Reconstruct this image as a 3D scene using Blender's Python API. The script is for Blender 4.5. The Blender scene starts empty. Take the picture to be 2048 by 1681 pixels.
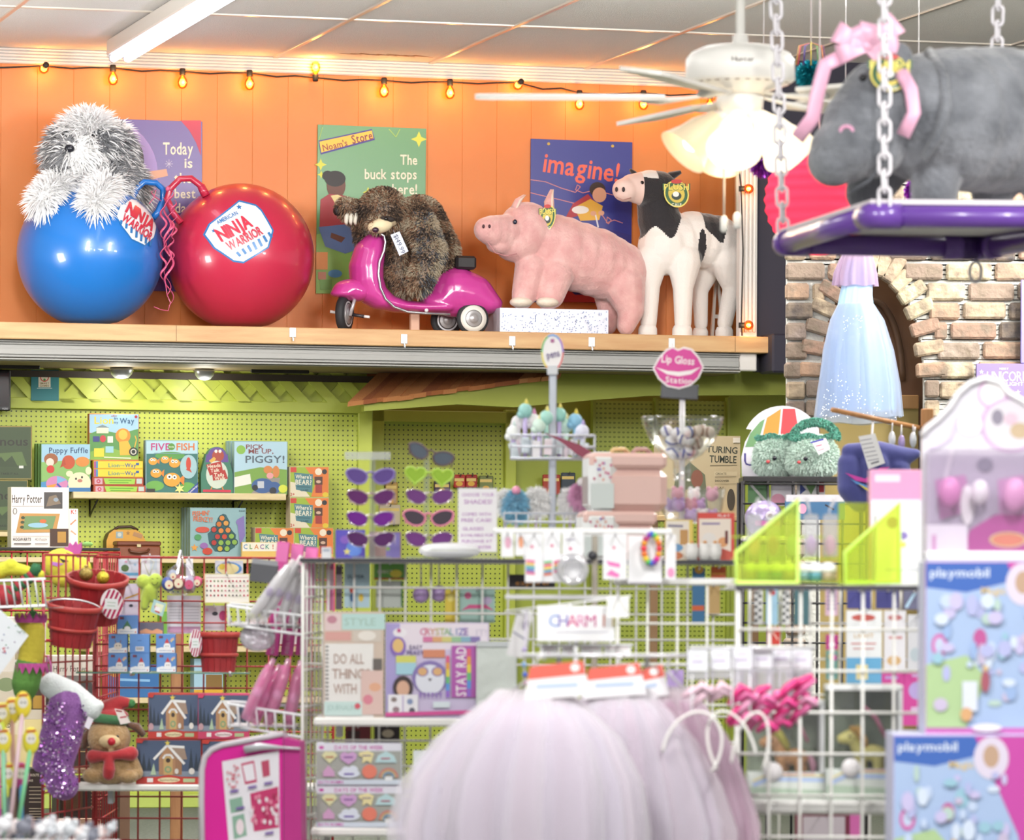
import bpy, bmesh, math, random
from mathutils import Vector, Matrix
R = random.Random(7)
SC = bpy.context.scene
COL = SC.collection
# ---------------------------------------------------------------- camera
F, CX, HY, CAMZ, ROLL = 9000.0,1024.0,1150.0,1.2,0.005
AL = math.radians(15.4)            # the back wall recedes to the right by this angle
cam = bpy.data.cameras.new('camera'); camo = bpy.data.objects.new('camera', cam); COL.objects.link(camo)
cam.sensor_fit = 'HORIZONTAL'; cam.sensor_width = 36.0; cam.lens = F/2048*36.0
cam.shift_y = (HY - 840.5)/2048; cam.clip_end = 200
camo.matrix_world = Matrix.Translation((0,0, CAMZ)) @ Matrix.Rotation(math.pi/2,4, 'X') @ Matrix.Rotation(ROLL,4, 'Z')
cam.dof.use_dof = True; cam.dof.focus_distance = 20.6; cam.dof.aperture_fstop = 5.6
SC.camera = camo
# ---------------------------------------------------------------- world, lights, exposure
SC.view_settings.view_transform = 'Standard'; SC.view_settings.look = 'None'
SC.view_settings.exposure = 1.0; SC.view_settings.gamma = 1.0; SC.view_settings.use_curve_mapping = False
w = bpy.data.worlds.new('daylight'); SC.world = w; w.use_nodes = True
w.node_tree.nodes['Background'].inputs[0].default_value = (1.0,0.985,0.97,1)
w.node_tree.nodes['Background'].inputs[1].default_value = 0.32
def area(name, loc, sx, sy, power, col=(1,1,1), rot=(0,0,0)):
    l = bpy.data.lights.new(name, 'AREA'); l.shape = 'RECTANGLE'; l.size = sx; l.size_y = sy; l.energy = power; l.color = col
    o = bpy.data.objects.new(name, l); o.location = loc; o.rotation_euler = rot; COL.objects.link(o); return o
for lx, ly, pw in ((-1.9,18.5,38),(0.45,18.9,40),(2.9,15.6,70),(-2.2,13.5,40),(2.8,10.2,40),(-1.2,8,62),(1.2,7.5,62)):  # the third lamp is added fill to brighten the brick wall
    # bare ceiling strips: they shine down, forward and up
    area('strip_and_fill_light',(lx, ly,3.68),0.3,1.3, pw*.5,(1,.98,.95))
    area('strip_and_fill_light',(lx, ly + .1,3.68),0.3,1.3, pw,(1,.98,.95),(1.15,0,0))
    area('strip_and_fill_light',(lx, ly,3.70),0.3,1.3, pw*.4,(1,.98,.95),(math.pi,0,0))
for lx in (-1.7,0.7,3.0): area('strip_and_fill_light',(lx,15.6,3.34),1.3,0.3,48,(1,.98,.96),(math.pi - .42,0,0))    # added fill lamps above the view, throwing light up to brighten the ceiling
def ceiling_fill(loc, aim, power):  # unseen fill lamp, added at the sides to brighten the ceiling
    o = area('added_ceiling_fill', loc,.5,.5, power,(1,.97,.94)); o.rotation_euler = (Vector(aim) - Vector(loc)).to_track_quat('-Z', 'Y').to_euler()
ceiling_fill((-3.5,20.6,2.5),(-.6,21.4,4.2),16); ceiling_fill((2.95,17.4,3.0),(.9,20.8,4.3),30)
# ---------------------------------------------------------------- pixels to places
cr, sr = math.cos(ROLL), math.sin(ROLL)
def ray(px, py):
    a, b = (px - CX)/F,(HY - py)/F
    return Vector((a*cr - b*sr,1.0, a*sr + b*cr))
CAMP = Vector((0,0, CAMZ))
def P(px, py, D): return CAMP + ray(px, py)*D
class Fr:
    """a local frame: x along the thing's front, y away from the viewer, z up"""
    def __init__(s, px, py, D, yaw=0.0, z=None):
        s.o = P(px, py, D); s.yaw = yaw; s.c, s.s = math.cos(yaw), math.sin(yaw); s.k = D/F; s.D = D
        if z is not None: s.o.z = z
    def L(s, px, py, d=0.0):
        r = ray(px, py); n = Vector((-s.s, s.c,0))
        t = ((s.o - CAMP).dot(n) + d)/r.dot(n)
        q = CAMP + r*t - s.o
        return Vector((q.x*s.c + q.y*s.s, d, q.z))
    def G(s, v):
        return Vector((s.o.x + v[0]*s.c - v[1]*s.s, s.o.y + v[0]*s.s + v[1]*s.c, s.o.z + v[2]))
def S(scale): return F/scale     # distance at which one metre spans `scale` pixels
WALL = Fr(400,1150,23.08, AL)
def WD(px, off=0.0): return (WALL.G(WALL.L(px,900,-off))).y   # distance of the wall (or a plane `off` before it) at a column
# ---------------------------------------------------------------- materials
def lin(h, f=1.0):
    h = h.lstrip('#'); o = []
    for i in (0,2,4):
        v = int(h[i:i + 2],16)/255
        o.append(min(1.0, f*(v/12.92 if v <= .04045 else ((v + .055)/1.055) ** 2.4)))
    return (*o,1.0)
AF = 0.78
MC = {}
def mt(c, r=.5, m=0.0, e=0.0, coat=0.0, sheen=0.0, bump=None, var=None, stretch=None, sss=0.0, tr=0.0):
    """a surface: colour, roughness, metalness,...; bump=(scale, strength), var=(scale, second colour)"""
    key = (c, r, m, e, coat, sheen, bump, var, stretch, sss, tr)
    if key in MC: return MC[key]
    M = bpy.data.materials.new('mat_' + c.strip('#')); M.use_nodes = True; N = M.node_tree.nodes; K = M.node_tree.links
    b = N['Principled BSDF']; b.inputs['Base Color'].default_value = lin(c, AF); b.inputs['Roughness'].default_value = r
    b.inputs['Metallic'].default_value = m
    if coat: b.inputs['Coat Weight'].default_value = coat; b.inputs['Coat Roughness'].default_value = .06
    if sheen: b.inputs['Sheen Weight'].default_value = sheen; b.inputs['Sheen Roughness'].default_value = .5
    if e: b.inputs['Emission Color'].default_value = lin(c); b.inputs['Emission Strength'].default_value = e
    if tr: b.inputs['Transmission Weight'].default_value = tr
    if bump or var:
        tc = N.new('ShaderNodeTexCoord'); mp = N.new('ShaderNodeMapping'); K.new(tc.outputs['Object'], mp.inputs[0])
        if stretch: mp.inputs['Scale'].default_value = stretch
    if var:
        n = N.new('ShaderNodeTexNoise'); n.inputs['Scale'].default_value = var[0]; n.inputs['Detail'].default_value = 5
        K.new(mp.outputs[0], n.inputs['Vector'])
        rp = N.new('ShaderNodeValToRGB'); rp.color_ramp.elements[0].position = .35; rp.color_ramp.elements[1].position = .68
        rp.color_ramp.elements[0].color = lin(c, AF); rp.color_ramp.elements[1].color = lin(var[1], AF)
        K.new(n.outputs['Fac'], rp.inputs[0]); K.new(rp.outputs[0], b.inputs['Base Color'])
    if bump:
        n2 = N.new('ShaderNodeTexNoise'); n2.inputs['Scale'].default_value = bump[0]; n2.inputs['Detail'].default_value = 4
        K.new(mp.outputs[0], n2.inputs['Vector'])
        bp = N.new('ShaderNodeBump'); bp.inputs['Strength'].default_value = bump[1]; bp.inputs['Distance'].default_value = .01
        K.new(n2.outputs['Fac'], bp.inputs['Height']); K.new(bp.outputs[0], b.inputs['Normal'])
    MC[key] = M; return M
def clear(c='#ffffff', gloss=.12, solid=0.0, r=.08):
    """clear or tinted plastic and glass: what lies behind shows through, tinted"""
    key = ('clear', c, gloss, solid, r)
    if key in MC: return MC[key]
    M = bpy.data.materials.new('clear_' + c.strip('#')); M.use_nodes = True; N = M.node_tree.nodes; K = M.node_tree.links
    N.remove(N['Principled BSDF']); out = N['Material Output']
    t = N.new('ShaderNodeBsdfTransparent'); t.inputs[0].default_value = lin(c)
    g = N.new('ShaderNodeBsdfGlossy'); g.inputs['Roughness'].default_value = r
    mx = N.new('ShaderNodeMixShader'); fr = N.new('ShaderNodeLayerWeight'); fr.inputs[0].default_value = .25
    ma = N.new('ShaderNodeMath'); ma.operation = 'MULTIPLY_ADD'; ma.inputs[1].default_value = .6; ma.inputs[2].default_value = gloss
    K.new(fr.outputs['Facing'], ma.inputs[0]); K.new(ma.outputs[0], mx.inputs[0]); K.new(t.outputs[0], mx.inputs[1]); K.new(g.outputs[0], mx.inputs[2])
    last = mx
    if solid:
        d = N.new('ShaderNodeBsdfDiffuse'); d.inputs[0].default_value = lin(c,.9)
        d2 = N.new('ShaderNodeBsdfTranslucent'); d2.inputs[0].default_value = lin(c,.9)
        m3 = N.new('ShaderNodeMixShader'); m3.inputs[0].default_value = .5; K.new(d.outputs[0], m3.inputs[1]); K.new(d2.outputs[0], m3.inputs[2])
        m2 = N.new('ShaderNodeMixShader'); m2.inputs[0].default_value = solid
        K.new(mx.outputs[0], m2.inputs[1]); K.new(m3.outputs[0], m2.inputs[2]); last = m2
    K.new(last.outputs[0], out.inputs[0]); MC[key] = M; return M
def M_(m): return mt(m) if isinstance(m, str) else m
# ---------------------------------------------------------------- glyphs
GL = {}
def load_glyphs():
    chars = sorted(set('ABCDEFGHIJKLMNOPQRSTUVWXYZabcdefghijklmnopqrstuvwxyz0123456789!?$.,+\'&:/-#'))
    os_ = []
    for b in (0,1):
        for ch in chars:
            c = bpy.data.curves.new('glyph', 'FONT'); c.body = ch; c.resolution_u = 2; c.offset = .016 if b else 0.0
            o = bpy.data.objects.new('glyph', c); COL.objects.link(o); os_.append((ch, b, o, c))
    bpy.context.view_layer.update(); dg = bpy.context.evaluated_depsgraph_get()
    for ch, b, o, c in os_:
        me = bpy.data.meshes.new_from_object(o.evaluated_get(dg))
        vs = [(v.co.x, v.co.y) for v in me.vertices]; fs = [tuple(p.vertices) for p in me.polygons]
        x0 = min((v[0] for v in vs), default=0); x1 = max((v[0] for v in vs), default=.3)
        GL[ch, b] = ([((x - x0)/.7, y/.7) for x, y in vs], fs,(x1 - x0)/.7)
        bpy.data.meshes.remove(me)
    for ch, b, o, c in os_: bpy.data.objects.remove(o); bpy.data.curves.remove(c)
load_glyphs()
# ---------------------------------------------------------------- mesh builder
def rotm(ax, deg): return Matrix.Rotation(math.radians(deg),3, ax)
class MB:
    def __init__(s): s.v = []; s.f = []; s.m = []; s.sm = []; s.ms = []
    def mi(s, m):
        m = M_(m)
        if m not in s.ms: s.ms.append(m)
        return s.ms.index(m)
    def add(s, vs, fs, m, smooth=False):
        b = len(s.v); i = s.mi(m); s.v += [tuple(v) for v in vs]
        for f in fs: s.f.append(tuple(b + k for k in f)); s.m.append(i); s.sm.append(smooth)
    def box(s, c, d, m, bev=0.0, rot=None):
        h = [x/2 for x in d]; b = min(bev, *[x*.49 for x in h]); vs = []; fs = []
        if b <= 0:
            vs = [Vector((x*h[0], y*h[1], z*h[2])) for x in (-1,1) for y in (-1,1) for z in (-1,1)]
            fs = [(0,1,3,2),(4,6,7,5),(0,4,5,1),(2,3,7,6),(0,2,6,4),(1,5,7,3)]
        else:
            idx = {}
            for x in (-1,1):
                for y in (-1,1):
                    for z in (-1,1):
                        for a in range(3):
                            p = [x*h[0], y*h[1], z*h[2]]; sg = (x, y, z)
                            for q in range(3):
                                if q != a: p[q] -= sg[q]*b
                            idx[x, y, z, a] = len(vs); vs.append(Vector(p))
            I = lambda sg, a: idx[sg[0], sg[1], sg[2], a]
            for a in range(3):
                u, v = [q for q in range(3) if q != a]
                for sa in (-1,1):
                    f = []
                    for su, sv in ((-1,-1),(1,-1),(1,1),(-1,1)):
                        g = [0,0,0]; g[a] = sa; g[u] = su; g[v] = sv; f.append(I(g, a))
                    fs.append(tuple(f))
                for su in (-1,1):
                    for sv in (-1,1):
                        g0 = [0,0,0]; g1 = [0,0,0]; g0[a] = -1; g1[a] = 1
                        g0[u] = g1[u] = su; g0[v] = g1[v] = sv
                        fs.append((I(g0, u), I(g1, u), I(g1, v), I(g0, v)))
            for x in (-1,1):
                for y in (-1,1):
                    for z in (-1,1): fs.append(tuple(idx[x, y, z, a] for a in range(3)))
        if rot is not None: vs = [rot @ v for v in vs]
        s.add([v + Vector(c) for v in vs], fs, m)
    def tube(s, pts, r, m, n=8, closed=False, caps=True, smooth=True, flat=None):
        pts = [Vector(p) for p in pts]; N = len(pts); rs = r if isinstance(r,(list, tuple)) else [r]*N
        vs = []; fs = []; up = None
        for i, p in enumerate(pts):
            if closed: t = pts[(i + 1) % N] - pts[i - 1]
            else: t = pts[min(i + 1, N - 1)] - pts[max(i - 1,0)]
            t = t.normalized() if t.length > 1e-9 else Vector((0,0,1))
            if up is None: up = Vector((0,1,0)) if abs(t.y) < .9 else Vector((1,0,0))
            a = (up - t*up.dot(t)); a = a.normalized() if a.length > 1e-6 else t.orthogonal().normalized()
            up = a; b = t.cross(a)
            for k in range(n):
                q = 2*math.pi*(k + .5)/n
                vs.append(p + a*(rs[i]*math.cos(q)) + b*(rs[i]*math.sin(q)*(flat or 1)))
        for i in range(N if closed else N - 1):
            j = (i + 1) % N
            for k in range(n): fs.append((i*n + k, i*n + (k + 1) % n, j*n + (k + 1) % n, j*n + k))
        if caps and not closed: fs.append(tuple(range(n))[::-1]); fs.append(tuple((N - 1)*n + k for k in range(n)))
        s.add(vs, fs, m, smooth)
    def lathe(s, prof, m, n=24, c=(0,0,0), rot=None, sy=1.0, smooth=True, cap=True):
        vs = []; fs = []
        for r, z in prof:
            for k in range(n):
                q = 2*math.pi*k/n; v = Vector((r*math.cos(q), r*math.sin(q)*sy, z)); vs.append((rot @ v if rot else v) + Vector(c))
        for i in range(len(prof) - 1):
            for k in range(n): fs.append((i*n + k, i*n + (k + 1) % n,(i + 1)*n + (k + 1) % n,(i + 1)*n + k))
        if cap:
            if prof[0][0] > 1e-6: fs.append(tuple(range(n))[::-1])
            if prof[-1][0] > 1e-6: fs.append(tuple((len(prof) - 1)*n + k for k in range(n)))
        s.add(vs, fs, m, smooth)
    def ball(s, c, r, m, seg=16, ring=10, rot=None):
        r = (r, r, r) if not isinstance(r,(tuple, list, Vector)) else r; vs = []; fs = []
        for i in range(1, ring):
            a = math.pi*i/ring
            for k in range(seg):
                q = 2*math.pi*k/seg; vs.append(Vector((r[0]*math.sin(a)*math.cos(q), r[1]*math.sin(a)*math.sin(q), r[2]*math.cos(a))))
        t, b = len(vs), len(vs) + 1; vs += [Vector((0,0, r[2])), Vector((0,0,-r[2]))]
        for i in range(ring - 2):
            for k in range(seg): fs.append((i*seg + k,(i + 1)*seg + k,(i + 1)*seg + (k + 1) % seg, i*seg + (k + 1) % seg))
        for k in range(seg): fs.append((t, k,(k + 1) % seg)); fs.append((b,(ring - 2)*seg + (k + 1) % seg,(ring - 2)*seg + k))
        s.add([(rot @ v if rot else v) + Vector(c) for v in vs], fs, m, True)
    def slab(s, pts, y0, y1, m, mside=None):
        """an outline in the x-z plane given a thickness from y0 (front) to y1"""
        n = len(pts); vs = [(p[0], y0, p[-1]) for p in pts] + [(p[0], y1, p[-1]) for p in pts]
        s.add(vs,[tuple(range(n)), tuple(range(2*n - 1, n - 1,-1))], m)
        s.add(vs,[(k,(k + 1) % n, n + (k + 1) % n, n + k) for k in range(n)], mside or m)
    def flat(s, pts, m): s.add(pts,[tuple(range(len(pts)))], m)
    def text(s, t, org, h, m, width=None, rot=0.0, bold=1, fn=None, sx=1.0, gap=.1):
        """letters in the plane given by fn(x, z) -> point; centred on org"""
        ws = []; x = 0; mi = s.mi(m)
        for ch in t:
            if ch == ' ': x += .45; ws.append(None); continue
            ws.append(x); x += GL[ch, bold][2] + gap
        x -= gap; k = h; kx = (width/x) if width else h*sx
        cq, sq = math.cos(rot), math.sin(rot)
        for ch, x0 in zip(t, ws):
            if x0 is None: continue
            vs, fs, _ = GL[ch, bold]; b = len(s.v)
            for vx, vy in vs:
                a, c = (vx + x0 - x/2)*kx,(vy - .5)*k
                s.v.append(tuple(fn(org[0] + a*cq - c*sq, org[1] + a*sq + c*cq)))
            for f in fs: s.f.append(tuple(b + q for q in f)); s.m.append(mi); s.sm.append(False)
    def mesh(s, name, norm=True):
        me = bpy.data.meshes.new(name); me.from_pydata(s.v,[], s.f)
        for m in s.ms: me.materials.append(m)
        me.polygons.foreach_set('material_index', s.m); me.polygons.foreach_set('use_smooth', s.sm)
        if norm:
            bm = bmesh.new(); bm.from_mesh(me); bmesh.ops.recalc_face_normals(bm, faces=bm.faces); bm.to_mesh(me); bm.free()
        me.update(); return me
    def build(s, name, parent=None, loc=(0,0,0), rz=0.0, norm=True): return link(name, s.mesh(name, norm), parent, loc, rz)
def link(name, me, parent=None, loc=(0,0,0), rz=0.0):
    o = bpy.data.objects.new(name, me); COL.objects.link(o); o.location = loc; o.rotation_euler = (0,0, rz)
    if parent: o.parent = parent
    return o
def tag(o, label, cat, group=None, kind=None):
    o['label'] = label; o['category'] = cat
    if group: o['group'] = group
    if kind: o['kind'] = kind
    return o
def struct(o): o['kind'] = 'structure'; return o
def empty(name, fr, label, cat, group=None):
    o = bpy.data.objects.new(name, None); COL.objects.link(o); o.location = fr.o; o.rotation_euler = (0,0, fr.yaw); o.empty_display_size = .05
    return tag(o, label, cat, group)
def dup(root, loc, rz=None, label=None, group=None):
    """a copy of a thing with copies of its parts and sub-parts"""
    r = root.copy(); COL.objects.link(r); r.location = loc
    if rz is not None: r.rotation_euler = (0,0, rz)
    if label: r['label'] = label
    if group: r['group'] = group
    for ch in list(root.children):
        c = ch.copy(); COL.objects.link(c); c.parent = r
        for g in list(ch.children): d = g.copy(); COL.objects.link(d); d.parent = c
    return r
# ---------------------------------------------------------------- printed artwork on a flat face
def art(mb, fr, items, d0=0.0, eps=.00018):
    """shapes printed on the face at depth d0 of a frame; coordinates run over the face"""
    for i, it in enumerate(items):
        d = d0 - eps*(i + 1); L = lambda x, y: fr.L(x, y, d); k = it[0]
        if k == 'r': _, x0, y0, x1, y1, c = it; mb.flat([L(x0, y1), L(x1, y1), L(x1, y0), L(x0, y0)], c)
        elif k == 'e':
            _, x, y, rx, ry, c = it; n = 20
            mb.flat([L(x + rx*math.cos(2*math.pi*q/n), y + ry*math.sin(2*math.pi*q/n)) for q in range(n)], c)
        elif k == 'p': mb.flat([L(*p) for p in it[1]], it[2])
        elif k == 's':
            _, x, y, r, n, c = it
            mb.flat([L(x + (r if q % 2 == 0 else r*.42)*math.sin(math.pi*q/n), y - (r if q % 2 == 0 else r*.42)*math.cos(math.pi*q/n)) for q in range(2*n)], c)
        elif k == 'l':
            _, pts, wd, c = it
            for (xa, ya),(xb, yb) in zip(pts, pts[1:]):
                l = math.hypot(xb - xa, yb - ya) or 1; nx, ny = (ya - yb)/l*wd/2,(xb - xa)/l*wd/2
                mb.flat([L(xa + nx, ya + ny), L(xb + nx, yb + ny), L(xb - nx, yb - ny), L(xa - nx, ya - ny)], c)
        elif k == 't':
            _, t, x, y, h, c = it[:6]; o = it[6] if len(it) > 6 else {}
            mb.text(t,(x,-y), h, c, o.get('w'), math.radians(o.get('rot',0)), o.get('b',1), lambda a, b: L(a,-b), o.get('sx',.95), o.get('gap',.1))
def carton(name, label, cat, rect, D, dep, side, items=(), front=None, yaw=AL, group=None, z=None, bev=.0015, roll=0.0, top=None, flag='printed_front'):
    """a box of card standing with its front face over the given rectangle at distance D"""
    x0, y0, x1, y1 = rect; fr = Fr((x0 + x1)/2, y1, D, yaw, z)
    a = fr.L(x0,(y0 + y1)/2).x; b = fr.L(x1,(y0 + y1)/2).x; h = fr.L((x0 + x1)/2, y0).z
    mb = MB(); mb.box(((a + b)/2, dep/2, h/2),(b - a, dep, h), side, bev)
    o = mb.build(name, None, fr.o, yaw); tag(o, label, cat, group)
    its = ([('r', x0 + .6, y0 + .6, x1 - .6, y1 - .6, front)] if front else []) + list(items)
    if its:
        m2 = MB(); art(m2, fr, its,-.0002); m2.build(flag, o, norm=False)
    if roll: o.rotation_euler = (0, roll, yaw)
    o['top'] = fr.o.z + h; return o
# ---------------------------------------------------------------- soft toys: one continuous skin
def blob(name, fr, prims, vox, smooth=6, mats=None, colour=None, parent=None, shade=True):
    """melts balls ('b') and tapering limbs ('c') into one continuous skin; px coordinates over the frame, depth in px too"""
    mb = MB(); k = fr.k
    for p in prims:
        if p[0] == 'b':
            _, x, y, d, rx, ry, rz = p[:7]; rt = rotm('Y', p[7]) if len(p) > 7 else None
            mb.ball(fr.L(x, y, d*k),(rx*k, ry*k, rz*k), '#888888',20,12, rt)
        elif p[0] == 'k':      # ellipsoids melting from one to the next
            for a, b in zip(p[1], p[1][1:]):
                for q in range(7): v = [a[i] + (b[i] - a[i])*q/6 for i in range(6)]; mb.ball(fr.L(v[0], v[1], v[2]*k),(v[3]*k, v[4]*k, v[5]*k), '#888888',20,12)
        else:
            pts = p[1]
            for (xa, ya, da, ra),(xb, yb, db, rb) in zip(pts, pts[1:]):
                n = max(2, int(math.dist((xa, ya, da),(xb, yb, db))/(min(ra, rb)*.35)))
                for q in range(n + 1):
                    t = q/n; mb.ball(fr.L(xa + (xb - xa)*t, ya + (yb - ya)*t,(da + (db - da)*t)*k),(ra + (rb - ra)*t)*k, '#888888',14,10)
    o = mb.build(name, norm=False); o.data.materials.clear()
    m = o.modifiers.new('r', 'REMESH'); m.mode = 'VOXEL'; m.voxel_size = vox*k; m.use_smooth_shade = True
    if smooth: s = o.modifiers.new('s', 'SMOOTH'); s.iterations = smooth; s.factor = .5
    bpy.context.view_layer.update(); me = bpy.data.meshes.new_from_object(o.evaluated_get(bpy.context.evaluated_depsgraph_get()))
    old = o.data; o.modifiers.clear(); o.data = me; bpy.data.meshes.remove(old); me.name = name
    me.materials.clear()
    for c in mats: me.materials.append(M_(c))
    me.polygons.foreach_set('use_smooth',[True]*len(me.polygons))
    if colour:
        idx = []
        for p in me.polygons: c = p.center; idx.append(colour(c.x/k,-c.z/k, c.y/k))    # px offsets from the frame's origin
        me.polygons.foreach_set('material_index', idx)
    me.update()
    o.parent = parent
    if not parent: o.location = fr.o; o.rotation_euler = (0,0, fr.yaw)
    return o
def fur(name, skin, n, length, width, mats, pick, parent, droop=.35, seed=1, jitter=.5, where=None):
    """single hairs rooted all over a skin: pick(x, z, y) gives (material index, length factor)"""
    rr = random.Random(seed); me = skin.data; ps = me.polygons; mb = MB()
    for m in mats: mb.mi(m)
    acc = []; t = 0
    for p in ps: t += p.area; acc.append(t)
    import bisect
    for _ in range(n):
        p = ps[min(bisect.bisect(acc, rr.random()*t), len(ps) - 1)]
        vs = [me.vertices[i].co for i in p.vertices]; a, b = rr.random(), rr.random()
        c = vs[0].lerp(vs[1], a).lerp(vs[-1].lerp(vs[2 if len(vs) > 3 else -1], a), b); nn = p.normal
        if nn.y > .55: continue
        pk = pick(c)
        if pk is None: continue
        mi, lf = pk
        dr = (nn + Vector((rr.gauss(0, jitter), rr.gauss(0, jitter), rr.gauss(0, jitter)))*.6).normalized()
        ln = length*lf*rr.uniform(.6,1.15); side = dr.cross(Vector((rr.gauss(0,.3),1, rr.gauss(0,.3)))).normalized()*width*.5
        p1 = c + dr*ln*.5 + Vector((0,0,-droop*ln*.15)); p2 = c + dr*ln*.9 + Vector((0,0,-droop*ln*.6))
        b0 = len(mb.v); mb.v += [tuple(c - side), tuple(c + side), tuple(p1 + side*.8), tuple(p1 - side*.8), tuple(p2)]
        mb.f += [(b0, b0 + 1, b0 + 2, b0 + 3),(b0 + 3, b0 + 2, b0 + 4)]; mb.m += [mi, mi]; mb.sm += [True, True]
    return mb.build(name, parent, norm=False)
def grid(name, label, fr, rect, nx, ny, r, m, group=None, cat='grid panel', foot=None, parts=()):
    """a welded wire panel over a rectangle: frame rods and crossing rods; foot = height to which its uprights run down"""
    x0, y0, x1, y1 = rect; mb = MB()
    a = fr.L(x0, y0); b = fr.L(x1, y0); zt = a.z; zb = fr.L(x0, y1).z if foot is None else foot - fr.o.z
    ys = fr.L(x0, y0 + (y1 - y0)).z
    step = (zt - fr.L(x0, y0 + (y1 - y0)/ny).z)
    for i in range(nx + 1):
        x = a.x + (b.x - a.x)*i/nx; rr_ = r*(1.5 if i in (0, nx) else 1)
        mb.tube([(x,0, zb),(x,0, zt)], rr_, m,8)
    z = zt; i = 0
    while z > zb - 1e-4:
        mb.tube([(a.x,-r*1.6, z),(b.x,-r*1.6, z)], r*(1.4 if i == 0 else 1), m,8); z -= step; i += 1
    o = mb.build(name, None, fr.o, fr.yaw, norm=False); return tag(o, label, cat, group)
# ================================================================ THE ROOM
def pegboard(c, hole='#3c4a10', rad=.17, slot=1.0):
    M = bpy.data.materials.new('pegboard'); M.use_nodes = True; N = M.node_tree.nodes; K = M.node_tree.links; b = N['Principled BSDF']
    b.inputs['Roughness'].default_value = .42
    tc = N.new('ShaderNodeTexCoord'); sp = N.new('ShaderNodeSeparateXYZ'); K.new(tc.outputs['Object'], sp.inputs[0]); o = []
    for ax, st in (('X', slot),('Z',1.0)):
        m = N.new('ShaderNodeMath'); m.operation = 'MULTIPLY'; m.inputs[1].default_value = 1/(.0254*(1.0 if ax == 'X' else 1.0)); K.new(sp.outputs[ax], m.inputs[0])
        f = N.new('ShaderNodeMath'); f.operation = 'FRACT'; K.new(m.outputs[0], f.inputs[0])
        s = N.new('ShaderNodeMath'); s.operation = 'SUBTRACT'; s.inputs[1].default_value = .5; K.new(f.outputs[0], s.inputs[0])
        q = N.new('ShaderNodeMath'); q.operation = 'DIVIDE'; q.inputs[1].default_value = st; K.new(s.outputs[0], q.inputs[0])
        q2 = N.new('ShaderNodeMath'); q2.operation = 'POWER'; q2.inputs[1].default_value = 2; ab = N.new('ShaderNodeMath'); ab.operation = 'ABSOLUTE'
        K.new(q.outputs[0], ab.inputs[0]); K.new(ab.outputs[0], q2.inputs[0]); o.append(q2)
    ad = N.new('ShaderNodeMath'); ad.operation = 'ADD'; K.new(o[0].outputs[0], ad.inputs[0]); K.new(o[1].outputs[0], ad.inputs[1])
    lt = N.new('ShaderNodeMath'); lt.operation = 'LESS_THAN'; lt.inputs[1].default_value = rad*rad; K.new(ad.outputs[0], lt.inputs[0])
    mx = N.new('ShaderNodeMix'); mx.data_type = 'RGBA'; K.new(lt.outputs[0], mx.inputs[0]); mx.inputs[6].default_value = lin(c, AF); mx.inputs[7].default_value = lin(hole, AF)
    K.new(mx.outputs[2], b.inputs['Base Color']); return M
U = lambda px, off=0.0, py=700: WALL.L(px, py,-off).x
Z = lambda px, py, off=0.0: WALL.L(px, py,-off).z
def wbox(mb, px0, px1, z0, z1, off0, off1, m, bev=0.0):
    """a box in the wall's frame between two columns (measured at its front, off1), two local heights and two distances off the wall"""
    a, b = U(px0, off1), U(px1, off1); mb.box(((a + b)/2,-(off0 + off1)/2,(z0 + z1)/2),(b - a, abs(off1 - off0), z1 - z0), m, bev)
WO = WALL.o
ZC = Z(600,117)                    # ceiling, heights relative to the wall frame's origin
ZL = Z(600,655.5,.85)             # ledge top
ZB = Z(600,689,.85); ZF = Z(600,731,.85)
LEDGE = WO.z + ZL
# floor
mb = MB(); mb.box((2,12,-.05),(30,34,.1), mt('#6e7468',.85, bump=(160,.5), var=(60, '#858b80')))
struct(mb.build('floor'))
# ceiling: mineral tiles lying in a metal grid
tile = mt('#fbf9f7',.95, bump=(240,.55), var=(300, '#ebe8e4'))
mb = MB(); a, b = U(-950), U(3300)
mb.box(((a + b)/2,-7, ZC + .03),(b - a,14.4,.06), tile)
struct(mb.build('ceiling', None, WO, AL))
bar = mt('#e6dccf',.28,.35)
mb = MB()
for i in range(-4,11):
    x = U(548 + 310*i,0,112); mb.box((x,-5.5, ZC - .003),(.024,11,.012), bar,.002)
s0 = None
for py in (47,):
    r = ray(945, py); q = CAMP + r*((WO.z + ZC - CAMZ)/r.z) - WO; off = q.x*WALL.s - q.y*WALL.c; s0 = off
for k in range(1,7): mb.box(((a + b)/2,-s0*k, ZC - .003),(b - a,.024,.011), bar,.002)
struct(mb.build('ceiling_grid', None, WO, AL))
mb = MB()      # a brown water stain drawn in thin rings under one tile
for q in range(9):
    x0 = U(690 + q*18,.42,105); mb.flat([(x0,-.28 - .02*(q % 3), ZC - .0008),(x0 + .13,-.25 - .03*(q % 2), ZC - .0008),(x0 + .12,-.265 - .03*(q % 2), ZC - .0008),(x0 + .01,-.30 - .02*(q % 3), ZC - .0008)], mt('#a9886f',.95))
struct(mb.build('ceiling_stain', None, WO, AL))
# orange boarded wall above the ledge
org = mt('#e0833a',.5, var=(2.2, '#e58c45'))
mb = MB(); x = U(-900); xe = U(1500); zt = ZC + .01; z0 = ZF - .03; wd = .186
mb.box(((x + xe)/2,.03,(zt + z0)/2),(xe - x,.03, zt - z0), mt('#dd8236',.7))
while x < xe:
    mb.box((x + wd/2,.008,(zt + z0)/2),(wd - .0003,.02, zt - z0), org,.0012); x += wd
struct(mb.build('wall_back', None, WO, AL))
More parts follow.
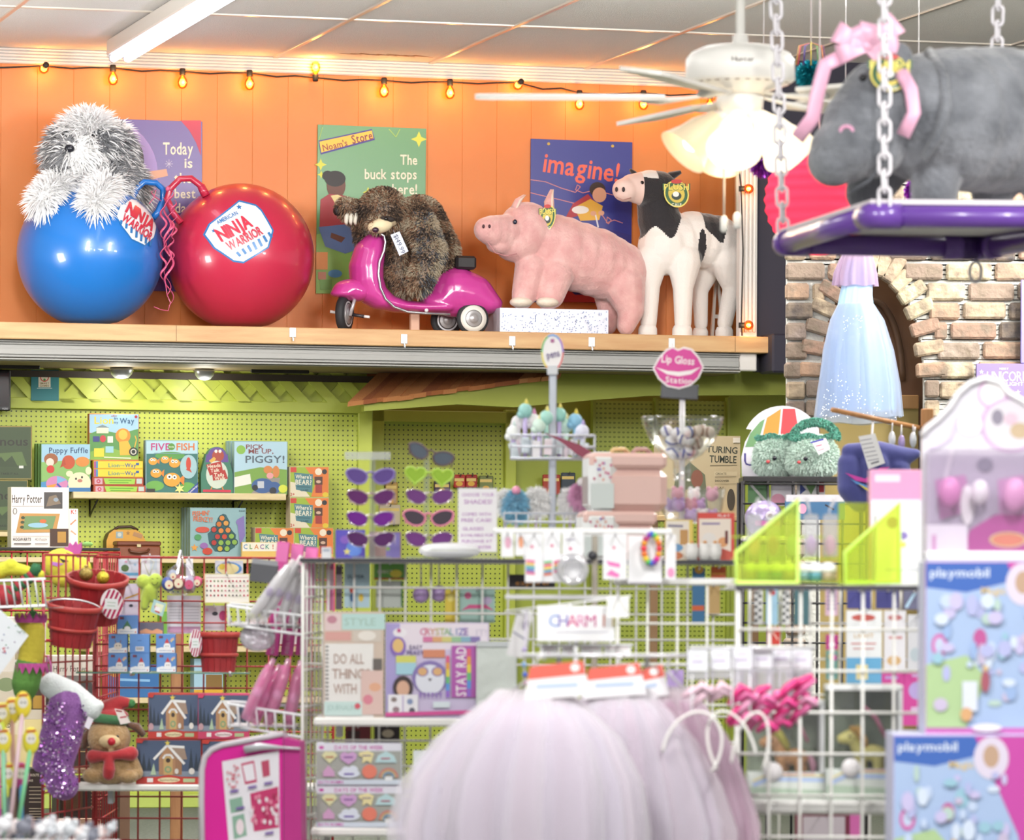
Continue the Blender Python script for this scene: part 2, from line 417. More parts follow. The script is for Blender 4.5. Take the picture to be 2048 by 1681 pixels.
# white fluted crown moulding
mb = MB(); a, b = U(-900), U(1490); wt = mt('#e9e3dd',.4)
z1 = Z(600,117); z0 = Z(600,148)
mb.box(((a + b)/2,-.012,(z0 + z1)/2),(b - a,.022, z1 - z0), wt)
for i in range(5):
    z = z0 + (z1 - z0)*(i + .5)/5; mb.box(((a + b)/2,-.028, z),(b - a,.018,(z1 - z0)/7), wt,.003)
struct(mb.build('trim_1', None, WO, AL))
# white door-casing post at the ledge's right end, navy wall beyond it
mb = MB(); za = Z(1495,190,.7); zb = Z(1495,742,.8)
wbox(mb,1479,1514, zb, za + .5,.70,.76, wt,.004)
for q in range(4): wbox(mb,1482 + q*8,1487 + q*8, zb + .2, za + .5,.76,.775, wt,.003)
wbox(mb,1479,1514, zb, Z(1495,700,.8),.76,.80, wt,.006)
struct(mb.build('trim_2', None, WO, AL))
nv = mt('#2c2838',.7)
mb = MB(); wbox(mb,1513,3300, zb, ZC,.64,.70, nv); wbox(mb,1545,1590, Z(1560,746,.9), Z(1560,668,.9),.7,.92, nv,.01); struct(mb.build('wall_right', None, WO, AL))
# lime green wall under the ledge
GREEN = '#c3cf4e'; gm = mt(GREEN,.45); peg = pegboard(GREEN, '#39440f')
zfl = -WO.z
mb = MB(); wbox(mb,-900,734, Z(400,1600), Z(400,640),-.02,0, peg); struct(mb.build('wall_lower', None, WO, AL))
mb = MB(); wbox(mb,-900,734, Z(400,803), Z(400,700),0,.005, gm)
for i in range(-5,15):       # two crossing layers of lattice slats
    for sgn, off in ((-1,.012),(1,.026)):
        x0 = 12 + 59*i; x1 = x0 + 66*sgn; hw = 13
        if not (-180 < min(x0, x1) and max(x0, x1) < 730): continue
        pts = [WALL.L(x0 - hw,735,-off), WALL.L(x0 + hw,735,-off), WALL.L(x1 + hw,806,-off), WALL.L(x1 - hw,806,-off)]
        mb.slab([(p.x, p.z) for p in pts],-off - .006,-off + .009, gm)
struct(mb.build('wall_lattice', None, WO, AL))
mb = MB()
wbox(mb,-900,734, Z(400,823), Z(400,801),0,.032, gm,.003)
wbox(mb,718,746, Z(730,1600), Z(730,812),-.3,.03, gm,.004)
wbox(mb,-900,746, zfl, Z(400,1588),0,.06, mt('#c6d868',.5),.004)
wbox(mb,-900,1580, ZF - .045, ZF - .012,.0,.05, mt('#33291c',.6))
struct(mb.build('trim_3', None, WO, AL))
# recessed bay to the right: framed pegboard door, plain panel, slotted metal back panels
mb = MB()
wbox(mb,690,3300, zfl, ZF,-.62,-.58, mt('#b2c048',.5))
struct(mb.build('wall_bay', None, WO, AL))
mb = MB()
wbox(mb,770,1012, Z(880,1580,-.5), Z(880,846,-.5),-.56,-.54, peg)
for x0, x1, za_, zb_ in ((745,770,1590,818),(1012,1034,1590,818)): wbox(mb, x0, x1, Z(880, za_,-.5), Z(880, zb_,-.5),-.56,-.50, gm,.004)
wbox(mb,745,1034, Z(880,846,-.5), Z(880,822,-.5),-.56,-.50, gm,.004)
struct(mb.build('door_1', None, WO, AL))
slot = pegboard('#b4c14a', '#7d8c26',.2,1.6)
mb = MB()
for x0, x1 in ((1192,1313),(1317,1457)):
    wbox(mb, x0, x1, zfl + .02, Z(x0,800,-.4),-.46,-.45, slot)
for x in (1190,1315,1459): wbox(mb, x - 3, x + 3, zfl, Z(x,795,-.4),-.47,-.42, mt('#a3b03c',.4))
wbox(mb,1461,1600, zfl, Z(1500,752,-.4),-.46,-.44, mt('#a9b83c',.5))
struct(mb.build('wall_panel', None, WO, AL))
# playhouse canopy: olive eave board and shake roof
t = empty('playhouse_canopy', WALL, 'little shake-roofed canopy with an olive green eave board under the right part of the ledge', 'canopy')
mb = MB(); ol = mt('#9aa233',.55)
pts = [WALL.L(x, y,-.42) for x, y in ((728,799),(900,776),(1075,752),(1190,742),(1578,742),(1578,790),(1300,792),(1190,800),(1030,815),(915,809),(728,823))]
mb.slab([(p.x, p.z) for p in pts],-.42,-.36, ol); mb.build('eave_board', t)
mb = MB()
for i in range(17):
    f = i/16; x = 697 + 385*f + R.uniform(-3,3); yb = 806 - 52*f + R.uniform(-2,3); wv = 30 + R.uniform(-5,5)
    p0 = WALL.L(x, yb,-.46); p1 = WALL.L(x + wv, yb - wv*.13,-.46); q1 = WALL.L(x + wv + 58, yb - 62,-.12); q0 = WALL.L(x + 60, yb - 58,-.12)
    c = R.choice(['#d08a52', '#b86f3d', '#dd9a62', '#c47c48', '#a9623a']); m = mt(c,.8, bump=(40,.4), stretch=(8,1,1)); th = Vector((0,.012,-.022))
    vs = [p0, p1, q1, q0] + [v + th for v in (p0, p1, q1, q0)]
    mb.add(vs,[(0,1,2,3),(7,6,5,4),(0,4,5,1),(1,5,6,2),(2,6,7,3),(3,7,4,0)], m)
mb.build('shake_roof', t)
# ---------------------------------------------------------------- the display ledge
t = empty('display_ledge', WALL, 'long wooden display ledge with a grey fluted fascia below the orange wall', 'ledge')
wood = mt('#d9b07c',.5, var=(3.0, '#c89866'), stretch=(1,8,9), bump=(30,.08))
mb = MB(); wbox(mb,-900,1541, ZB, ZL,0,.85, wood,.004)
for px in (352,1470): wbox(mb, px, px + 1.2, ZB + .004, ZL - .002,.85,.8508, mt('#8f6a42'))
mb.build('shelf_board', t)
mb = MB(); gy = mt('#a7a6a2',.55)
a, b = U(-900,.82), U(1480,.82)
mb.box(((a + b)/2,-.785,(ZB + ZF)/2),(b - a,.03, ZB - ZF), gy)
for z, h, d in ((.92,.05,.02),(.80,.03,.012),(.45,.28,.010),(.2,.05,.018),(.08,.08,.03)):
    mb.box(((a + b)/2,-.80 - d/2, ZF + (ZB - ZF)*z),(b - a, d + .004,(ZB - ZF)*h), gy,.002)
mb.build('fascia', t)
mb = MB(); mb.box(((a + b)/2,-.40, ZF + .012),(b - a,.80,.02), mt('#8d7a58',.7)); mb.build('soffit', t)
mb = MB()
for px in (20,560): mb.box((U(px,.4,738),-.40, ZF - .012),(.30,.02,.018), mt('#1c1712'),.003)
mb.build('soffit_bracket', t)
for px, sz in ((243,23),(409,20)):
    f = Fr(px,740, WD(px,.25), AL, WO.z + ZF + .002); k = f.k
    mb = MB(); mb.lathe([(sz*k,0),(sz*k,-.012),(sz*k*.92,-.03),(sz*k*.6,-.05),(0,-.056)], mt('#b9bcc0',.3,.6),24,(0,0,-.003)); o = mb.build('can_light', None, f.o, AL)
    tag(o, 'silver dome light under the ledge, ' + ('the left one, right of the teal card' if px < 300 else 'the right one, above the fish game'), 'light', 'dome lights under the ledge')
    l = bpy.data.lights.new('can_light', 'POINT'); l.energy = 1.7; l.color = (1,.97,.9); l.shadow_soft_size = .05; lo = bpy.data.objects.new('can_light', l); COL.objects.link(lo); lo.location = f.o + Vector((0,0,-.10))
# adhesive hooks along the ledge edge
wh = mt('#f2f2f4',.35)
for i,(px, py) in enumerate(((585,667),(808,680),(1024,684),(1183,686),(1343,688))):
    f = Fr(px, py, WD(px,.8515), AL); k = f.k; mb = MB()
    mb.box((0,-.004,.004),(13*k,.007,19*k), wh,.003); mb.tube([(0,-.008,0),(0,-.010,-14*k),(0,-.020,-15*k),(0,-.022,-10*k)],.0035, wh,8)
    o = mb.build('adhesive_hook', None, f.o, AL)
    tag(o, 'white adhesive hook on the ledge edge ' + ['under the green poster', 'under the scooter', 'right of the scooter, left of the oval sign', 'under the pig, right of the oval sign', 'above the pink lips sign'][i], 'hook', 'adhesive hooks on the ledge edge')
# ---------------------------------------------------------------- string lights
f = WALL; t = empty('string_lights', WALL, 'string of warm round bulbs on a black cord along the top of the orange wall', 'string lights')
bulbs = [(88,137,0),(226,158,-1),(365,165,-1),(499,168,-1),(631,135,1),(768,183,-1),(900,186,-1),(1036,170,0),(1159,208,-1),(1287,208,-1),(1420,212,-1)]
cord = []
for i,(x, y, s) in enumerate(bulbs):
    yy = {0: y - 5,-1: y - 22,1: y + 20}[s]; cord.append((x, yy))
    if i < len(bulbs) - 1: nx = bulbs[i + 1]; ny = {0: nx[1] - 5,-1: nx[1] - 22,1: nx[1] + 20}[nx[2]]; cord.append(((x + nx[0])/2 - 12,(yy + ny)/2 + 3)); cord.append(((x + nx[0])/2 + 25,(yy + ny)/2 + 1))
cord = [(-700,118),(-120,140)] + cord + [(1470,200)]
blk = mt('#2a211b',.6)
mb = MB(); mb.tube([WALL.L(x, y,-.055) for x, y in cord],.0042, blk,6); mb.build('cord', t)
gl = clear('#ffb24a',.08); core = mt('#ffca62', e=26.0)
def bulb(p, s, par, rad=.0255):
    dz = {0: .0,-1: -1.0,1: 1.0}[s]; mb = MB()
    prof = [(0,-.034),(.014,-.031),(.0245,-.018),(.0275,0),(.023,.018),(.0135,.031),(.012,.04)]
    rt = rotm('X',180) if dz > 0 else (rotm('X',80) if dz == 0 else None)
    mb.lathe([(r_*.95, z*.95) for r_, z in prof], gl,16, rot=rt); mb.ball((0,0,0),(.016,.016,.019), core,10,8, rot=rt)
    o = mb.build('bulb', par, p)
    m2 = MB(); m2.lathe([(.013,.036),(.016,.04),(.016,.066),(.012,.072)], blk,12, rot=rt); m2.build('socket', o)
    l = bpy.data.lights.new('bulb_light', 'POINT'); l.energy = 0.75; l.color = (1,.55,.16); l.shadow_soft_size = .03
    lo = bpy.data.objects.new('bulb_light', l); COL.objects.link(lo); lo.location = WALL.G(Vector(p) + Vector((0,-.035,0))) if par is t else par.matrix_world @ Vector(p)
for x, y, s in bulbs: bulb(WALL.L(x, y,-.055), s, t)
t2 = empty('string_lights', WALL, 'end of a bulb string hanging down the white post beside the calf', 'string lights')
p0 = [WALL.L(x, y,-.80) for x, y in ((1478,340),(1482,372),(1486,500),(1483,640),(1484,672))]
mb = MB(); mb.tube(p0,.004, blk,6); mb.build('cord', t2)
for x, y in ((1497,378),(1497,651)):
    p = WALL.L(x, y,-.84); mb = MB(); mb.ball((0,0,0),.026, gl,14,10); mb.ball((0,0,0),.011, core,10,8); o = mb.build('bulb', t2, p)
    m2 = MB(); m2.tube([(-.022,0,0),(-.05,.01,.0)],.014, blk,10); m2.build('socket', o)
    l = bpy.data.lights.new('bulb_light', 'POINT'); l.energy = 0.4; l.color = (1,.6,.22); l.shadow_soft_size = .03
    lo = bpy.data.objects.new('bulb_light', l); COL.objects.link(lo); lo.location = WALL.G(p + Vector((0,-.04,0)))
# ---------------------------------------------------------------- fluorescent fixture
t = empty('fluorescent_fixture', WALL, 'white ceiling strip light with two glowing fluorescent tubes', 'ceiling light')
xf = U(236,.55,100)
mb = MB(); mb.box((xf,-2.3, ZC - .05),(.135,3.4,.075), mt('#ddd8d0',.4),.006)
mb.box((xf,-.59, ZC - .075),(.12,.02,.05), mt('#e4e0da',.4),.004); mb.build('housing', t)
for dx in (-.036,.036):
    mb = MB(); mb.tube([(xf + dx,-.62, ZC - .105),(xf + dx,-3.9, ZC - .105)],.019, mt('#f4f0ff', e=3.2),14); o = mb.build('tube', t)
    m2 = MB(); m2.tube([(xf + dx,-.598, ZC - .105),(xf + dx,-.625, ZC - .105)],.0195, mt('#d9d4e8',.4),14); m2.build('end_cap', o)
# ---------------------------------------------------------------- posters
def poster(name, label, rect, bg, items, skew=0.0):
    x0, y0, x1, y1 = rect; fr = Fr((x0 + x1)/2, y1, WD((x0 + x1)/2,.016), AL); a = fr.L(x0, y1).x; b = fr.L(x1, y1).x; h = fr.L((x0 + x1)/2, y0).z
    mb = MB(); mb.box(((a + b)/2,.004, h/2),(b - a,.008, h), bg,.001); o = mb.build(name, None, fr.o, AL); tag(o, label, 'poster')
    m2 = MB(); art(m2, fr, items,-.0002); m2.build('print', o, norm=False); o.rotation_euler = (0, skew, AL); return o
cream = '#f3ecd2'; skin1 = '#e0a98a'; skin2 = '#6b4030'
lob = lambda cx, cy, r, a0, a1, n=16: [(cx + r*math.cos(math.radians(a0 + (a1 - a0)*q/n)), cy + r*math.sin(math.radians(a0 + (a1 - a0)*q/n))) for q in range(n + 1)]
poster('wall_poster', 'purple poster reading Today is the best day behind the two hopper balls',(188,240,403,582), mt('#5d4296',.35),[
    ('p',[(188,240),(222,240)] + lob(200,350,116,-70,85) + [(188,470)], '#a891cf'),
    ('p',[(361,241),(402,241),(402,312),(392,285),(378,260)], '#c8425c'),
    ('e',262,320,26,40, '#2c1c1a'),('p',[(270,330),(284,345),(333,338),(336,352),(290,362),(262,420),(240,420),(240,345)], skin1),
    ('p',[(225,372),(285,360),(272,470),(215,470)], '#8f78b0'),
    ('t', 'Today',356,297,24, cream, {'w': 60}),('t', 'is',377,326,19, cream, {'w': 16}),('t', 'the',366,356,20, cream, {'w': 36}),('t', 'best',370,387,19, cream, {'w': 42}),('t', 'day',368,416,19, cream, {'w': 36}),
    ('l',[(330,328),(346,328)],1, '#d8cfe8'),('l',[(338,319),(338,337)],1, '#d8cfe8'),('l',[(332,322),(344,334)],1, '#d8cfe8'),('l',[(344,322),(332,334)],1, '#d8cfe8')])
poster('wall_poster', 'green poster of a seated child reading The buck stops here',(632,253,849,588), mt('#5f9b63',.35),[
    ('p',[(632,470),(700,455),(760,480),(849,470),(849,588),(632,588)], '#86b454'),
    ('s',640,330,12,4, '#d9df4a'),('s',836,278,16,4, '#d9df4a'),('s',735,385,11,4, '#d9df4a'),('s',641,350,8,4, '#d9df4a'),
    ('l',[(635,285),(643,255)],1.5, '#9fc463'),('l',[(776,258),(790,274),(798,258)],2, '#9fc463'),
    ('p',[(635,282),(742,258),(748,280),(640,310)], '#4a3f93'),('p',[(637,284),(742,261),(745,277),(641,306)], '#f0c94a'),
    ('t', "Noam's",668,291,13, '#a04a3a', {'w': 50, 'rot': 13}),('t', 'Store',722,275,17, '#8c3a4c', {'w': 42, 'rot': 14}),
    ('t', 'The',816,319,20, cream, {'w': 34}),('t', 'buck stops',780,348,20, cream, {'w': 104}),('t', 'here!',808,378,20, cream, {'w': 50}),
    ('e',671,372,19,26, skin2),('e',669,358,21,16, '#1f1715'),('e',654,352,11,10, '#1f1715'),
    ('p',[(640,400),(658,388),(690,392),(712,420),(708,468),(660,474),(638,458)], '#a83a42'),('p',[(660,392),(672,412),(684,394),(674,390)], '#efe2a0'),
    ('p',[(636,455),(700,448),(724,470),(712,500),(690,508),(650,494)], '#5b77a8'),('p',[(662,466),(690,476),(682,486),(660,476)], skin2),
    ('r',632,505,655,540, '#d98a3a'),('e',670,548,14,8, '#4d8fc0'),('r',636,545,652,560, '#b77a5a'),('r',640,560,664,580, '#6fa24c')],0.006)
poster('wall_poster', 'blue poster of a child on a scooter reading imagine behind the pig',(1059,281,1262,605), mt('#333a92',.35),[
    ('p',[(1059,605),(1059,470),(1140,440),(1262,470),(1262,605)], '#2f2f86'),
    ('t', 'imagine!',1162,335,38, '#ee6a52', {'w': 152, 'rot': -8}),
    ('l',[(1060,360),(1090,364),(1120,376),(1150,385),(1160,374),(1154,370),(1150,380),(1165,386),(1190,380),(1225,390)],1.6, '#d88a8a'),
    ('l',[(1060,386),(1085,392),(1120,400),(1180,415),(1205,432),(1216,448),(1222,440),(1214,434),(1212,446),(1228,440),(1245,446)],1.6, '#d88a8a'),
    ('e',1194,379,16,15, '#3a241c'),('e',1198,390,14,15, skin1),('p',[(1128,440),(1145,408),(1175,388),(1190,405),(1180,425)], '#b23440'),
    ('p',[(1148,415),(1180,398),(1205,412),(1198,440),(1160,442)], '#e8b440'),('e',1160,420,17,8, '#f2efe8'),('l',[(1190,428),(1196,455)],3, '#e8e8ee'),('e',1186,427,6,5, skin1),('e',1202,426,6,5, skin1),
    ('p',[(1115,560),(1150,590),(1198,590),(1198,605),(1110,605)], '#d0414a'),('e',1096,288,3,3, '#c7a94a'),('e',1224,292,3,3, '#c7a94a')],0.004)
# ================================================================ TOYS ON THE LEDGE
def wrap(o, fn, cuts=3):
    bm = bmesh.new(); bm.from_mesh(o.data); bmesh.ops.triangulate(bm, faces=bm.faces)
    for lim, c in ((.05,5),(.02, cuts)): bmesh.ops.subdivide_edges(bm, edges=[e for e in bm.edges if e.calc_length() > lim], cuts=c, use_grid_fill=True); bmesh.ops.triangulate(bm, faces=bm.faces)
    for v in bm.verts: v.co = fn(v.co)
    bm.to_mesh(o.data); bm.free()
lrp = lambda a, b, t: a + (b - a)*t
def hopper(px, r, colour, label, loop, decal, off=.48):
    f = Fr(px,650, WD(px, off), AL, LEDGE); k = f.k; rr_ = r*k; mat = mt(colour,.28, coat=.35)
    t = empty('hopper_ball', f, label, 'hopper ball', 'hopper balls on the ledge')
    mb = MB(); mb.lathe([(rr_*math.sin(math.pi*i/40), rr_ - rr_*math.cos(math.pi*i/40)*(1 if i > 4 else .985)) for i in range(41)], mat,56); mb.build('ball', t)
    mb = MB(); mb.tube([f.L(x, y, d*k) for x, y, d in loop],6.6*k, mat,12); mb.tube([f.L(*loop[0][:2], loop[0][2]*k), f.L(*loop[1][:2], loop[1][2]*k)],8.5*k, mat,12); mb.build('handle', t)
    pts, rot, nj, wr, am, st = decal
    mb = MB(); red = mt('#d2334c',.35); blu = mt('#2f78b8',.35); wh_ = mt('#eef0f4',.35)
    big = [(lrp(sum(p[0] for p in pts)/len(pts), p[0],1.06), lrp(sum(p[1] for p in pts)/len(pts), p[1],1.06)) for p in pts]
    its = [('p', big, blu),('p', pts, wh_)] + st + [('t', 'NINJA', nj[0] - .9, nj[1],27, red, {'w': 68, 'rot': rot}),('t', 'NINJA', nj[0] + .9, nj[1] + .5,27, red, {'w': 68, 'rot': rot}),('t', 'WARRIOR', wr[0], wr[1] + .6,18, red, {'w': 74, 'rot': rot}),('t', 'WARRIOR', wr[0], wr[1],18, red, {'w': 74, 'rot': rot}),('t', 'AMERICAN', am[0], am[1],8, blu, {'w': 44, 'rot': rot})]
    art(mb, f, its,0,.0007); o = mb.build('emblem', t, norm=False)
    wrap(o, lambda c: Vector((c.x,-math.sqrt(max(1e-6,(rr_*1.001) ** 2 - c.x ** 2 - (c.z - rr_) ** 2)) + c.y, c.z)),3)
    return t
BLU = mt('#2f78b8',.35)
def stripes(x0, y0, dx, dy, sx, sy, n, c): return [('l',[(x0 + dx*i, y0 + dy*i),(x0 + dx*i + sx, y0 + dy*i + sy*(1 - abs(i - n/2)/n))],5, c) for i in range(n)]
hopper(179,146, '#1f78cf', 'big shiny blue hopper ball with a printed shield emblem',[(262,396,-20),(272,378,-20),(288,364,-18),(312,366,-12),(326,378,-8),(326,400,-6),(316,424,-10),(306,436,-14)],
    ([(222,420),(250,404),(277,406),(296,430),(302,457),(291,481),(268,498),(240,487),(221,462),(211,442)],-33,(266,439),(255,462),(284,416),
     [('s',232,414,5,5, BLU),('s',299,446,4,5, BLU)] + stripes(220,450,10.5,6.5,-2,16,7, BLU)))
hopper(481,147, '#c62a4a', 'big glossy red hopper ball with a printed shield emblem',[(412,392,-40),(402,372,-38),(382,357,-34),(360,358,-32),(340,378,-28),(334,398,-28),(346,426,-36),(362,446,-44)],
    ([(457,412),(487,421),(496,431),(515,471),(504,504),(457,533),(439,530),(405,504),(389,477),(399,457)],27,(441,465),(460,486),(430,444),
     [('s',404,470,5,5, BLU),('s',455,423,6,5, BLU)] + stripes(444,514,10.5,-6.5,7,16,7, BLU)))
# curling ribbon between the balls
f = Fr(332,650, WD(332,.72), AL, LEDGE); k = f.k; mb = MB(); pk = mt('#d8587f',.3, coat=.4)
for x, y0, y1, tw, a in ((335,372,590,7,7),(342,380,520,9,6),(327,396,560,8,6),(348,400,480,6,5),(338,440,612,5,9)):
    n = 46; mb.tube([f.L(x + a*math.sin(tw*2*math.pi*i/n*.5), y0 + (y1 - y0)*i/n, a*k*math.cos(tw*2*math.pi*i/n*.5)) for i in range(n + 1)],2.6*k, pk,6, flat=.25)
mb.tube([f.L(*p) for p in ((330,560),(334,590),(341,606),(336,622),(322,620),(308,614))],3.2*k, pk,6, flat=.3)
mb.tube([f.L(*p) for p in ((322,402),(308,392),(302,384),(312,380),(308,396),(298,408))],3*k, pk,6, flat=.3)
mb.ball(f.L(336,378),5*k, pk)
tag(mb.build('curling_ribbon', None, f.o, AL), 'pink curling ribbon tied to the red handle between the two balls', 'ribbon')
# ---------------------------------------------------------------- shaggy dog
f = Fr(180,650, WD(180,.48), AL, LEDGE); k = f.k; ox, oy = 180,650
t = empty('plush_dog', f, 'shaggy white and grey plush sheepdog with its paws over the blue ball', 'plush toy')
WHT, GRY = '#ffffff', '#8e9094'
body = blob('body', f,[('b',178,282,0,50,46,50),('b',152,303,-40,30,28,26),('c',[(196,330,15,46),(226,350,60,42),(250,382,112,36)]),
    ('c',[(150,352,10,30),(112,380,-42,27),(88,400,-72,22)]),('c',[(222,360,0,32),(200,392,-82,27),(190,410,-114,22)]),
    ('b',122,300,6,20,22,40),('b',232,300,10,22,24,48)],4.5,5,[WHT, GRY], lambda x, y, d: 0, t)
def pick(c):
    x, y = c.x/k + ox, oy - c.z/k - 8
    if y > 470: return None
    if y < 345 and (x > 206 or x < 126): return (1 if R.random() < (.72 if y > 250 else .15) else 0,.95)
    if 178 < x < 212 and 250 < y < 292: return (1,.45)
    if 118 < x < 140 and 256 < y < 280: return (1,.4)
    if x > 225 and y > 330: return (1 if R.random() < .6 else 0,.9)
    if y < 262: return (0,1.15)
    if math.hypot(x - 145, y - 297) < 22: return (0,.28)
    return (0,.8)
fur('fur', body,15000,42*k,3.2*k,[mt(WHT,.7, sheen=.3), mt(GRY,.75)], pick, t,.5,3)
mb = MB(); mb.ball(f.L(139,297,-72*k),(10*k,7*k,8*k), mt('#20222c',.25)); mb.build('nose', t)
for x, y in ((186,272),(128,272)):
    mb = MB(); mb.ball(f.L(x, y,-44*k),5*k, mt('#15161a',.1),12,8); mb.build('eye', t)
# ---------------------------------------------------------------- pink toy scooter
f = Fr(830,665, WD(830,.46), AL, LEDGE); k = f.k
t = empty('ride_on_scooter', f, 'glossy pink child-size ride-on scooter with whitewall rear wheels', 'scooter')
PK = mt('#d2449f',.22, coat=.6)
blob('body', f,[('k',[(746,484,0,25,36,18),(739,504,0,32,44,26),(732,535,0,35,47,30),(733,562,0,34,47,28),(742,586,0,33,46,24),(764,604,0,32,44,17),(798,613,0,34,42,13),(842,616,0,36,42,13),(884,615,0,36,42,14)]),
    ('k',[(852,606,0,13,34,20),(886,602,0,32,42,28),(912,585,0,52,50,51),(936,590,0,54,49,44),(966,608,0,40,44,23)])],2.2,8,[PK], parent=t)
blob('front_fender', f,[('k',[(690,588,-10,30,32,10),(703,580,-8,38,34,22),(716,584,-8,28,34,20)])],2.2,8,[PK], parent=t)
mb = MB(); mb.tube([f.L(x, y,-47*k) for x, y in ((736,465),(754,463),(768,472),(771,484),(768,502),(759,524),(757,548),(761,576),(771,598),(788,614),(815,624),(850,627),(900,629))],2.6*k, mt('#c9ccd2',.25,.8),8); mb.build('edge_trim', t)
mb = MB(); a = f.L(905,540); b = f.L(946,514); mb.box(((a.x + b.x)/2,0,(a.z + b.z)/2),(b.x - a.x,60*k, b.z - a.z), mt('#221d1f',.6),.012); mb.build('seat', t)
tyre = mt('#2a2b2e',.7)
def wheel(x, d, r, yaw, band, name='wheel'):
    c = f.L(x,640, d*k); c.z = r*k; rt = Matrix.Rotation(yaw,3, 'Z'); mb = MB(); n = 26
    mb.tube([c + rt @ Vector((r*.78*k*math.cos(2*math.pi*q/n),0, r*.78*k*math.sin(2*math.pi*q/n))) for q in range(n)], r*.22*k, tyre,10, closed=True, flat=1.35)
    rr2 = rt @ Matrix.Rotation(math.pi/2,3, 'X'); o = mb.build('tyre', t)
    m2 = MB(); m2.lathe([(r*.82*k,-8*k),(r*.82*k,9*k)], mt('#3a3a3c'),24, c, rr2)
    if band: m2.lathe([(r*.56*k,10.5*k),(r*.86*k,9.5*k),(r*.86*k,8*k)], mt('#efeae0',.5),28, c, rr2, cap=False)
    m2.lathe([(r*.58*k,9*k),(r*.50*k,11*k),(r*.34*k,9.5*k),(r*.3*k,11.5*k),(r*.14*k,12.5*k),(0,14*k)], mt('#b9b7b8',.35,.5),24, c, rr2)
    if not band: m2.lathe([(r*.6*k,9.6*k),(r*.7*k,9.6*k)], mt('#cfcfd2',.3),24, c, rr2, cap=False)
    m2.build('hub', o)
wheel(688,-8,37, math.radians(58), False); wheel(893,38,31,0.0, False); wheel(945,-36,31,0.0, True)
mb = MB(); c = f.L(690,630,-8*k); mb.tube([c + Vector((-.075,.01,.015)), c + Vector((-.04,.0,.01))],.008, mt('#e8e4e2',.4),8); mb.tube([c + Vector((.03,-.03,0)), c + Vector((.085,-.06,-.01))],.009, mt('#332c30',.4),8); mb.tube([c + Vector((.085,-.06,-.01)), c + Vector((.11,-.075,-.013))],.007, mt('#eee8e8',.4),8); mb.build('pedal_axle', t)
mb = MB(); mb.tube([f.L(712,590,-20*k), f.L(700,632,-24*k)],3.5*k, mt('#c9c4c8',.3,.4),8); mb.build('fork', t)
mb = MB(); a = f.L(820,628); b = f.L(838,628); mb.box(((a.x + b.x)/2,0, a.z/2),(b.x - a.x,14*k, a.z), mt('#d8a98e',.5),.004); mb.build('stand_leg', t)
mb = MB(); mb.ball(f.L(853,621,-43*k),4*k, mt('#f2eef0',.3)); mb.build('bolt', t)
mb = MB(); mb.tube([f.L(745,470,0), f.L(778,486,10*k)],5*k, mt('#2b2430',.4),8); mb.ball(f.L(776,500,-6*k),(8*k,8*k,14*k), mt('#3c2f5c',.3)); mb.build('handlebar', t)
# ---------------------------------------------------------------- sloth
fs = Fr(830,665, WD(830,.46), AL, LEDGE + (665 - 612)*k); f = fs; ox, oy = 830,612
f0 = Fr(830,665, WD(830,.46), AL, LEDGE)
t = empty('plush_sloth', f0, 'brown furry plush sloth with a price tag slumped over the pink scooter', 'plush toy')
BR, DK, CRM = '#8c7059', '#41342d', '#f0dfb8'
body = blob('body', f0,[('b',766,418,-22,46,42,42),('b',758,450,-56,24,18,15),('c',[(742,440,6,26),(706,422,0,22),(690,414,-6,18)]),
    ('c',[(828,428,-20,32),(850,470,-56,29),(862,502,-70,28),(846,545,-76,25),(838,566,-76,23)]),('c',[(840,440,20,48),(876,500,22,42),(884,545,16,33)]),
    ('c',[(800,470,6,40),(796,540,0,27),(812,578,-12,19)]),('c',[(735,470,10,26),(730,450,6,22)])],3.6,6,[BR, DK, CRM], lambda x, y, d: 2 if (math.hypot((x - (757 - 830))/26,(y - (453 - 665))/15) < 1 and d < -38) else (1 if R.random() < .3 else 0), t)
def pick(c):
    x, y, d = c.x/k + 830,665 - c.z/k, c.y/k
    if math.hypot((x - 757)/27,(y - 454)/15) < 1 and d < -36: return None
    if math.hypot((x - 776)/16,(y - 437)/7) < 1: return (1,.4)
    s = math.sin(x*.11 + 1.7) + math.sin(y*.13) + R.gauss(0,.9)
    if d < -24 and y > 425 and x > 815: return (2 if s > 0 else (3 if s > -1.2 else 1),.9)      # the near arm is greyer
    if d > 12 and y < 470: return (4 if s > -.5 else 0,.8)
    return (1 if s < -.8 else (2 if s > 1.0 else (4 if s > .4 else 0)),.8)
fur('fur', body,26000,13*k,2.0*k,[mt(BR,.8), mt(DK,.8), mt('#b3a48c',.8), mt('#5b5f66',.8), mt('#8a5f44',.8)], pick, t,.6,5,.6)
mb = MB(); mb.ball(f0.L(760,452,-62*k),(26*k,18*k,15*k), mt(CRM,.8, bump=(160,.2)),20,12, rotm('Y',-12)); mb.build('muzzle', t)
mb = MB(); mb.ball(f0.L(776,438,-72*k),(15*k,5*k,6*k), mt('#2c211e',.7),14,8, rotm('Y',6)); mb.build('eye_patch', t)
mb = MB(); mb.ball(f0.L(751,460,-81*k),(7*k,6*k,5.5*k), mt('#3a2436',.25)); mb.build('nose', t)
mb = MB(); mb.ball(f0.L(772,438,-77*k),(5*k,4*k,3.5*k), mt('#16100f',.1)); mb.build('eye', t)
for i in range(3):
    x = 692 + 9*i; mb = MB(); mb.tube([f0.L(x + 4,424,-14*k), f0.L(x + 1,434,-22*k), f0.L(x,444,-22*k), f0.L(x + 1,450,-18*k)],[4.4*k,4.6*k,4*k,2.4*k], mt('#e8e2d2',.5),8); mb.build('claw', t)
mb = MB(); mb.ball(f0.L(675,422,-6*k),(9*k,9*k,10*k), mt('#19161a',.6)); mb.build('paw_pad', t)
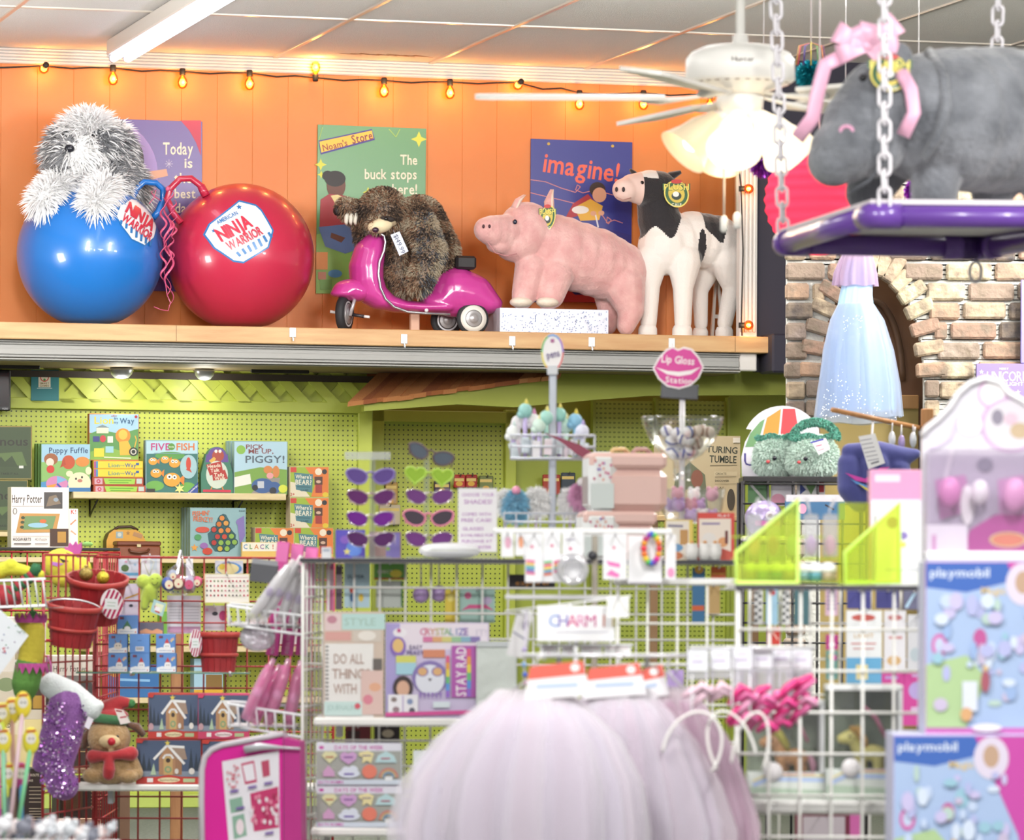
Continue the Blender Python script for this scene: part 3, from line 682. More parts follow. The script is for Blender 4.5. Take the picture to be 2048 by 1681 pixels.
mb = MB(); m2 = MB(); pts = [f0.L(x, y,-84*k) for x, y in ((781,470),(799,463),(817,503),(799,512))]
mb.slab([(p.x, p.z) for p in pts],-84*k,-83*k, mt('#d9def0',.5)); mb.tube([f0.L(786,458,-60*k), f0.L(790,469,-84*k)],.0015, mt('#d8d8dc'),5); o = mb.build('price_tag', t)
art(m2, f0,[('t', '$149.99',799,488,9, '#2a3050', {'w': 40, 'rot': -66, 'b': 0})],-84*k - .0004); m2.build('lettering', o, norm=False)
# ---------------------------------------------------------------- dotted silver box
f = Fr(1108,672, WD(1108,.56), AL)
dots = [('e',1003 + R.random()*211,623 + R.random()*48,1.1,1.1, '#8fa0c8') for _ in range(240)]
bx = carton('gift_box', 'long silvery box with blue dots under the front feet of the pig', 'box',(1000,618,1217,676), WD(1108,.62),.30, mt('#d9dce8',.3,.2), dots, z=LEDGE, flag='dot_pattern', top=1)
BT = bx['top']
def badge(fr, par, x, y, d, rx, ry, tilt, txt2):
    k = fr.k; mb = MB(); n = 22; ring = lambda q, s: (x + rx*s*math.cos(2*math.pi*q/n), y + ry*s*math.sin(2*math.pi*q/n) + tilt*rx*s*math.cos(2*math.pi*q/n))
    its = [('p',[ring(q,1) for q in range(n)], '#f0df6a'),('p',[ring(q,.9) for q in range(n)], '#34623c'),('p',[ring(q,.66) for q in range(n)], '#d9c14e'),
           ('e', x, y + ry*.15, rx*.4, ry*.3, '#2f3d38'),('e', x - rx*.05, y + ry*.02, rx*.25, ry*.2, '#f2f0ea'),('e', x, y - ry*.92, rx*.45, ry*.16, '#c73c38'),
           ('t', 'PLUSH', x, y - ry*.52, ry*.5, '#34623c', {'w': rx*2.2}),('t', 'PLUSH', x, y - ry*.52, ry*.42, '#f2e06a', {'w': rx*2.0}),('t', txt2, x, y + ry*.8, ry*.22, '#f2efd8', {'w': rx*.8})]
    pts = [fr.L(*ring(q,1), d) for q in range(n)]; mb.slab([(p.x, p.z) for p in pts], d, d + .003, '#f0df6a'); o = mb.build('paper_tag', par); m2 = MB(); art(m2, fr, its, d - .0004); m2.build('printed_face', o, norm=False)
# ---------------------------------------------------------------- pig
f = Fr(1150,668, WD(1150,.46), AL, LEDGE); k = f.k; o_z = f.o.z
t = empty('plush_pig', f, 'large pink plush pig standing with its front feet on the silvery box', 'plush toy')
PG = mt('#dca29f',.9, sheen=.5, bump=(90,.45), var=(14, '#ecbcb7'))
hz = 668 - (BT - LEDGE)/k          # row of the box top in this frame
blob('body', f,[('c',[(1085,478,0,56),(1125,505,4,72),(1190,525,8,70),(1235,545,12,64)]),('b',1053,462,-10,58,52,58),('b',1036,486,-14,50,46,40),('c',[(1010,465,-30,36),(985,462,-44,31),(972,460,-50,25)]),
    ('b',977,458,-52,13,24,24),('b',1000,490,-34,28,26,18),('c',[(1062,540,-24,34),(1050,585,-30,27),(1044, hz - 16,-32,21)]),('c',[(1112,550,-34,36),(1102,590,-40,28),(1096, hz - 16,-42,22)]),
    ('c',[(1248,570,-16,44),(1262,620,-24,27),(1252,652,-28,19)]),('c',[(1222,580,40,38),(1222,630,44,24),(1216,652,44,18)])],2.6,5,[PG], parent=t)
for x, d in ((1042,-40),(1095,-50)):
    mb = MB(); c = f.L(x, hz - 11, d*k); mb.ball(c,(23*k,22*k,11*k), mt('#f0e2d0',.8, bump=(90,.3))); mb.build('hoof', t)
for pts in (((1028,418,-20),(1036,402,-20),(1048,391,-16)),((1100,432,-24),(1098,404,-26),(1103,380,-24))):
    mb = MB(); big = pts[0][0] > 1050; r0 = [16,17,5] if big else [13,12,4]
    p0 = [f.L(x, y, d*k) for x, y, d in pts]; mb.tube(p0,[r_*k for r_ in r0], PG,14, flat=.55); o = mb.build('ear', t)
    m2 = MB(); m2.tube([q + Vector((.004,-.016,0)) for q in p0],[r_*k*.66 for r_ in r0], mt('#f2d8c8',.9),10, flat=.4); m2.build('ear_lining', o)
mb = MB(); mb.ball(f.L(1030,444,-62*k),(4.5*k,4*k,5*k), mt('#23283c',.1)); mb.build('eye', t)
for x in (967,979): mb = MB(); mb.ball(f.L(x,453,-74*k),(2.6*k,3*k,4*k), mt('#4a2a34',.6)); mb.build('nostril', t)
mb = MB(); mb.tube([f.L(x, y, d*k) for x, y, d in ((975,484,-66),(990,506,-58),(1012,512,-60),(1034,508,-64))],1.0*k, mt('#c98a8c',.8),6); mb.build('mouth_seam', t)
badge(f, t,1095,436,-52*k,16,25,-.35, 'PIG')
# ---------------------------------------------------------------- calf
f = Fr(1378,672, WD(1378,.44), AL, LEDGE); k = f.k; X0, Y0 = 1378,672
t = empty('plush_calf', f, 'tall black and white plush calf standing at the right end of the ledge', 'plush toy')
CW = mt('#f3ece6',.9, sheen=.5, bump=(110,.25)); CB = mt('#1f1b20',.85, sheen=.4, bump=(110,.3)); CN = mt('#f0cfc4',.85, sheen=.3)
def ccol(x, y, d):
    x += X0; y += Y0
    if x < 1268 and y < 425: return 2
    if y < 462 + 12*math.sin(x*.12) and x < 1352 and y - 300 < (1352 - x)*1.9 + 130:
        if 1262 < x < 1300 and y < 352 + (x - 1262)*.1 and d < 6: return 0
        return 1
    if ((x - 1391)/8.5) ** 2 + ((y - 489)/36) ** 2 < 1 and d < 10: return 1
    if x > 1398 and y < 478 and (x - 1440)*1.2 + (y - 452)*.4 < 8 and y < 440 + (x - 1385)*.85 and y > 415 + (x - 1400)*.1: return 1
    return 0
blob('body', f,[('b',1250,380,-34,26,24,24),('c',[(1264,376,-24,28),(1300,378,-10,38),(1318,382,-4,40)]),('c',[(1312,398,0,40),(1318,440,2,44),(1334,476,4,52)]),
    ('c',[(1332,494,0,58),(1384,480,10,58),(1430,486,20,56),(1440,510,22,46)]),('c',[(1304,520,-10,34),(1300,570,-14,21),(1297,646,-14,17)]),('c',[(1368,520,-26,36),(1366,575,-34,21),(1366,646,-34,17.5)]),
    ('c',[(1412,530,44,34),(1400,580,46,17),(1402,648,46,14)]),('c',[(1454,520,0,38),(1464,575,0,19),(1450,646,-8,16)]),('c',[(1474,480,20,9),(1482,520,20,7),(1480,560,18,7)])],2.7,6,[CW, CB, CN], ccol, t)
for x, d, r_ in ((1297,-14,19),(1366,-34,20),(1402,46,16),(1450,-8,18)):
    mb = MB(); c = f.L(x,650, d*k); mb.lathe([(r_*k*.9,0),(r_*k,.015),(r_*k*.98,.05),(r_*k*.8,.068),(0,.07)], CW,20,(c.x - .004, c.y,0)); mb.build('hoof', t)
for pts in (((1280,360,6),(1268,347,10),(1260,339,10)),((1322,366,4),(1342,352,-8),(1362,344,-14))):
    mb = MB(); mb.tube([f.L(x, y, d*k) for x, y, d in pts],[9*k,15*k,6*k] if pts[0][0] > 1300 else [7*k,9*k,4*k], CB,14, flat=.6); mb.build('ear', t)
for x in (1233,1247): mb = MB(); mb.ball(f.L(x,379,-58*k),(3*k,3*k,5*k), mt('#2c2026',.6)); mb.build('nostril', t)
mb = MB(); mb.ball(f.L(1284,366,-46*k),4.4*k, mt('#0d0c10',.08)); mb.build('eye', t)
mb = MB(); mb.tube([f.L(x, y, d*k) for x, y, d in ((1232,394,-52),(1246,400,-58),(1262,396,-50))],.9*k, mt('#c08f86',.8),6); mb.build('mouth_seam', t)
badge(f, t,1353,388,-48*k,25,27,.1, 'CALF')
# small easel behind the calf
f = Fr(1436,672, WD(1436,.16), AL, LEDGE); mb = MB(); we = mt('#efe6dc',.5)
for a_, b_ in (((1432,542),(1424,668)),((1434,542),(1447,668))): p, q = f.L(*a_), f.L(*b_); q.z = .004; mb.tube([p, q],.010, we,4, smooth=False)
mb.tube([f.L(1433,548), Vector((f.L(1433,548).x,.1,.004))],.008, we,4, smooth=False); mb.box((f.L(1434,610).x,-.005,.14),(.05,.012,.02), we)
tag(mb.build('folding_easel', None, f.o, AL), 'small white folding easel between the hind legs of the calf', 'easel')
# ================================================================ GAMES ON THE GREEN WALL
birch = mt('#efdcae',.5, var=(4, '#e2ca96'), stretch=(1,8,8))
def wshelf(px0, px1, y, off, label, th=13, y2=700):
    """a wooden board held on the wall by black brackets; returns the height of its top"""
    z = Z((px0 + px1)/2, y, off); mb = MB(); h = th*23/F; a, b = U(px0, off), U(px1, off)
    f = Fr((px0 + px1)/2, y, WD((px0 + px1)/2, off), AL); t = empty('wall_shelf', f, label, 'shelf'); w = b - a
    mb.box((0, off/2 + .0,-h/2),(w, off - .002, h), birch,.003); mb.build('board', t)
    for q in (-.38,.30):
        m2 = MB(); bk = mt('#26241f',.5); m2.tube([(q*w, off - .01,-h),(q*w,.04,-h - .004),(q*w, off - .012,-h - .085),(q*w, off - .01,-h)],.005, bk,6); m2.build('bracket', t)
    return f.o.z
zg = wshelf(148,574,986,.28, 'pale wooden wall shelf holding the row of board games'); zl = wshelf(-160,112,1064,.26, 'pale wooden wall shelf at the left under the two dark green game boxes',9)
zd = wshelf(-220,700,1116,.30, 'long pale wooden wall shelf behind the top of the red grid',10)
def wb(label, rect, off, dep, side, items, front=None, z=None, group=None, name='board_game', cat='board game', **kw):
    return carton(name, label, cat, rect, WD((rect[0] + rect[2])/2, off), dep, side, items, front, AL, group, z, **kw)
DG = '#4c5b33'
vill = lambda x0, y0, x1, y1: [('r', x0 + 3, y0 + 4, x1 - 3, y1 - 4, '#3f5030'),('p',[(x0, y1 - 30),(x0 + 55, y0 + 55),(x1 - 20, y0 + 52),(x1 - 10, y1 - 28)], '#5d7440'),('p',[(x0 + 40, y1 - 26),(x0 + 58, y0 + 62),(x0 + 66, y0 + 72),(x0 + 80, y0 + 60),(x0 + 92, y1 - 26)], '#3a4a2c'),
    ('t', 'Villainous', x0 + 54, y0 + 31,17, '#2a2a1c', {'w': 116}),('t', 'THE WORST TAKES IT ALL', x0 + 58, y1 - 12,4, '#23261a', {'w': 70}),('r', x1 - 26, y1 - 28, x1 - 17, y1 - 23, '#e8e8e0'),('l',[(x0, y0 + 1.5),(x1 - 1, y0 + 1.5),(x1 - 1, y1 - 1.5),(x0, y1 - 1.5)],1.2, '#b59a4c')]
b = wb('dark green villain board game box, lower of two, at the left edge',(-62,960,56,1064),.22,.08, DG, vill(-62,960,56,1064), z=zl, top=1)
wb('dark green villain board game box, upper of two, at the left edge',(-56,852,64,960),.22,.08, DG, vill(-56,852,64,960), z=b['top'])
pf = lambda x0: [('p',[(x0,965),(x0 + 99,950),(x0 + 99,984),(x0,984)], '#4f97c8'),('r', x0 + 1,889, x0 + 98,962, '#8fbf6a'),('p',[(x0 + 1,889),(x0 + 98,889),(x0 + 98,918),(x0 + 1,925)], '#a7d0e6'),('t', 'Puppy Fuffle', x0 + 55,901,11, '#2c4a72', {'w': 78}),
    ('e', x0 + 20,919,14,12, '#a5623a'),('e', x0 + 18,925,8,8, '#efe0cf'),('e', x0 + 55,925,13,14, '#c8532c'),('p',[(x0 + 46,916),(x0 + 38,936),(x0 + 50,930)], '#b84626'),('e', x0 + 83,924,14,10, '#e2903c'),
    ('e', x0 + 19,939,8,8, '#d63a30'),('e', x0 + 32,968,22,16, '#d78ab8'),('p',[(x0 + 32,968),(x0 + 32,952),(x0 + 52,960)], '#7db7dd'),('p',[(x0 + 32,968),(x0 + 10,972),(x0 + 20,983)], '#f0a03a'),('l',[(x0 + 32,968),(x0 + 40,976)],4, '#3d4fae'),
    ('e', x0 + 77,967,23,22, '#f6ecc2'),('e', x0 + 57,948,7,6, '#f6ecc2'),('e', x0 + 95,942,6,8, '#f6ecc2'),('e', x0 + 70,958,2,2.4, '#33302c'),('e', x0 + 82,955,2,2.4, '#33302c'),('e', x0 + 78,962,5,3.4, '#c98270'),('r', x0 + 1,976, x0 + 98,984, '#3a79b4')]
for i,(dx, of) in enumerate(((-11,.10),(-6,.16),(0,.24))):
    wb('puppy matching game box, ' + ['rearmost of three', 'middle one of three', 'front one showing dogs and a spinner'][i],(82 + dx,888,181 + dx,985), of,.045, '#7fae5e', pf(82) if i == 2 else [], z=zg, group='puppy games on the shelf')
zz = zg
for i,(r_, c) in enumerate((((187,971,291,986), 'g'),((185,955,287,971), 'g'),((187,938,286,955), 'y'),((187,922,286,938), 'y'))):
    x0, y0, x1, y1 = r_
    its = [('r', x0 + 8, y0 + 1.5, x1 - 1, y1 - 1.5, '#f5d838'),('r', x0 + 1, y0 + 1, x0 + 5, y1 - 1, '#b8578e'),('r', x0 + 5, y0 + 1, x0 + 9, y1 - 1, '#4a8fc0'),('t', 'Lion', x0 + 41, y0 + 9,8, '#2e8f86', {'w': 22}),('t', 'in my', x0 + 58, y0 + 9,3.4, '#2e8f86', {'w': 8}),('t', 'Way', x0 + 74, y0 + 9,8, '#2f5f9a', {'w': 22}),('r', x1 - 14, y0 + 4, x1 - 8, y0 + 9, '#3a5fa0')] if c == 'y' else \
          [('r', x0 + 4, y0 + 2, x0 + 20, y1 - 2, '#d7a9b6'),('p',[(x0 + 22, y0 + 2),(x1 - 16, y0 + 3),(x1 - 18, y1 - 2),(x0 + 26, y1 - 2)], '#a8d64a'),('l',[(x0 + 32, y0 + 6),(x1 - 24, y0 + 6.5)],2, '#6fae2c'),('l',[(x0 + 34, y0 + 10.5),(x1 - 30, y0 + 11)],2, '#6fae2c'),('e', x0 + 12, y0 + 8,4,4, '#c8324c'),('e', x0 + 12, y0 + 8,2,2, '#d7a9b6'),('r', x1 - 14, y0 + 3, x1 - 3, y1 - 3, '#c6cfc9')]
    b = wb(('green' if c == 'g' else 'yellow') + ' game box lying flat under the lion box, ' + ['lowest', 'second from the bottom', 'third from the bottom', 'topmost'][i], r_,.26,.20, '#b5482c' if c == 'g' else '#e8b42c', its, z=zz, top=1, bev=.001); zz = b['top']
wb('lion board game box standing on top of the flat stack',(178,828,278,921),.22,.05, '#c96a3a',[('r',179,829,277,866, '#a8cfe4'),('p',[(179,868),(200,860),(240,868),(277,858),(277,920),(179,920)], '#5f9a52'),('p',[(179,905),(210,893),(277,912),(277,920),(179,920)], '#8bb84c'),
    ('t', 'Lion',208,841,14, '#f3d532', {'w': 38}),('t', 'in',232,837,5, '#2f5f86', {'w': 7}),('t', 'my',232,845,5, '#2f5f86', {'w': 9}),('t', 'Way',254,842,11, '#24567f', {'w': 29}),
    ('r',193,855,217,867, '#efe9c9'),('p',[(191,856),(205,850),(219,856)], '#7f8f92'),('e',246,872,15,15, '#e8902c'),('e',246,870,9,10, '#f2c04a'),('p',[(238,884),(256,882),(268,910),(240,911)], '#f0b83c'),('l',[(268,900),(273,880),(270,872)],2, '#f0b83c'),
    ('r',186,873,199,884, '#3a3f86'),('e',206,878,6,7, '#cc3a44'),('r',215,873,226,886, '#f2efdc'),('r',188,897,208,914, '#f0d83c'),('r',211,893,227,906, '#9fd0dc'),('e',267,904,9,9, '#1f2a24'),('e',267,904,6,6, '#e0dccc'),('e',267,904,4,4, '#1f2a24'),('e',272,834,3,3, '#b5343c'),('t', 'eeBoo',228,832,3.5, '#b04a4a', {'w': 12}),('l',[(208,915),(262,917)],2.4, '#dfe8cf')], z=zz)
fish = lambda x, y, r: [('p',[(x + r*.8, y),(x + r*1.5, y - r*.7),(x + r*1.4, y + r*.7)], '#e8862c'),('e', x, y, r, r*.82, '#f0a632'),('e', x - r*.3, y - r*.35, r*.3, r*.3, '#fdfaf0'),('e', x - r*.3, y - r*.35, r*.13, r*.13, '#22201c'),('e', x + r*.3, y - r*.3, r*.26, r*.26, '#fdfaf0'),('e', x + r*.3, y - r*.3, r*.11, r*.11, '#22201c')]
wb('goldfish pond board game box standing right of the flat stack',(291,881,396,988),.23,.06, '#8fb4bc',[('r',293,883,395,910, '#b9dce6'),('r',293,908,395,986, '#35766e'),('e',310,972,18,10, '#6fb04c'),('e',340,912,30,8, '#5aa04a'),('e',375,975,16,10, '#6fb04c'),('t', 'FIVE',321,894,14, '#c2347c', {'w': 38}),('e',343,894,7,7, '#5f9a3c'),('t', 'little',343,894,3, '#f2f2dc', {'w': 10}),('t', 'FISH',371,894,14, '#e0742c', {'w': 36}),('l',[(308,907),(370,908)],1.6, '#7da0a8')]
   + fish(306,923,9) + fish(330,920,9) + fish(349,927,11) + fish(312,947,11) + fish(344,960,17) + [('e',377,934,17,24, '#a9cdd2'),('e',377,928,5,13, '#d2432c'),('p',[(372,940),(377,932),(384,946)], '#d2432c'),('s',359,978,11,6, '#f0e48a'),('p',[(396,965),(396,988),(372,988)], '#2c4a9a'),('t', 'Ravensburger',386,979,3.6, '#f2f2f6', {'w': 24, 'rot': 42}),('r',293,978,310,986, '#2a2c28')], z=zg)
def outline_box(name, label, cat, fr, pts, dep, side, items, front, parent=None):
    p = [fr.L(x, y) for x, y in pts]; mb = MB(); mb.slab([(q.x, max(q.z,0.0)) for q in p],0, dep, side); o = mb.build(name, parent, fr.o, fr.yaw); tag(o, label, cat)
    m2 = MB(); art(m2, fr,([('p',[(lrp(sum(a[0] for a in pts)/len(pts), a[0],.975), lrp(sum(a[1] for a in pts)/len(pts), a[1],.985)) for a in pts], front)] if front else []) + items,-.0002); m2.build('printed_front', o, norm=False); return o
f = Fr(434,988, WD(434,.22), AL, zg)
outline_box('board_game', 'tall rounded game box with a red bird figure on purple and green', 'board game', f,[(402,988),(402,948),(408,925),(412,908)] + lob(434,914,20,190,350,12) + [(456,908),(460,925),(466,948),(466,988)],.05, '#3f7f66',
    [('p',[(411,925),(413,908)] + lob(434,914,19,190,350,12) + [(455,908),(457,925)], '#6a4a96'),('e',436,912,12,12, '#b04a3a'),('e',432,903,3,3.4, '#f6f2e6'),('e',440,903,3,3.4, '#f6f2e6'),('p',[(428,914),(418,922),(426,930),(432,918)], '#e2b04a'),('e',434,950,22,28, '#d3dfcf'),('l',[(424,974),(420,984)],2, '#e08a3a'),('l',[(444,974),(448,984)],2, '#e08a3a'),
     ('p',[(412,930),(442,923),(446,942),(420,952)], '#b8342c'),('p',[(424,946),(450,940),(456,958),(426,962)], '#b8342c'),('t', 'Heads',428,932,7, cream, {'w': 26, 'rot': 6}),('t', 'Talk',430,941,7, cream, {'w': 18, 'rot': 6}),('t', 'Tails',438,950,6.5, cream, {'w': 20, 'rot': 2}),('t', 'Walk',440,957,6.5, cream, {'w': 22, 'rot': 2}),('l',[(406,982),(462,983)],5, '#c8324c')], None)
for i,(dx, of) in enumerate(((-13,.07),(-7,.14),(0,.23))):
    wb('road trip pig game box, ' + ['rearmost of three', 'middle one of three', 'front one with a blue car'][i],(468 + dx,883,575 + dx,990), of,.055, '#8fb0b4',[('r',469,884,574,990, '#b6d6e4'),('p',[(469,945),(520,935),(574,940),(574,990),(469,990)], '#7fa84a'),('p',[(500,990),(530,958),(560,956),(556,990)], '#9a948c'),('p',[(469,955),(500,948),(503,968),(469,975)], '#eeeee2'),
        ('e',482,900,9,9, '#8fc04c'),('t', 'PICK',510,894,9, '#8a4a4a', {'w': 36}),('t', 'ME UP,',522,903,9, '#8a4a4a', {'w': 50}),('t', 'PIGGY!',530,919,14, '#5c6a74', {'w': 78}),
        ('e',536,940,9,8, '#d98a4a'),('e',552,944,7,12, '#d98a4a'),('e',540,952,7,6, '#e8a0a0'),('e',525,972,22,15, '#41639a'),('e',548,976,14,12, '#41639a'),('r',515,963,528,977, '#c9ced6'),('e',510,976,6,6, '#2c3038'),('e',546,982,7,7, '#2c3038'),('e',566,978,9,8, '#dbe24c')] if i == 2 else [], z=zg, group='pig games on the shelf')
bear = lambda x0, y0: [('p',[(x0 + 30, y0 + 1),(x0 + 77, y0 + 1),(x0 + 77, y0 + 60),(x0 + 42, y0 + 60),(x0 + 52, y0 + 30)], '#e8823c'),('p',[(x0 + 1, y0 + 30),(x0 + 20, y0 + 34),(x0 + 40, y0 + 60),(x0 + 1, y0 + 60)], '#e8dcc0'),('r', x0 + 1, y0 + 1, x0 + 13, y0 + 11, '#d2483c'),('p',[(x0 + 8, y0 + 12),(x0 + 46, y0 + 15),(x0 + 44, y0 + 52),(x0 + 12, y0 + 46)], '#54848c'),
    ('t', "Where's", x0 + 27, y0 + 20,8, cream, {'w': 32, 'rot': -2}),('t', 'BEAR?', x0 + 27, y0 + 31,10, cream, {'w': 32, 'rot': -2}),('t', 'GAME', x0 + 29, y0 + 47,4, '#3a5f66', {'w': 16}),('l',[(x0 + 14, y0 + 40),(x0 + 40, y0 + 41)],2, '#3f6a72'),('e', x0 + 57, y0 + 10,7,7, '#f4e6cc'),('e', x0 + 69, y0 + 10,5,5, '#3a3a3c'),('r', x0 + 49, y0 + 20, x0 + 65, y0 + 36, '#5a3a30'),('r', x0 + 51, y0 + 36, x0 + 64, y0 + 52, '#a8403c'),('e', x0 + 57, y0 + 30,5,3, '#d9b59a'),('t', '2+', x0 + 5, y0 + 55,6, '#c23a34', {'w': 9}),('e', x0 + 71, y0 + 56,6,5, '#e8c83c')]
zb1 = wb('orange bear hunt game box, lower left one of the four',(510,1056,588,1116),.25,.10, '#e6d2b0', bear(510,1056), '#9fb83c', z=zd, top=1)['top']
wb('orange bear hunt game box, lower right one of the four',(588,1056,667,1116),.25,.10, '#e6d2b0', bear(589,1056), '#9fb83c', z=zd)
zb2 = wb('orange bear hunt game box, second from the top of its tower',(580,996,658,1056),.25,.10, '#e6d2b0', bear(580,996), '#9fb83c', z=zb1, top=1)['top']
wb('orange bear hunt game box, topmost of its tower',(580,934,658,996),.25,.10, '#e6d2b0', bear(580,934), '#9fb83c', z=zb2)
balls_ = [('e', x, y,5,5, c) for x, y, c in ((444,1037, '#e0893c'),(452,1047, '#e0a04a'),(438,1049, '#d2772c'),(428,1060, '#c23a30'),(442,1062, '#e0893c'),(456,1061, '#e0893c'),(435,1074, '#c23a30'),(449,1074, '#d04a34'),(463,1073, '#8fb84c'),(428,1086, '#b8342c'),(442,1086, '#8fb84c'),(456,1086, '#8fb84c'),(469,1085, '#8fb84c'),(440,1098, '#d0b03c'),(454,1098, '#8fb84c'))]
for i,(dx, of) in enumerate(((-16,.04),(-11,.10),(-5,.16),(0,.23))):
    wb('fishing game box, ' + ['rearmost of four', 'third from the front', 'second from the front', 'front one with a tray of coloured fish'][i],(380 + dx,1016,492 + dx,1114), of,.045, '#8fa9a4',[('r',381,1017,491,1114, '#94b8bc'),('p',[(446,1028),(452,1030),(460,1045),(458,1055),(472,1070),(470,1095),(455,1104),(430,1104),(418,1088),(415,1068),(430,1055),(436,1036)], '#2f5f66')] + [('e', b_[1], b_[2],7,7, '#204a4e') for b_ in balls_] + balls_ +
       [('t', "FISHIN'",402,1027,9, '#e8743c', {'w': 34, 'rot': 3}),('t', 'FRENZY!',406,1039,10, '#e8743c', {'w': 38, 'rot': -4}),('t', 'Swirl',484,1022,3, '#3a5a66', {'w': 12}),('e',405,1060,14,6, '#d2503c'),('p',[(474,1040),(488,1032),(490,1072),(480,1090)], '#8a78b8'),('e',480,1045,8,6, '#8a78b8'),('e',396,1075,7,6, '#4f9a5a'),('s',389,1096,8,5, '#e8a03c'),('e',415,1103,10,7, '#c8432c'),('e',408,1092,8,6, '#9a6ab0')] if i == 3 else [], z=zd, group='fishing games on the lower shelf')
wb('cream letter game box at the foot of the bear game boxes',(484,1085,556,1116),.29,.03, '#f0d28a',[('r',485,1086,555,1103, '#f6f0dc')] + [('t', ch,491 + 11*i,1094,9, c) for i,(ch, c) in enumerate(zip('CLACK!',('#5a8fc0', '#6aa04a', '#e08a3c', '#9a6aa8', '#4a9a8a', '#d2483c')))], '#f0c66a', z=zd)
# suitcases
f = Fr(278,1114, WD(278,.28), AL, zd); k = f.k; t = empty('toy_suitcase', f, 'small brown toy suitcase with a brass handle on the lower shelf', 'suitcase'); sc_ = mt('#8a4a2c',.5, bump=(60,.2))
mb = MB(); h = f.L(278,1083).z; wv = 88*k; mb.box((0,.06, h*.36),(wv,.12, h*.72), sc_,.006); mb.build('body', t); mb = MB(); mb.box((0,.058, h*.86),(wv*1.02,.125, h*.28), mt('#7c3f25',.5),.006); mb.build('lid', t)
mb = MB(); mb.tube([f.L(x, y, d) for x, y, d in ((258,1099,-.004),(262,1104,-.016),(278,1106,-.02),(294,1104,-.016),(298,1099,-.004))],.006, mt('#6a3a20',.4),8); mb.build('handle', t); mb = MB(); mb.box(f.L(278,1092,-.004),(.022,.006,.016), mt('#d8c79a',.3,.6),.002); mb.build('clasp', t)
f = Fr(250,1092, WD(250,.10), AL, zd); k = f.k; t = empty('toy_suitcase', f, 'yellow toy suitcase with stickers behind the brown one', 'suitcase')
mb = MB(); o_ = [(213,1114),(213,1082),(218,1068),(228,1060),(272,1060),(284,1068),(291,1082),(291,1114)]; p = [f.L(x, y) for x, y in o_]; mb.slab([(q.x, max(0, q.z)) for q in p],0,.10, mt('#e0a53a',.5), mt('#5a3a20',.5)); mb.build('body', t)
mb = MB(); art(mb, f,[('r',232,1064,246,1077, '#9ab0b4'),('s',256,1067,5,5, '#a97a3c'),('p',[(268,1064),(286,1070),(283,1078),(265,1072)], '#b98a5a'),('e',239,1070,4,4, '#d8d8c8')],-.0004); mb.build('stickers', t, norm=False)
mb = MB(); mb.tube([f.L(x, y,.05) for x, y in ((226,1062),(236,1055),(262,1054),(276,1061))],.008, mt('#4a3320',.5),8); mb.build('handle', t)
# monitor and teal card on the lattice
f = Fr(-4,822, WD(-4,.12), AL); t = empty('wall_monitor', f, 'corner of a black wall monitor at the left edge', 'monitor'); mb = MB(); a = f.L(-60,822); b = f.L(22,740); mb.box(((a.x + b.x)/2,.03, b.z/2),(b.x - a.x,.06, b.z), mt('#17161a',.35),.006); mb.build('casing', t)
mb = MB(); art(mb, f,[('r',-58,742,18,814, mt('#0c0b0e',.15)),('t', 'VIZIO',10,818,3.5, '#d0d0d4', {'w': 12})],-.0003); mb.build('screen', t, norm=False)
wb('teal card with a round game logo pinned on the lattice',(62,740,118,802),.035,.006, '#2b7f86',[('r',77,745,101,775, '#efe8d0'),('e',89,755,9,9, '#e8e2c6'),('e',89,755,9,9, '#d2483c'),('e',89,755,7,7, '#efe8d0'),('e',84,752,2.4,2.4, '#3a7fc0'),('e',93,752,2.4,2.4, '#e8b03c'),('e',89,760,2.4,2.4, '#4a9a4a'),('t', 'SMART',89,767,3.6, '#8a7a4a', {'w': 19}),('t', 'GAMES',89,772,3.6, '#8a7a4a', {'w': 19}),('l',[(74,777),(104,777)],1.2, '#cfe0dc')], name='sign_card', cat='sign')
# shop sign hanging under the ledge in the bay
f = Fr(1243,792, WD(1243,-.05), AL); t = empty('hanging_sign', f, 'cut-out sign with orange and blue letters hanging under the ledge', 'sign')
mb = MB(); o_ = [(1194,776),(1192,735),(1293,735),(1292,772),(1284,788),(1276,791),(1268,780),(1230,780),(1218,782),(1206,780)]; p = [f.L(x, y) for x, y in o_]; mb.slab([(q.x, q.z) for q in p],0,.012, mt('#f2d69a',.5)); mb.build('board', t)
mb = MB(); art(mb, f,[('t', 'blue',1217,763,24, '#e8a03a', {'w': 44, 'gap': .02}),('t', 'orange',1262,766,17, '#4a6a9a', {'w': 50, 'gap': .02})],-.0004); mb.build('lettering', t, norm=False)
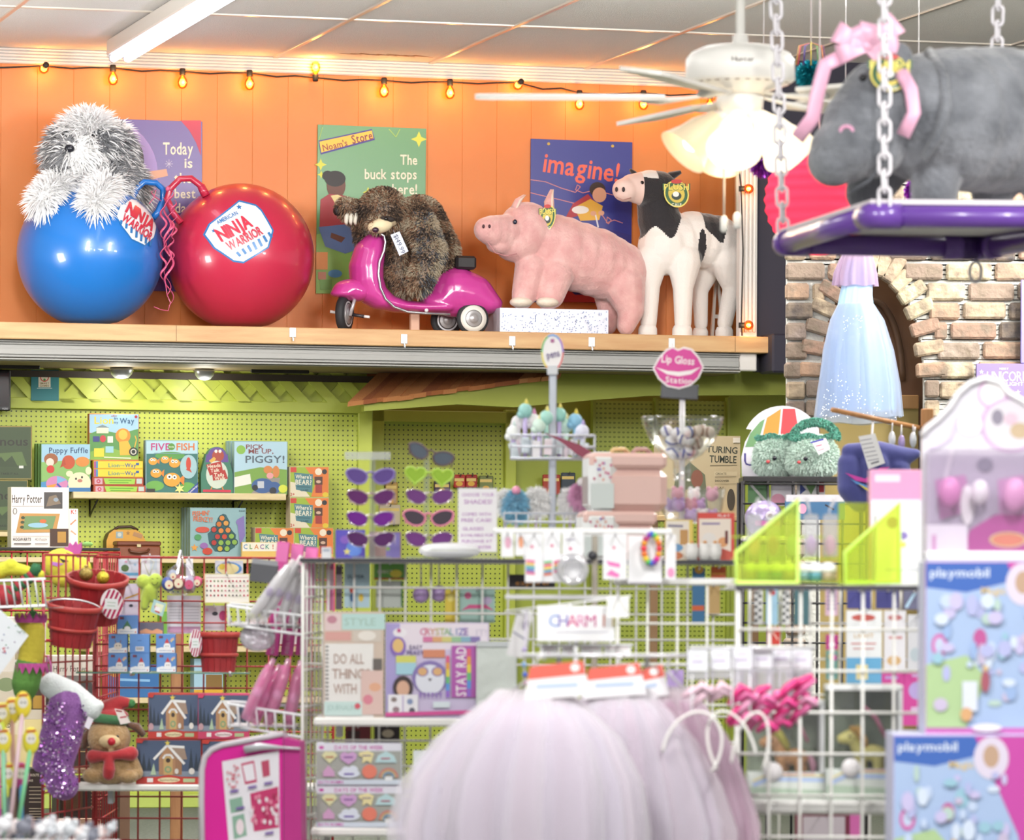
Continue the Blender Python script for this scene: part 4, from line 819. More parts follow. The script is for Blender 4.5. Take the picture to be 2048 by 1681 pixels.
# hanging packs on pegs in the bay
packs = [((907,950,930,976), '#c8322c', 'red snack-style game pouch, left of two, on a peg in the bay'),((931,950,954,976), '#b52a28', 'red snack-style game pouch, right of two, on a peg in the bay'),((958,952,986,985), '#7f8a4c', 'olive card pack on a peg in the bay'),((868,962,900,990), '#4a3550', 'dark purple card pack behind the green heart sunglasses'),((770,965,795,1010), '#c8a04a', 'gold card pack behind the left sunglasses'),((757,1010,800,1050), '#d8c8a8', 'cream card pack low behind the left sunglasses'),((1085,950,1120,990), '#b5402c', 'red game card pack behind the pen stand'),((1122,946,1150,992), '#3f4a56', 'dark game card pack behind the pen stand')]
for (r_, c, lb) in packs:
    x0, y0, x1, y1 = r_; f = Fr((x0 + x1)/2, y1, WD((x0 + x1)/2,-.50), AL); a, b = f.L(x0, y1), f.L(x1, y0); mb = MB(); mb.box((0,0, b.z/2),(b.x - a.x,.02, b.z), c,.006)
    o = mb.build('game_pouch', None, f.o, AL); tag(o, lb, 'game pack'); m2 = MB(); art(m2, f,[('r', x0 + 2, y0 + 7, x1 - 2, y0 + 13, '#f0d27a'),('e',(x0 + x1)/2, y1 - 8,7,5, '#e8b43c')],-.0105); m2.build('print', o, norm=False)
    m3 = MB(); m3.tube([(0,.07, b.z - .008),(0,-.03, b.z - .008),(0,-.035, b.z + .004)],.003, mt('#4a4a44',.4),6); m3.build('peg_hook', o)
# ---------------------------------------------------------------- red rack with the wizard puzzle, left
D2 = 20.0; f = Fr(105,1096, D2, AL); zr = f.o.z
RED = mt('#a8262c',.4)
t = empty('red_rack', f, 'red wire rack with a black top shelf under the wizard jigsaw box', 'rack'); mb = MB(); a, b = f.L(-40,1096), f.L(238,1096); mb.box(((a.x + b.x)/2,.15,-.006),(b.x - a.x,.36,.012), mt('#1d1a1a',.4),.002); mb.build('top_shelf', t)
mb = MB()
for i in range(10): x = a.x + (b.x - a.x)*i/9; mb.tube([(x,-.02,-.016),(x,-.02,-zr)],.004, RED,6)
for i in range(9): z = -.02 - i*.13; mb.tube([(a.x,-.024, z),(b.x,-.024, z)],.0045, RED,6)
mb.build('wire_front', t)
for x in (a.x, b.x):
    mb = MB(); mb.tube([(x,.30,-.012),(x,.30,-zr)],.008, RED,8); mb.build('leg', t)
hp = [('r',25,978,127,1012, '#ece3dc'),('t', 'Harry Potter',54,998,16, '#3a2f2a', {'w': 60}),('r',88,985,125,1018, '#4a4644'),('p',[(92,1014),(98,994),(112,990),(122,1008)], '#7a6a58'),('e',112,1000,5,4, '#8a96a0'),('l',[(24,1013),(86,1013)],1, '#a89c94'),('e',30,1023,4.5,6.5, '#6a625c'),('e',30,1023,3,5, '#d8d0c8'),('p',[(40,1027),(120,1028),(112,1065),(32,1066)], '#b98a4c'),('p',[(50,1033),(112,1033),(105,1059),(46,1060)], '#6f8a5a'),('e',76,1051,20,5, '#8fb6c8'),('e',86,1043,7,4, '#c86a3c'),('e',46,1036,4,3, '#3f4a30'),('e',45,1045,4,3, '#3f4a30'),('e',44,1055,4,3, '#3f4a30'),
    ('r',100,1058,137,1093, '#4a3326'),('r',115,1064,132,1086, '#b0843a'),('t', 'HOGWARTS',44,1079,6, '#3f3a36', {'w': 36}),('t', '4D Puzzle',82,1079,5, '#8a8480', {'w': 24, 'b': 0}),('l',[(25,1073),(98,1073)],.8, '#a89c94'),('l',[(28,1088),(62,1088)],2.4, '#6a625c'),('l',[(70,1088),(96,1088)],1.6, '#8a827c')]
carton('jigsaw_box', 'tall cream wizard jigsaw puzzle box on the red rack', 'puzzle box',(22,975,138,1096), D2 + .05,.10, '#d6cdb2', hp, '#e8ded6', AL, z=zr)
carton('game_box', 'white game box with red letters half hidden by the wizard jigsaw box', 'box',(112,1018,156,1096), D2 + .18,.08, '#ece8e0',[('t', 'K!',147,1024,9, '#c8322c', {'w': 10}),('l',[(141,1050),(152,1040)],3, '#e08a6a'),('l',[(142,1062),(152,1070)],3, '#d8a080')], '#f0ece4', AL, z=zr)
# ================================================================ CHRISTMAS CORNER: RED GRID
DR = 16.2
fg = Fr(420,1115, DR,.03)
grid('wire_grid', 'dark red wire grid panel facing us with the glass shelf and blue boxes', fg,(192,1115,668,1637),11,12,.0034, RED, foot=0.03)
pA, pB = P(88,1110,15.7), P(192,1114,16.25)
fs_ = Fr(88,1110,15.7, math.atan2(pB.y - pA.y, pB.x - pA.x))
grid('wire_grid', 'dark red wire grid panel seen nearly edge on behind the red baskets', fs_,(88,1110,189,1630),7,12,.0034, RED, foot=0.03)
pC = P(236,1110,17.3); pB2 = P(196,1108,16.4)
fs2 = Fr(196,1108,16.4, math.atan2(pC.y - pB2.y, pC.x - pB2.x))
grid('wire_grid', 'dark red wire grid panel running back from the blue gift boxes', fs2,(196,1108,235,1560),8,11,.003, RED, foot=0.03)
# glass shelf and white shelf hung on the grid
GLS = clear('#dfeee6',.14)
f = Fr(325,1345, DR - .20,.03); zgl = f.o.z; t = empty('glass_shelf', f, 'clear glass shelf on the red grid under the blue gift boxes', 'shelf'); a, b = f.L(152,1345), f.L(500,1345)
mb = MB(); mb.box(((a.x + b.x)/2,.085,-.003),(b.x - a.x,.19,.006), GLS,.001); mb.build('glass_pane', t)
mb = MB(); mb.box(((a.x + b.x)/2,-.011,-.003),(b.x - a.x,.002,.005), mt('#5f8a7c',.15)); mb.build('green_edge', t)
for x in (262,460): q = f.L(x,1345); mb = MB(); mb.tube([(q.x,.18,-.012),(q.x,-.005,-.010),(q.x,-.012,.002)],.005, mt('#d8d8dc',.3,.5),8); mb.build('bracket', t)
f = Fr(400,1570, DR - .22,.03); zws = f.o.z; t = empty('white_shelf', f, 'white shelf with rounded front under the plush puppy and gingerbread house boxes', 'shelf'); a, b = f.L(130,1570), f.L(655,1570)
mb = MB(); mb.box(((a.x + b.x)/2,.09,-.012),(b.x - a.x,.2,.024), mt('#f0efec',.4),.011); mb.build('board', t)
for x in (218,430): q = f.L(x,1570); mb = MB(); mb.box((q.x,.14,-.05),(.02,.10,.05), mt('#b9bcc4',.4),.003); mb.build('bracket', t)
# blue blind boxes on the glass shelf
def pal(x0, y0, x1, y1, v):
    w = x1 - x0; its = [('p',[(x0 + .6, y1 - .6),(x0 + .6, y1 - 9),(x0 + w*.3, y1 - 12),(x0 + w*.6, y1 - 9),(x1 - .6, y1 - 12),(x1 - .6, y1 - .6)], '#eef2f8'),('e', x0 + 8, y0 + 6,2.4,3, '#8a2c3c'),('e', x0 + 12, y0 + 6,2,3, '#5a3a50'),('l',[(x0 + 6, y1 - 5),(x1 - 8, y1 - 5)],1, '#9aaed0'),('e', x1 - 4, y1 - 4,1.5,1.5, '#c83c50')]
    cx = x0 + w*.5
    if v == 0: its += [('p',[(cx - 10, y1 - 10),(cx, y0 + 10),(cx + 10, y1 - 10)], '#3f7a54'),('e', cx, y1 - 11,6,5, '#f2f4f8')]
    elif v == 1: its += [('e', cx, y1 - 14,8,7, '#e6dcd0'),('l',[(cx - 6, y0 + 12),(cx - 4, y1 - 20)],1.4, '#8a5a48'),('l',[(cx + 6, y0 + 12),(cx + 4, y1 - 20)],1.4, '#8a5a48'),('e', cx - 3, y1 - 15,1.2,1.2, '#2a2a34'),('e', cx + 3, y1 - 15,1.2,1.2, '#2a2a34')]
    elif v == 2: its = [('l',[(cx - 4, y0 + 13),(cx + 4, y0 + 13)],1, '#2a4a8a'),('r', cx - 8, y1 - 13, cx + 9, y1 - 4, '#f0f0f4')] + [('r', cx - 6 + 2.2*i, y1 - 12, cx - 5 + 2.2*i, y1 - 6, '#3a3a50') for i in range(6)]
    else: its += [('e', cx + 3, y1 - 13,7,8, '#f4f4f6'),('p',[(cx - 2, y1 - 20),(cx + 3, y0 + 8),(cx + 8, y1 - 20)], '#c83c40'),('e', cx + 1, y1 - 14,1,1, '#2a2a34'),('e', cx + 5, y1 - 14,1,1, '#2a2a34')] + ([('l',[(cx + 9, y0 + 14),(cx + 13, y0 + 9),(x1 - 2, y0 + 8)],2, '#e8b0a0'),('l',[(cx + 11, y0 + 16),(cx + 14, y0 + 11),(x1 - 2, y0 + 11)],2, '#e8dc9a')] if v == 3 else [])
    return its
grp = 'blue winter gift boxes on the glass shelf'; tops = {}
for key, rect, v, lb, base in (('a',(216,1307,255,1345),3, 'lower row, leftmost', None),('b',(260,1307,299,1345),4, 'lower row, middle, snowman in a red hat', None),('c',(313,1307,352,1345),3, 'lower row, rightmost', None),
        ('d',(217,1269,255,1307),1, 'middle row, leftmost, with a reindeer', 'a'),('e',(259,1269,299,1307),2, 'middle row, turned to its barcode', 'b'),('f',(312,1269,350,1307),3, 'middle row, rightmost', 'c'),('g',(234,1231,275,1269),0, 'topmost, with a small fir tree', 'd')):
    tops[key] = carton('blind_box', 'small blue winter gift box, ' + lb, 'gift box', rect, DR - .18,.068, '#4f7fc4', pal(*rect, v), '#5f92d6',.03, grp, z=zgl if base is None else tops[base], top=1)['top']
# bushel baskets
rb = mt('#a8242a',.55, var=(20, '#8f1c24'), bump=(60,.3), stretch=(1,1,.1)); rb2 = mt('#b53a34',.5)
def basket(label, x, y1, D, rt, rbm, h, tilt=(0,0), wire=None, hang=None, z=None, yo=0.0):
    f = Fr(x, y1, D,0, z); k = f.k; t = empty('bushel_basket', f, label, 'basket', 'red bushel baskets on the red grid'); t.rotation_euler = (math.radians(tilt[0]), math.radians(tilt[1]),0)
    n = 18; mb = MB()
    for i in range(n):
        a0, a1 = 2*math.pi*i/n,2*math.pi*(i + .93)/n; vs = []
        for (r_, zz_) in ((rbm*k,0),(rt*k, h*k)):
            for a in (a0, a1): vs.append((r_*math.cos(a), r_*math.sin(a), zz_))
            for a in (a0, a1): vs.append(((r_ - .004)*math.cos(a),(r_ - .004)*math.sin(a), zz_))
        mb.add(vs,[(0,1,5,4),(2,6,7,3),(4,5,7,6),(0,2,3,1),(0,4,6,2),(1,3,7,5)], rb)
    mb.lathe([(rbm*k*.98,.002),(0,.002)], rb,24); mb.build('slat_wall', t)
    for nm, z0, z1 in (('rim_band',.86,1.0),('middle_band',.38,.47)):
        m2 = MB(); rr_ = lambda q: (rbm + (rt - rbm)*q)*k
        m2.lathe([(rr_(z0) + .001, z0*h*k),(rr_(z0) + .006, z0*h*k + .001),(rr_(z1) + .006, z1*h*k - .001),(rr_(z1) + .001, z1*h*k),(rr_(z1) - .004, z1*h*k),(rr_(z0) - .003, z0*h*k),(rr_(z0) + .001, z0*h*k)], rb2,32, cap=False); m2.build(nm, t)
    if wire:
        m3 = MB(); m3.tube([(rt*k*math.cos(a)*1.02,-.01 - wire*k*math.sin(a)*.5, h*k*.92 + wire*k*math.sin(a)) for a in [math.pi*q/14 for q in range(15)]],.0035, mt('#cfd0d4',.3,.6),8); m3.build('wire_handle', t)
    return t, f
def striped_tag(par, f, x, y, rx, ry, d, lean=0):
    m1 = MB(); ring = [(x + rx*math.cos(2*math.pi*q/24), y + ry*math.sin(2*math.pi*q/24)) for q in range(24)]; p = [f.L(*q, d) for q in ring]; m1.slab([(q.x, q.z) for q in p], d, d + .003, mt('#f4eef0',.5)); o = m1.build('striped_tag', par)
    its = []
    for i in range(-4,5):
        c = i*rx*.5; seg = []
        for s_ in (0,1):
            cc = c + s_*rx*.26
            pts = [(u, v) for u, v in ((cc*.7 + w_*.45, cc*.7*ry/rx*.3 - w_*.9*ry/rx) for w_ in [(-1 + q/40)*rx for q in range(81)]) if (u/rx) ** 2 + (v/ry) ** 2 < .98]
            if pts: seg.append((pts[0], pts[-1]))
        if len(seg) == 2: (a_, b_),(c_, d_) = seg; its.append(('p',[(x + a_[0], y + a_[1]),(x + b_[0], y + b_[1]),(x + d_[0], y + d_[1]),(x + c_[0], y + c_[1])], '#b5245a'))
    its += [('r', x - rx*.6, y - ry*.35, x + rx*.55, y + ry*.35, '#eaeef0'),('l',[(x - rx*.4, y - ry*.1),(x + rx*.35, y - ry*.1)],2, '#b8ccc0'),('l',[(x - rx*.4, y + ry*.12),(x + rx*.3, y + ry*.12)],2, '#b8ccc0')]
    m2 = MB(); art(m2, f, its, d - .0003); m2.build('print', o, norm=False)
t, f = basket('larger red bushel basket with gold baubles hung on the red grid',191,1243,15.98,60,44,92,(14,4), None, None)
striped_tag(t, f,222,1187,23,31,-.125)
for i,(x, y, r_, c, lb) in enumerate(((172,1149,14, '#a8924a', 'crinkled gold bauble in the larger red basket'),(206,1156,13, '#d8c43c', 'yellow bauble in the larger red basket'))):
    f2 = Fr(x, y,15.94); mb = MB(); mb.ball((0,0,0), r_*f2.k, mt(c,.25,.6, bump=(150,.6)),16,12); o = mb.build('bauble', None, f2.o); tag(o, lb, 'bauble'); m2 = MB(); m2.lathe([(.006,0),(.006,.008),(0,.008)], mt('#c8b070',.3,.8),10,(0,0, r_*f2.k)); m2.build('cap', o)
basket('medium red bushel basket with a wire handle in front of the larger one',141,1292,15.80,54,41,84,(7,6),18)
t, f = basket('small red bushel basket standing on the glass shelf',437,1345, DR - .11,41,33,80, z=zgl)
striped_tag(t, f,391,1287,13,28,-.05)
# plush keychain, bag of baubles, cards on the grid
LIME = mt('#b8cf4e',.9, sheen=.4, bump=(200,.3)); f = Fr(298,1232, DR - .06); k = f.k
t = empty('plush_keychain', f, 'lime green two-headed smiling plush keychain on the red grid', 'keychain')
blob('body', f,[('b',287,1164,0,15,13,15),('b',311,1163,0,15,13,16),('c',[(299,1180,0,14),(291,1196,0,10),(289,1214,-2,8)]),('c',[(303,1184,0,13),(306,1196,0,10)])],1.8,4,[LIME], parent=t)
mb = MB(); art(mb, f,[('l',[(303,1166),(307,1171),(313,1170),(316,1165)],1.2, '#3a4a20'),('l',[(303,1158),(307,1159)],1.2, '#3a4a20'),('l',[(313,1157),(317,1158)],1.2, '#3a4a20')],-.0225); mb.build('stitched_smile', t, norm=False)
mb = MB(); mb.tube([f.L(x, y) for x, y in ((299,1152),(293,1138),(288,1124),(298,1118),(308,1124),(304,1138),(299,1152))],.002, mt('#d8dcd0',.3,.4),6); mb.build('loop_cord', t)
mb = MB(); p = [f.L(x, y) for x, y in ((309,1199),(334,1208),(326,1234),(302,1224))]; mb.slab([(q.x, q.z) for q in p],-.03,-.028, '#a9cfd0'); o = mb.build('paper_tag', t); m2 = MB(); art(m2, f,[('p',[(312,1206),(328,1211),(323,1226),(308,1221)], '#e6ecc8'),('p',[(309,1212),(314,1213),(320,1228),(310,1224)], '#c8382c'),('p',[(311,1213),(321,1216),(319,1224),(309,1221)], '#f4f0f0')],-.0303); m2.build('print', o, norm=False)
f = Fr(361,1190, DR - .07); k = f.k; t = empty('bauble_bag', f, 'clear bag of blue, red and white plush baubles on the red grid', 'bag of baubles')
for x, y, r_, c in ((338,1168,15, '#4a5fae'),(357,1165,16, '#b8343c'),(378,1168,16, '#d8d4e8'),(346,1151,11, '#c8d4e8'),(394,1164,11, '#c83c6a')):
    mb = MB(); mb.ball(f.L(x, y, R.uniform(-.01,.01)), r_*k, mt(c,.4),16,12); o = mb.build('bauble', t)
    m2 = MB(); art(m2, f,[('e', x, y + 2, r_*.55, r_*.6, '#e8dcc0' if c != '#d8d4e8' else '#c8507a'),('e', x, y + 4,2,2, '#c8283c')],-r_*k - .012); m2.build('face_patch', o, norm=False)
mb = MB(); mb.lathe([(.004,.16),(.012,.115),(.05,.085),(.058,.05),(.05,.01),(.02,-.002)], clear('#f4f4fa',.2),18, sy=.6, cap=False); mb.tube([(.0,-.0,.16),(-.012,-.01,.11),(-.006,-.02,.08)],.004, '#eeeef4',6); mb.build('clear_bag', t)
# flat cards and sheets hanging on hooks
def card(label, rect, D, items, c='#f2eef0', roll=0.0, cat='card', name='hanging_card', hook=True, group=None, yaw=0.03, th=.003):
    x0, y0, x1, y1 = rect; f = Fr((x0 + x1)/2, y1, D, yaw); a, b = f.L(x0, y1), f.L(x1, y0); mb = MB(); mb.box(((a.x + b.x)/2, th/2, b.z/2),(b.x - a.x, th, b.z), c)
    o = mb.build(name, None, f.o, yaw); tag(o, label, cat, group); o.rotation_euler = (0, roll, yaw)
    if items: m2 = MB(); art(m2, f, items,-.0003); m2.build('print', o, norm=False)
    if hook: m3 = MB(); m3.tube([(0,.07, b.z - .006),(0,-.06, b.z - .004),(0,-.064, b.z + .006)],.0025, mt('#dcdcdf',.35,.3),6); m3.build('hook', o)
    return o
card('white sticker sheet with rows of tiny red and black icons',(409,1148,499,1207), DR - .06,[('l',[(412,1156 + 0),(496,1156)],.8, '#d08090')] + [('e',414 + 7.4*i,1163 + 9.5*j,1.8,2, R.choice(['#c8324c', '#c8324c', '#5a4a50', '#8a9a70', '#d88a9a'])) for i in range(12) for j in range(4)] + [('l',[(409.5,1148.5),(498.5,1148.5),(498.5,1206),(409.5,1206),(409.5,1148.5)],1.2, '#d8c86a')], '#f4f0e6')
card('pale blue patterned pouch card at the top left of the red grid',(236,1119,280,1160), DR + .05,[('r',237,1146,279,1152, '#5fa6d0'),('e',250,1137,8,7, '#4f6f3c'),('s',252,1124,4,5, '#e0a0c0'),('s',270,1130,4,5, '#9ac0e0')], '#d3dcec')
card('white hang card behind the lime plush keychain',(282,1112,320,1168), DR + .05,[('s',290,1124,5,5, '#d8a8c8'),('r',300,1116,314,1140, '#cfdcea')], '#e6e8f0')
card('lilac sticker sheet with a small animal face left of the blue boxes',(236,1168,278,1246), DR + .05,[('e',262,1212,4,3, '#3a4050'),('s',246,1205,7,5, '#d86aa8'),('l',[(250,1198),(278,1188)],3, '#d0a03c'),('r',238,1230,277,1244, '#e2b8d8')], '#dcd6e8')
card('white sheet with grey printed lines behind the bauble bag',(334,1192,402,1268), DR + .05,[('l',[(338,1202 + 6*i),(398,1202 + 6*i)],1.4, '#b8bcc8') for i in range(8)] + [('r',336,1254,400,1266, '#d8a8cc')], '#e8eaf2')
card('white animal sticker sheet right of the grey printed sheet',(406,1212,452,1262), DR + .05,[('e',430,1228,6,4, '#3a3a48'),('e',446,1232,8,10, '#c83c80'),('s',414,1220,5,5, '#e0a0c8')], '#e6dfea')
card('white hang tags at the top of the grid right of the bauble bag',(372,1118,386,1158), DR - .05,[('r',373,1130,385,1140, '#dfe0e8')], '#f2f2f6')
card('round yellow and white badge card with a blue ribbon',(430,1122,486,1152), DR + .05,[('e',458,1138,26,13, '#4f8fd0'),('e',456,1138,22,11, '#e8dca0'),('e',444,1134,6,6, '#d8c03c')], '#d8dce8')
card('grey box with an orange smile print beside the top blue box',(279,1246,326,1269), DR - .12,[('p',[(280,1262),(292,1258),(304,1262),(314,1258),(325,1262),(325,1268),(280,1268)], '#e8a070')], '#6a6470', hook=False, th=.05)
# wooden posts and goods seen through the grid
def back(label, rect, D, dep, side, items, front=None, name='game_box', cat='box', z=None, **kw): return carton(name, label, cat, rect, D, dep, side, items, front, AL, None, z, **kw)
zq = wshelf(180,660,1294,.30, 'pale wooden wall shelf low behind the blue gift boxes',11)
zq2 = wshelf(180,660,1396,.32, 'pale wooden wall shelf low behind the gingerbread boxes',11)
wb('blue flat game box on the lowest wall shelf behind the gingerbread boxes',(212,1330,318,1395),.26,.1, '#2f6fae',[('e',230,1345,12,10, '#e0b43c'),('l',[(240,1360),(300,1362)],5, '#8fc0e8'),('l',[(240,1376),(306,1377)],4, '#78aee0')], z=zq2)
wb('round pale blue lidded tin on the lower wall shelf',(388,1318,446,1394),.22,.1, '#a9d0e4',[('r',412,1350,444,1394, '#8a6a30'),('r',388,1380,446,1394, '#e0b02c')], z=zq2, name='game_tin')
wb('bright green box low behind the lime plush',(322,1224,345,1293),.2,.1, '#6fae3c',[], z=zq)
wb('row of pale boxes at the right on the lower wall shelf',(500,1238,600,1293),.24,.12, '#d8c8c8',[('r',504,1245,540,1288, '#b8d0dc'),('r',545,1248,596,1290, '#e8e0e4')], z=zq)
f = Fr(352,1681,19.0); mb = MB(); mb.box((0,.02,.0),(.052,.05,1.0), mt('#b07e52',.6, var=(6, '#9a6a42'), stretch=(6,6,1)),.004); o = mb.build('table_leg', None,(f.o.x, f.o.y,.5)); o.name = 'wooden_post'; tag(o, 'brown wooden post standing on the floor behind the red grid', 'post')
# left: boxes behind the side grid
def floor_stack(x0, x1, y1s, D, specs):
    z = 0.0
    for (y0, y1, side, its, lb, nm) in specs:
        z = carton(nm, lb, 'box',(x0, y0, x1, y1), D,.2, side, its, None, AL, None, z, top=1)['top']
zcr = 0.0
f = Fr(180,1640,18.4); hh = f.o.z
t = empty('wooden_crate', Fr(180,1640,18.4, AL,0.0), 'pinkish wooden crate on the floor at the lower left behind the red grid', 'crate')
mb = MB(); mb.box((0,.15, hh/2),(.26,.3, hh), mt('#d2a083',.6, var=(5, '#c08c6c')),.006); mb.build('body', t); mb = MB(); mb.box((0,-.004, hh*.9),(.262,.012,.05), mt('#dcae92',.6),.003); mb.build('rail', t)
z1 = carton('puzzle_box', 'dark brown puzzle box with lines of gold print on the wooden crate', 'box',(120,1556,212,1640),18.45,.2, '#33211a',[('l',[(182,1570 + 7*i),(204,1570 + 7*i)],1.6, '#c8a878') for i in range(8)] + [('r',125,1580,165,1620, '#5a3a24')], None, AL, None, hh, top=1)['top']
carton('puzzle_box', 'dark brown puzzle box with pale text at the lower left edge', 'box',(22,1538,88,1680),17.35,.15, '#2c1d18',[('t', 'THE ROUTE',64,1551,5, '#d8cbb8', {'w': 28}),('t', 'MAKE',60,1562,4, '#d8cbb8', {'w': 12})] + [('l',[(58,1575 + 7.5*i),(83,1575 + 7.5*i)],1.4, '#b8a890') for i in range(5)] + [('l',[(58,1618 + 5.5*i),(83,1618 + 5.5*i)],1.4, '#b8a890') for i in range(6)], None, AL, None, None)
zt = P(60,1540,17.7).z
f = Fr(100,1538,17.75, AL); mb = MB(); mb.box((0,.2,-.01),(.7,.44,.02), mt('#8a6a50',.6),.003); mb.box((-.3,.2,-.3),(.04,.4,.56), mt('#7a5a44',.6)); mb.box((.3,.2,-.3),(.04,.4,.56), mt('#7a5a44',.6)); tag(mb.build('low_table', None, f.o, AL), 'low brown table behind the red baskets, mostly hidden', 'table')
zz = f.o.z
for y0, y1, c, its, lb in ((1440,1538, '#e8d89a',[('r',0,1442,50,1470, '#f0e6c0'),('t', 'WORLD',6,1452,8, '#4a4640', {'w': 30})], 'cream puzzle box third from the top at the left edge'),(1345,1440, '#d8cdb8',[('e',12,1370,18,14, '#8a9a70'),('r',62,1365,88,1420, '#4a3a2c'),('r',66,1392,84,1418, '#b8903a')], 'grey and brown puzzle box second from the top at the left edge'),(1235,1345, '#e8e0d4',[('t', 'Harry Potter',60,1330,10, '#4a3d38', {'w': 60, 'b': 0}),('e',50,1262,14,22, '#d8b43c'),('r',30,1290,90,1320, '#b8a888')], 'pale puzzle box topmost of the pile at the left edge')):
    zz = carton('puzzle_box', lb, 'box',(-60, y0,92, y1),17.8,.25, c, its, None, AL, None, zz, top=1)['top']
zz = f.o.z
for y0, y1, c, its, lb in ((1430,1538, '#3a2a22',[('l',[(150,1450 + 9*i),(190,1450 + 9*i)],1.6, '#b89a6a') for i in range(7)], 'dark puzzle box lowest behind the red side grid'),(1312,1430, '#d8cfc4',[('t', 'Harry Potter',140,1338,12, '#4a3d38', {'w': 66, 'b': 0}),('r',112,1352,186,1420, '#7a7470'),('e',172,1378,14,18, '#4a4644')], 'pale puzzle box with a grey picture behind the red side grid')):
    zz = carton('puzzle_box', lb, 'box',(104, y0,200, y1),17.85,.2, c, its, None, AL, None, zz, top=1)['top']
# ---------------------------------------------------------------- sequin stocking
f = Fr(120,1605,15.55); k = f.k
t = empty('sequin_stocking', f, 'purple sequin Christmas stocking with a white fluffy cuff', 'stocking')
blob('foot', f,[('c',[(136,1410,0,40),(126,1470,0,40),(116,1520,0,34)]),('c',[(100,1440,0,12),(90,1510,0,22),(80,1530,0,16)]),('c',[(112,1530,0,32),(122,1566,0,32),(128,1572,0,30)]),('b',164,1430,0,16,12,14)],2.6,4,[mt('#9a58b8',.3,.4, bump=(420,1.0), var=(260, '#d89aec'))], parent=t)
blob('cuff', f,[('c',[(104,1372,0,26),(140,1392,0,30),(180,1418,0,24)]),('b',102,1356,0,12,14,12),('b',194,1412,0,14,16,12)],2.6,4,[mt('#e9f0f2',.95, sheen=.5, bump=(160,.6))], parent=t)
mb = MB(); rr2 = random.Random(3)
for _ in range(800):
    x, y = rr2.uniform(62,176), rr2.uniform(1405,1602)
    if not (((x - 130)/44) ** 2 + ((y - 1440)/60) ** 2 < 1 or ((x - 118)/38) ** 2 + ((y - 1560)/38) ** 2 < 1 or ((x - 105)/40) ** 2 + ((y - 1500)/40) ** 2 < 1): continue
    q = f.L(x, y,-42*k + abs(x - 120)*k*.35); a = Vector((rr2.gauss(0,.5),-1, rr2.gauss(0,.5))).normalized(); u = a.orthogonal().normalized()*2.8*k; v = a.cross(u).normalized()*2.8*k
    mb.add([q + u, q + v, q - u, q - v],[(0,1,2,3)], mt(rr2.choice(['#c87ae4', '#e4b0f4', '#9a5ab8', '#f4e0fc']),.12,.8))
o = mb.build('sequin_pattern', t, norm=False)
mb = MB(); mb.tube([f.L(x, y) for x, y in ((98,1350),(93,1330),(96,1312),(102,1330),(102,1350))],.006, mt('#d868b8',.5),8, flat=.5); mb.tube([f.L(97,1314), f.L(90,1313,.2)],.003, mt('#c83040',.5),6); mb.build('hanging_loop', t)
mb = MB(); p = [f.L(x, y,-.09) for x, y in ((176,1434),(187,1440),(178,1460),(168,1454))]; mb.slab([(q.x, q.z) for q in p],-.09,-.088, '#efe6f4'); mb.build('care_tag', t)
# ---------------------------------------------------------------- plush puppy with a red cap
f = Fr(226,1570, DR - .21,0, zws); k = f.k; TAN = mt('#c9a678',.95, sheen=.4, bump=(120,.8), var=(50, '#b8925f')); REDV = mt('#b5202a',.8, sheen=.5, bump=(60,.3))
t = empty('plush_puppy', f, 'tan plush puppy with a red nose, red cap and red bow on the white shelf', 'plush toy')
blob('body', f,[('b',218,1476,-6,44,36,40),('b',222,1535,0,44,34,36),('b',186,1552,-12,22,22,16),('b',256,1552,-12,22,22,16),('c',[(262,1520,0,14),(272,1546,-6,15)])],2.4,4,[TAN], parent=t)
blob('muzzle', f,[('b',219,1484,-40,22,12,14),('b',222,1500,-36,6,8,7)],1.8,3,[mt('#e0c79a',.95, bump=(120,.4))], parent=t)
for x, y, r_, c, nm in ((223,1484,8, '#c81f34', 'nose'),(206,1475,3, '#1c1a1c', 'eye'),(235,1474,3, '#1c1a1c', 'eye')):
    mb = MB(); mb.ball(f.L(x, y,-(54 if nm == 'nose' else 38)*k), r_*k, mt(c,.3),14,10); mb.build(nm, t)
for pts in (((252,1448,0),(274,1455,0),(288,1472,0)),((182,1455,0),(172,1475,0),(168,1498,0))): mb = MB(); mb.tube([f.L(x, y, d) for x, y, d in pts],[11*k,18*k,12*k], mt('#6a4530',.95, sheen=.4, bump=(140,.6)),12, flat=.5); mb.build('ear', t)
blob('cap', f,[('b',222,1432,0,36,32,16),('c',[(216,1420,0,20),(238,1406,0,14),(252,1406,0,11)])],2.2,4,[REDV], parent=t)
mb = MB(); mb.lathe([(40*k,-9*k),(43*k,0),(39*k,9*k)], mt('#3f7a4c',.9, sheen=.5, bump=(90,.5)),24, f.L(217,1438,-4*k), rotm('Y',6),.85); mb.build('cap_band', t)
mb = MB(); mb.ball(f.L(262,1408),9*k, mt('#4a8a50',.95, bump=(140,.8))); mb.build('pompom', t)
blob('bow', f,[('c',[(186,1514,-26,14),(205,1513,-40,10),(220,1512,-42,8),(240,1510,-40,10),(262,1508,-26,15)]),('c',[(219,1516,-42,9),(218,1540,-42,13),(217,1550,-40,12)])],2.0,3,[REDV], parent=t)
mb = MB(); p = [f.L(x, y,-.1) for x, y in ((229,1418),(246,1421),(261,1446),(241,1450))]; mb.slab([(q.x, q.z) for q in p],-.1,-.098, '#efe4e0'); o = mb.build('paper_tag', t); m2 = MB(); art(m2, f,[('l',[(240,1436),(253,1434)],3, '#c8485a'),('l',[(232,1422),(244,1424)],3, '#a8343c')],-.1003); m2.build('print', o, norm=False)
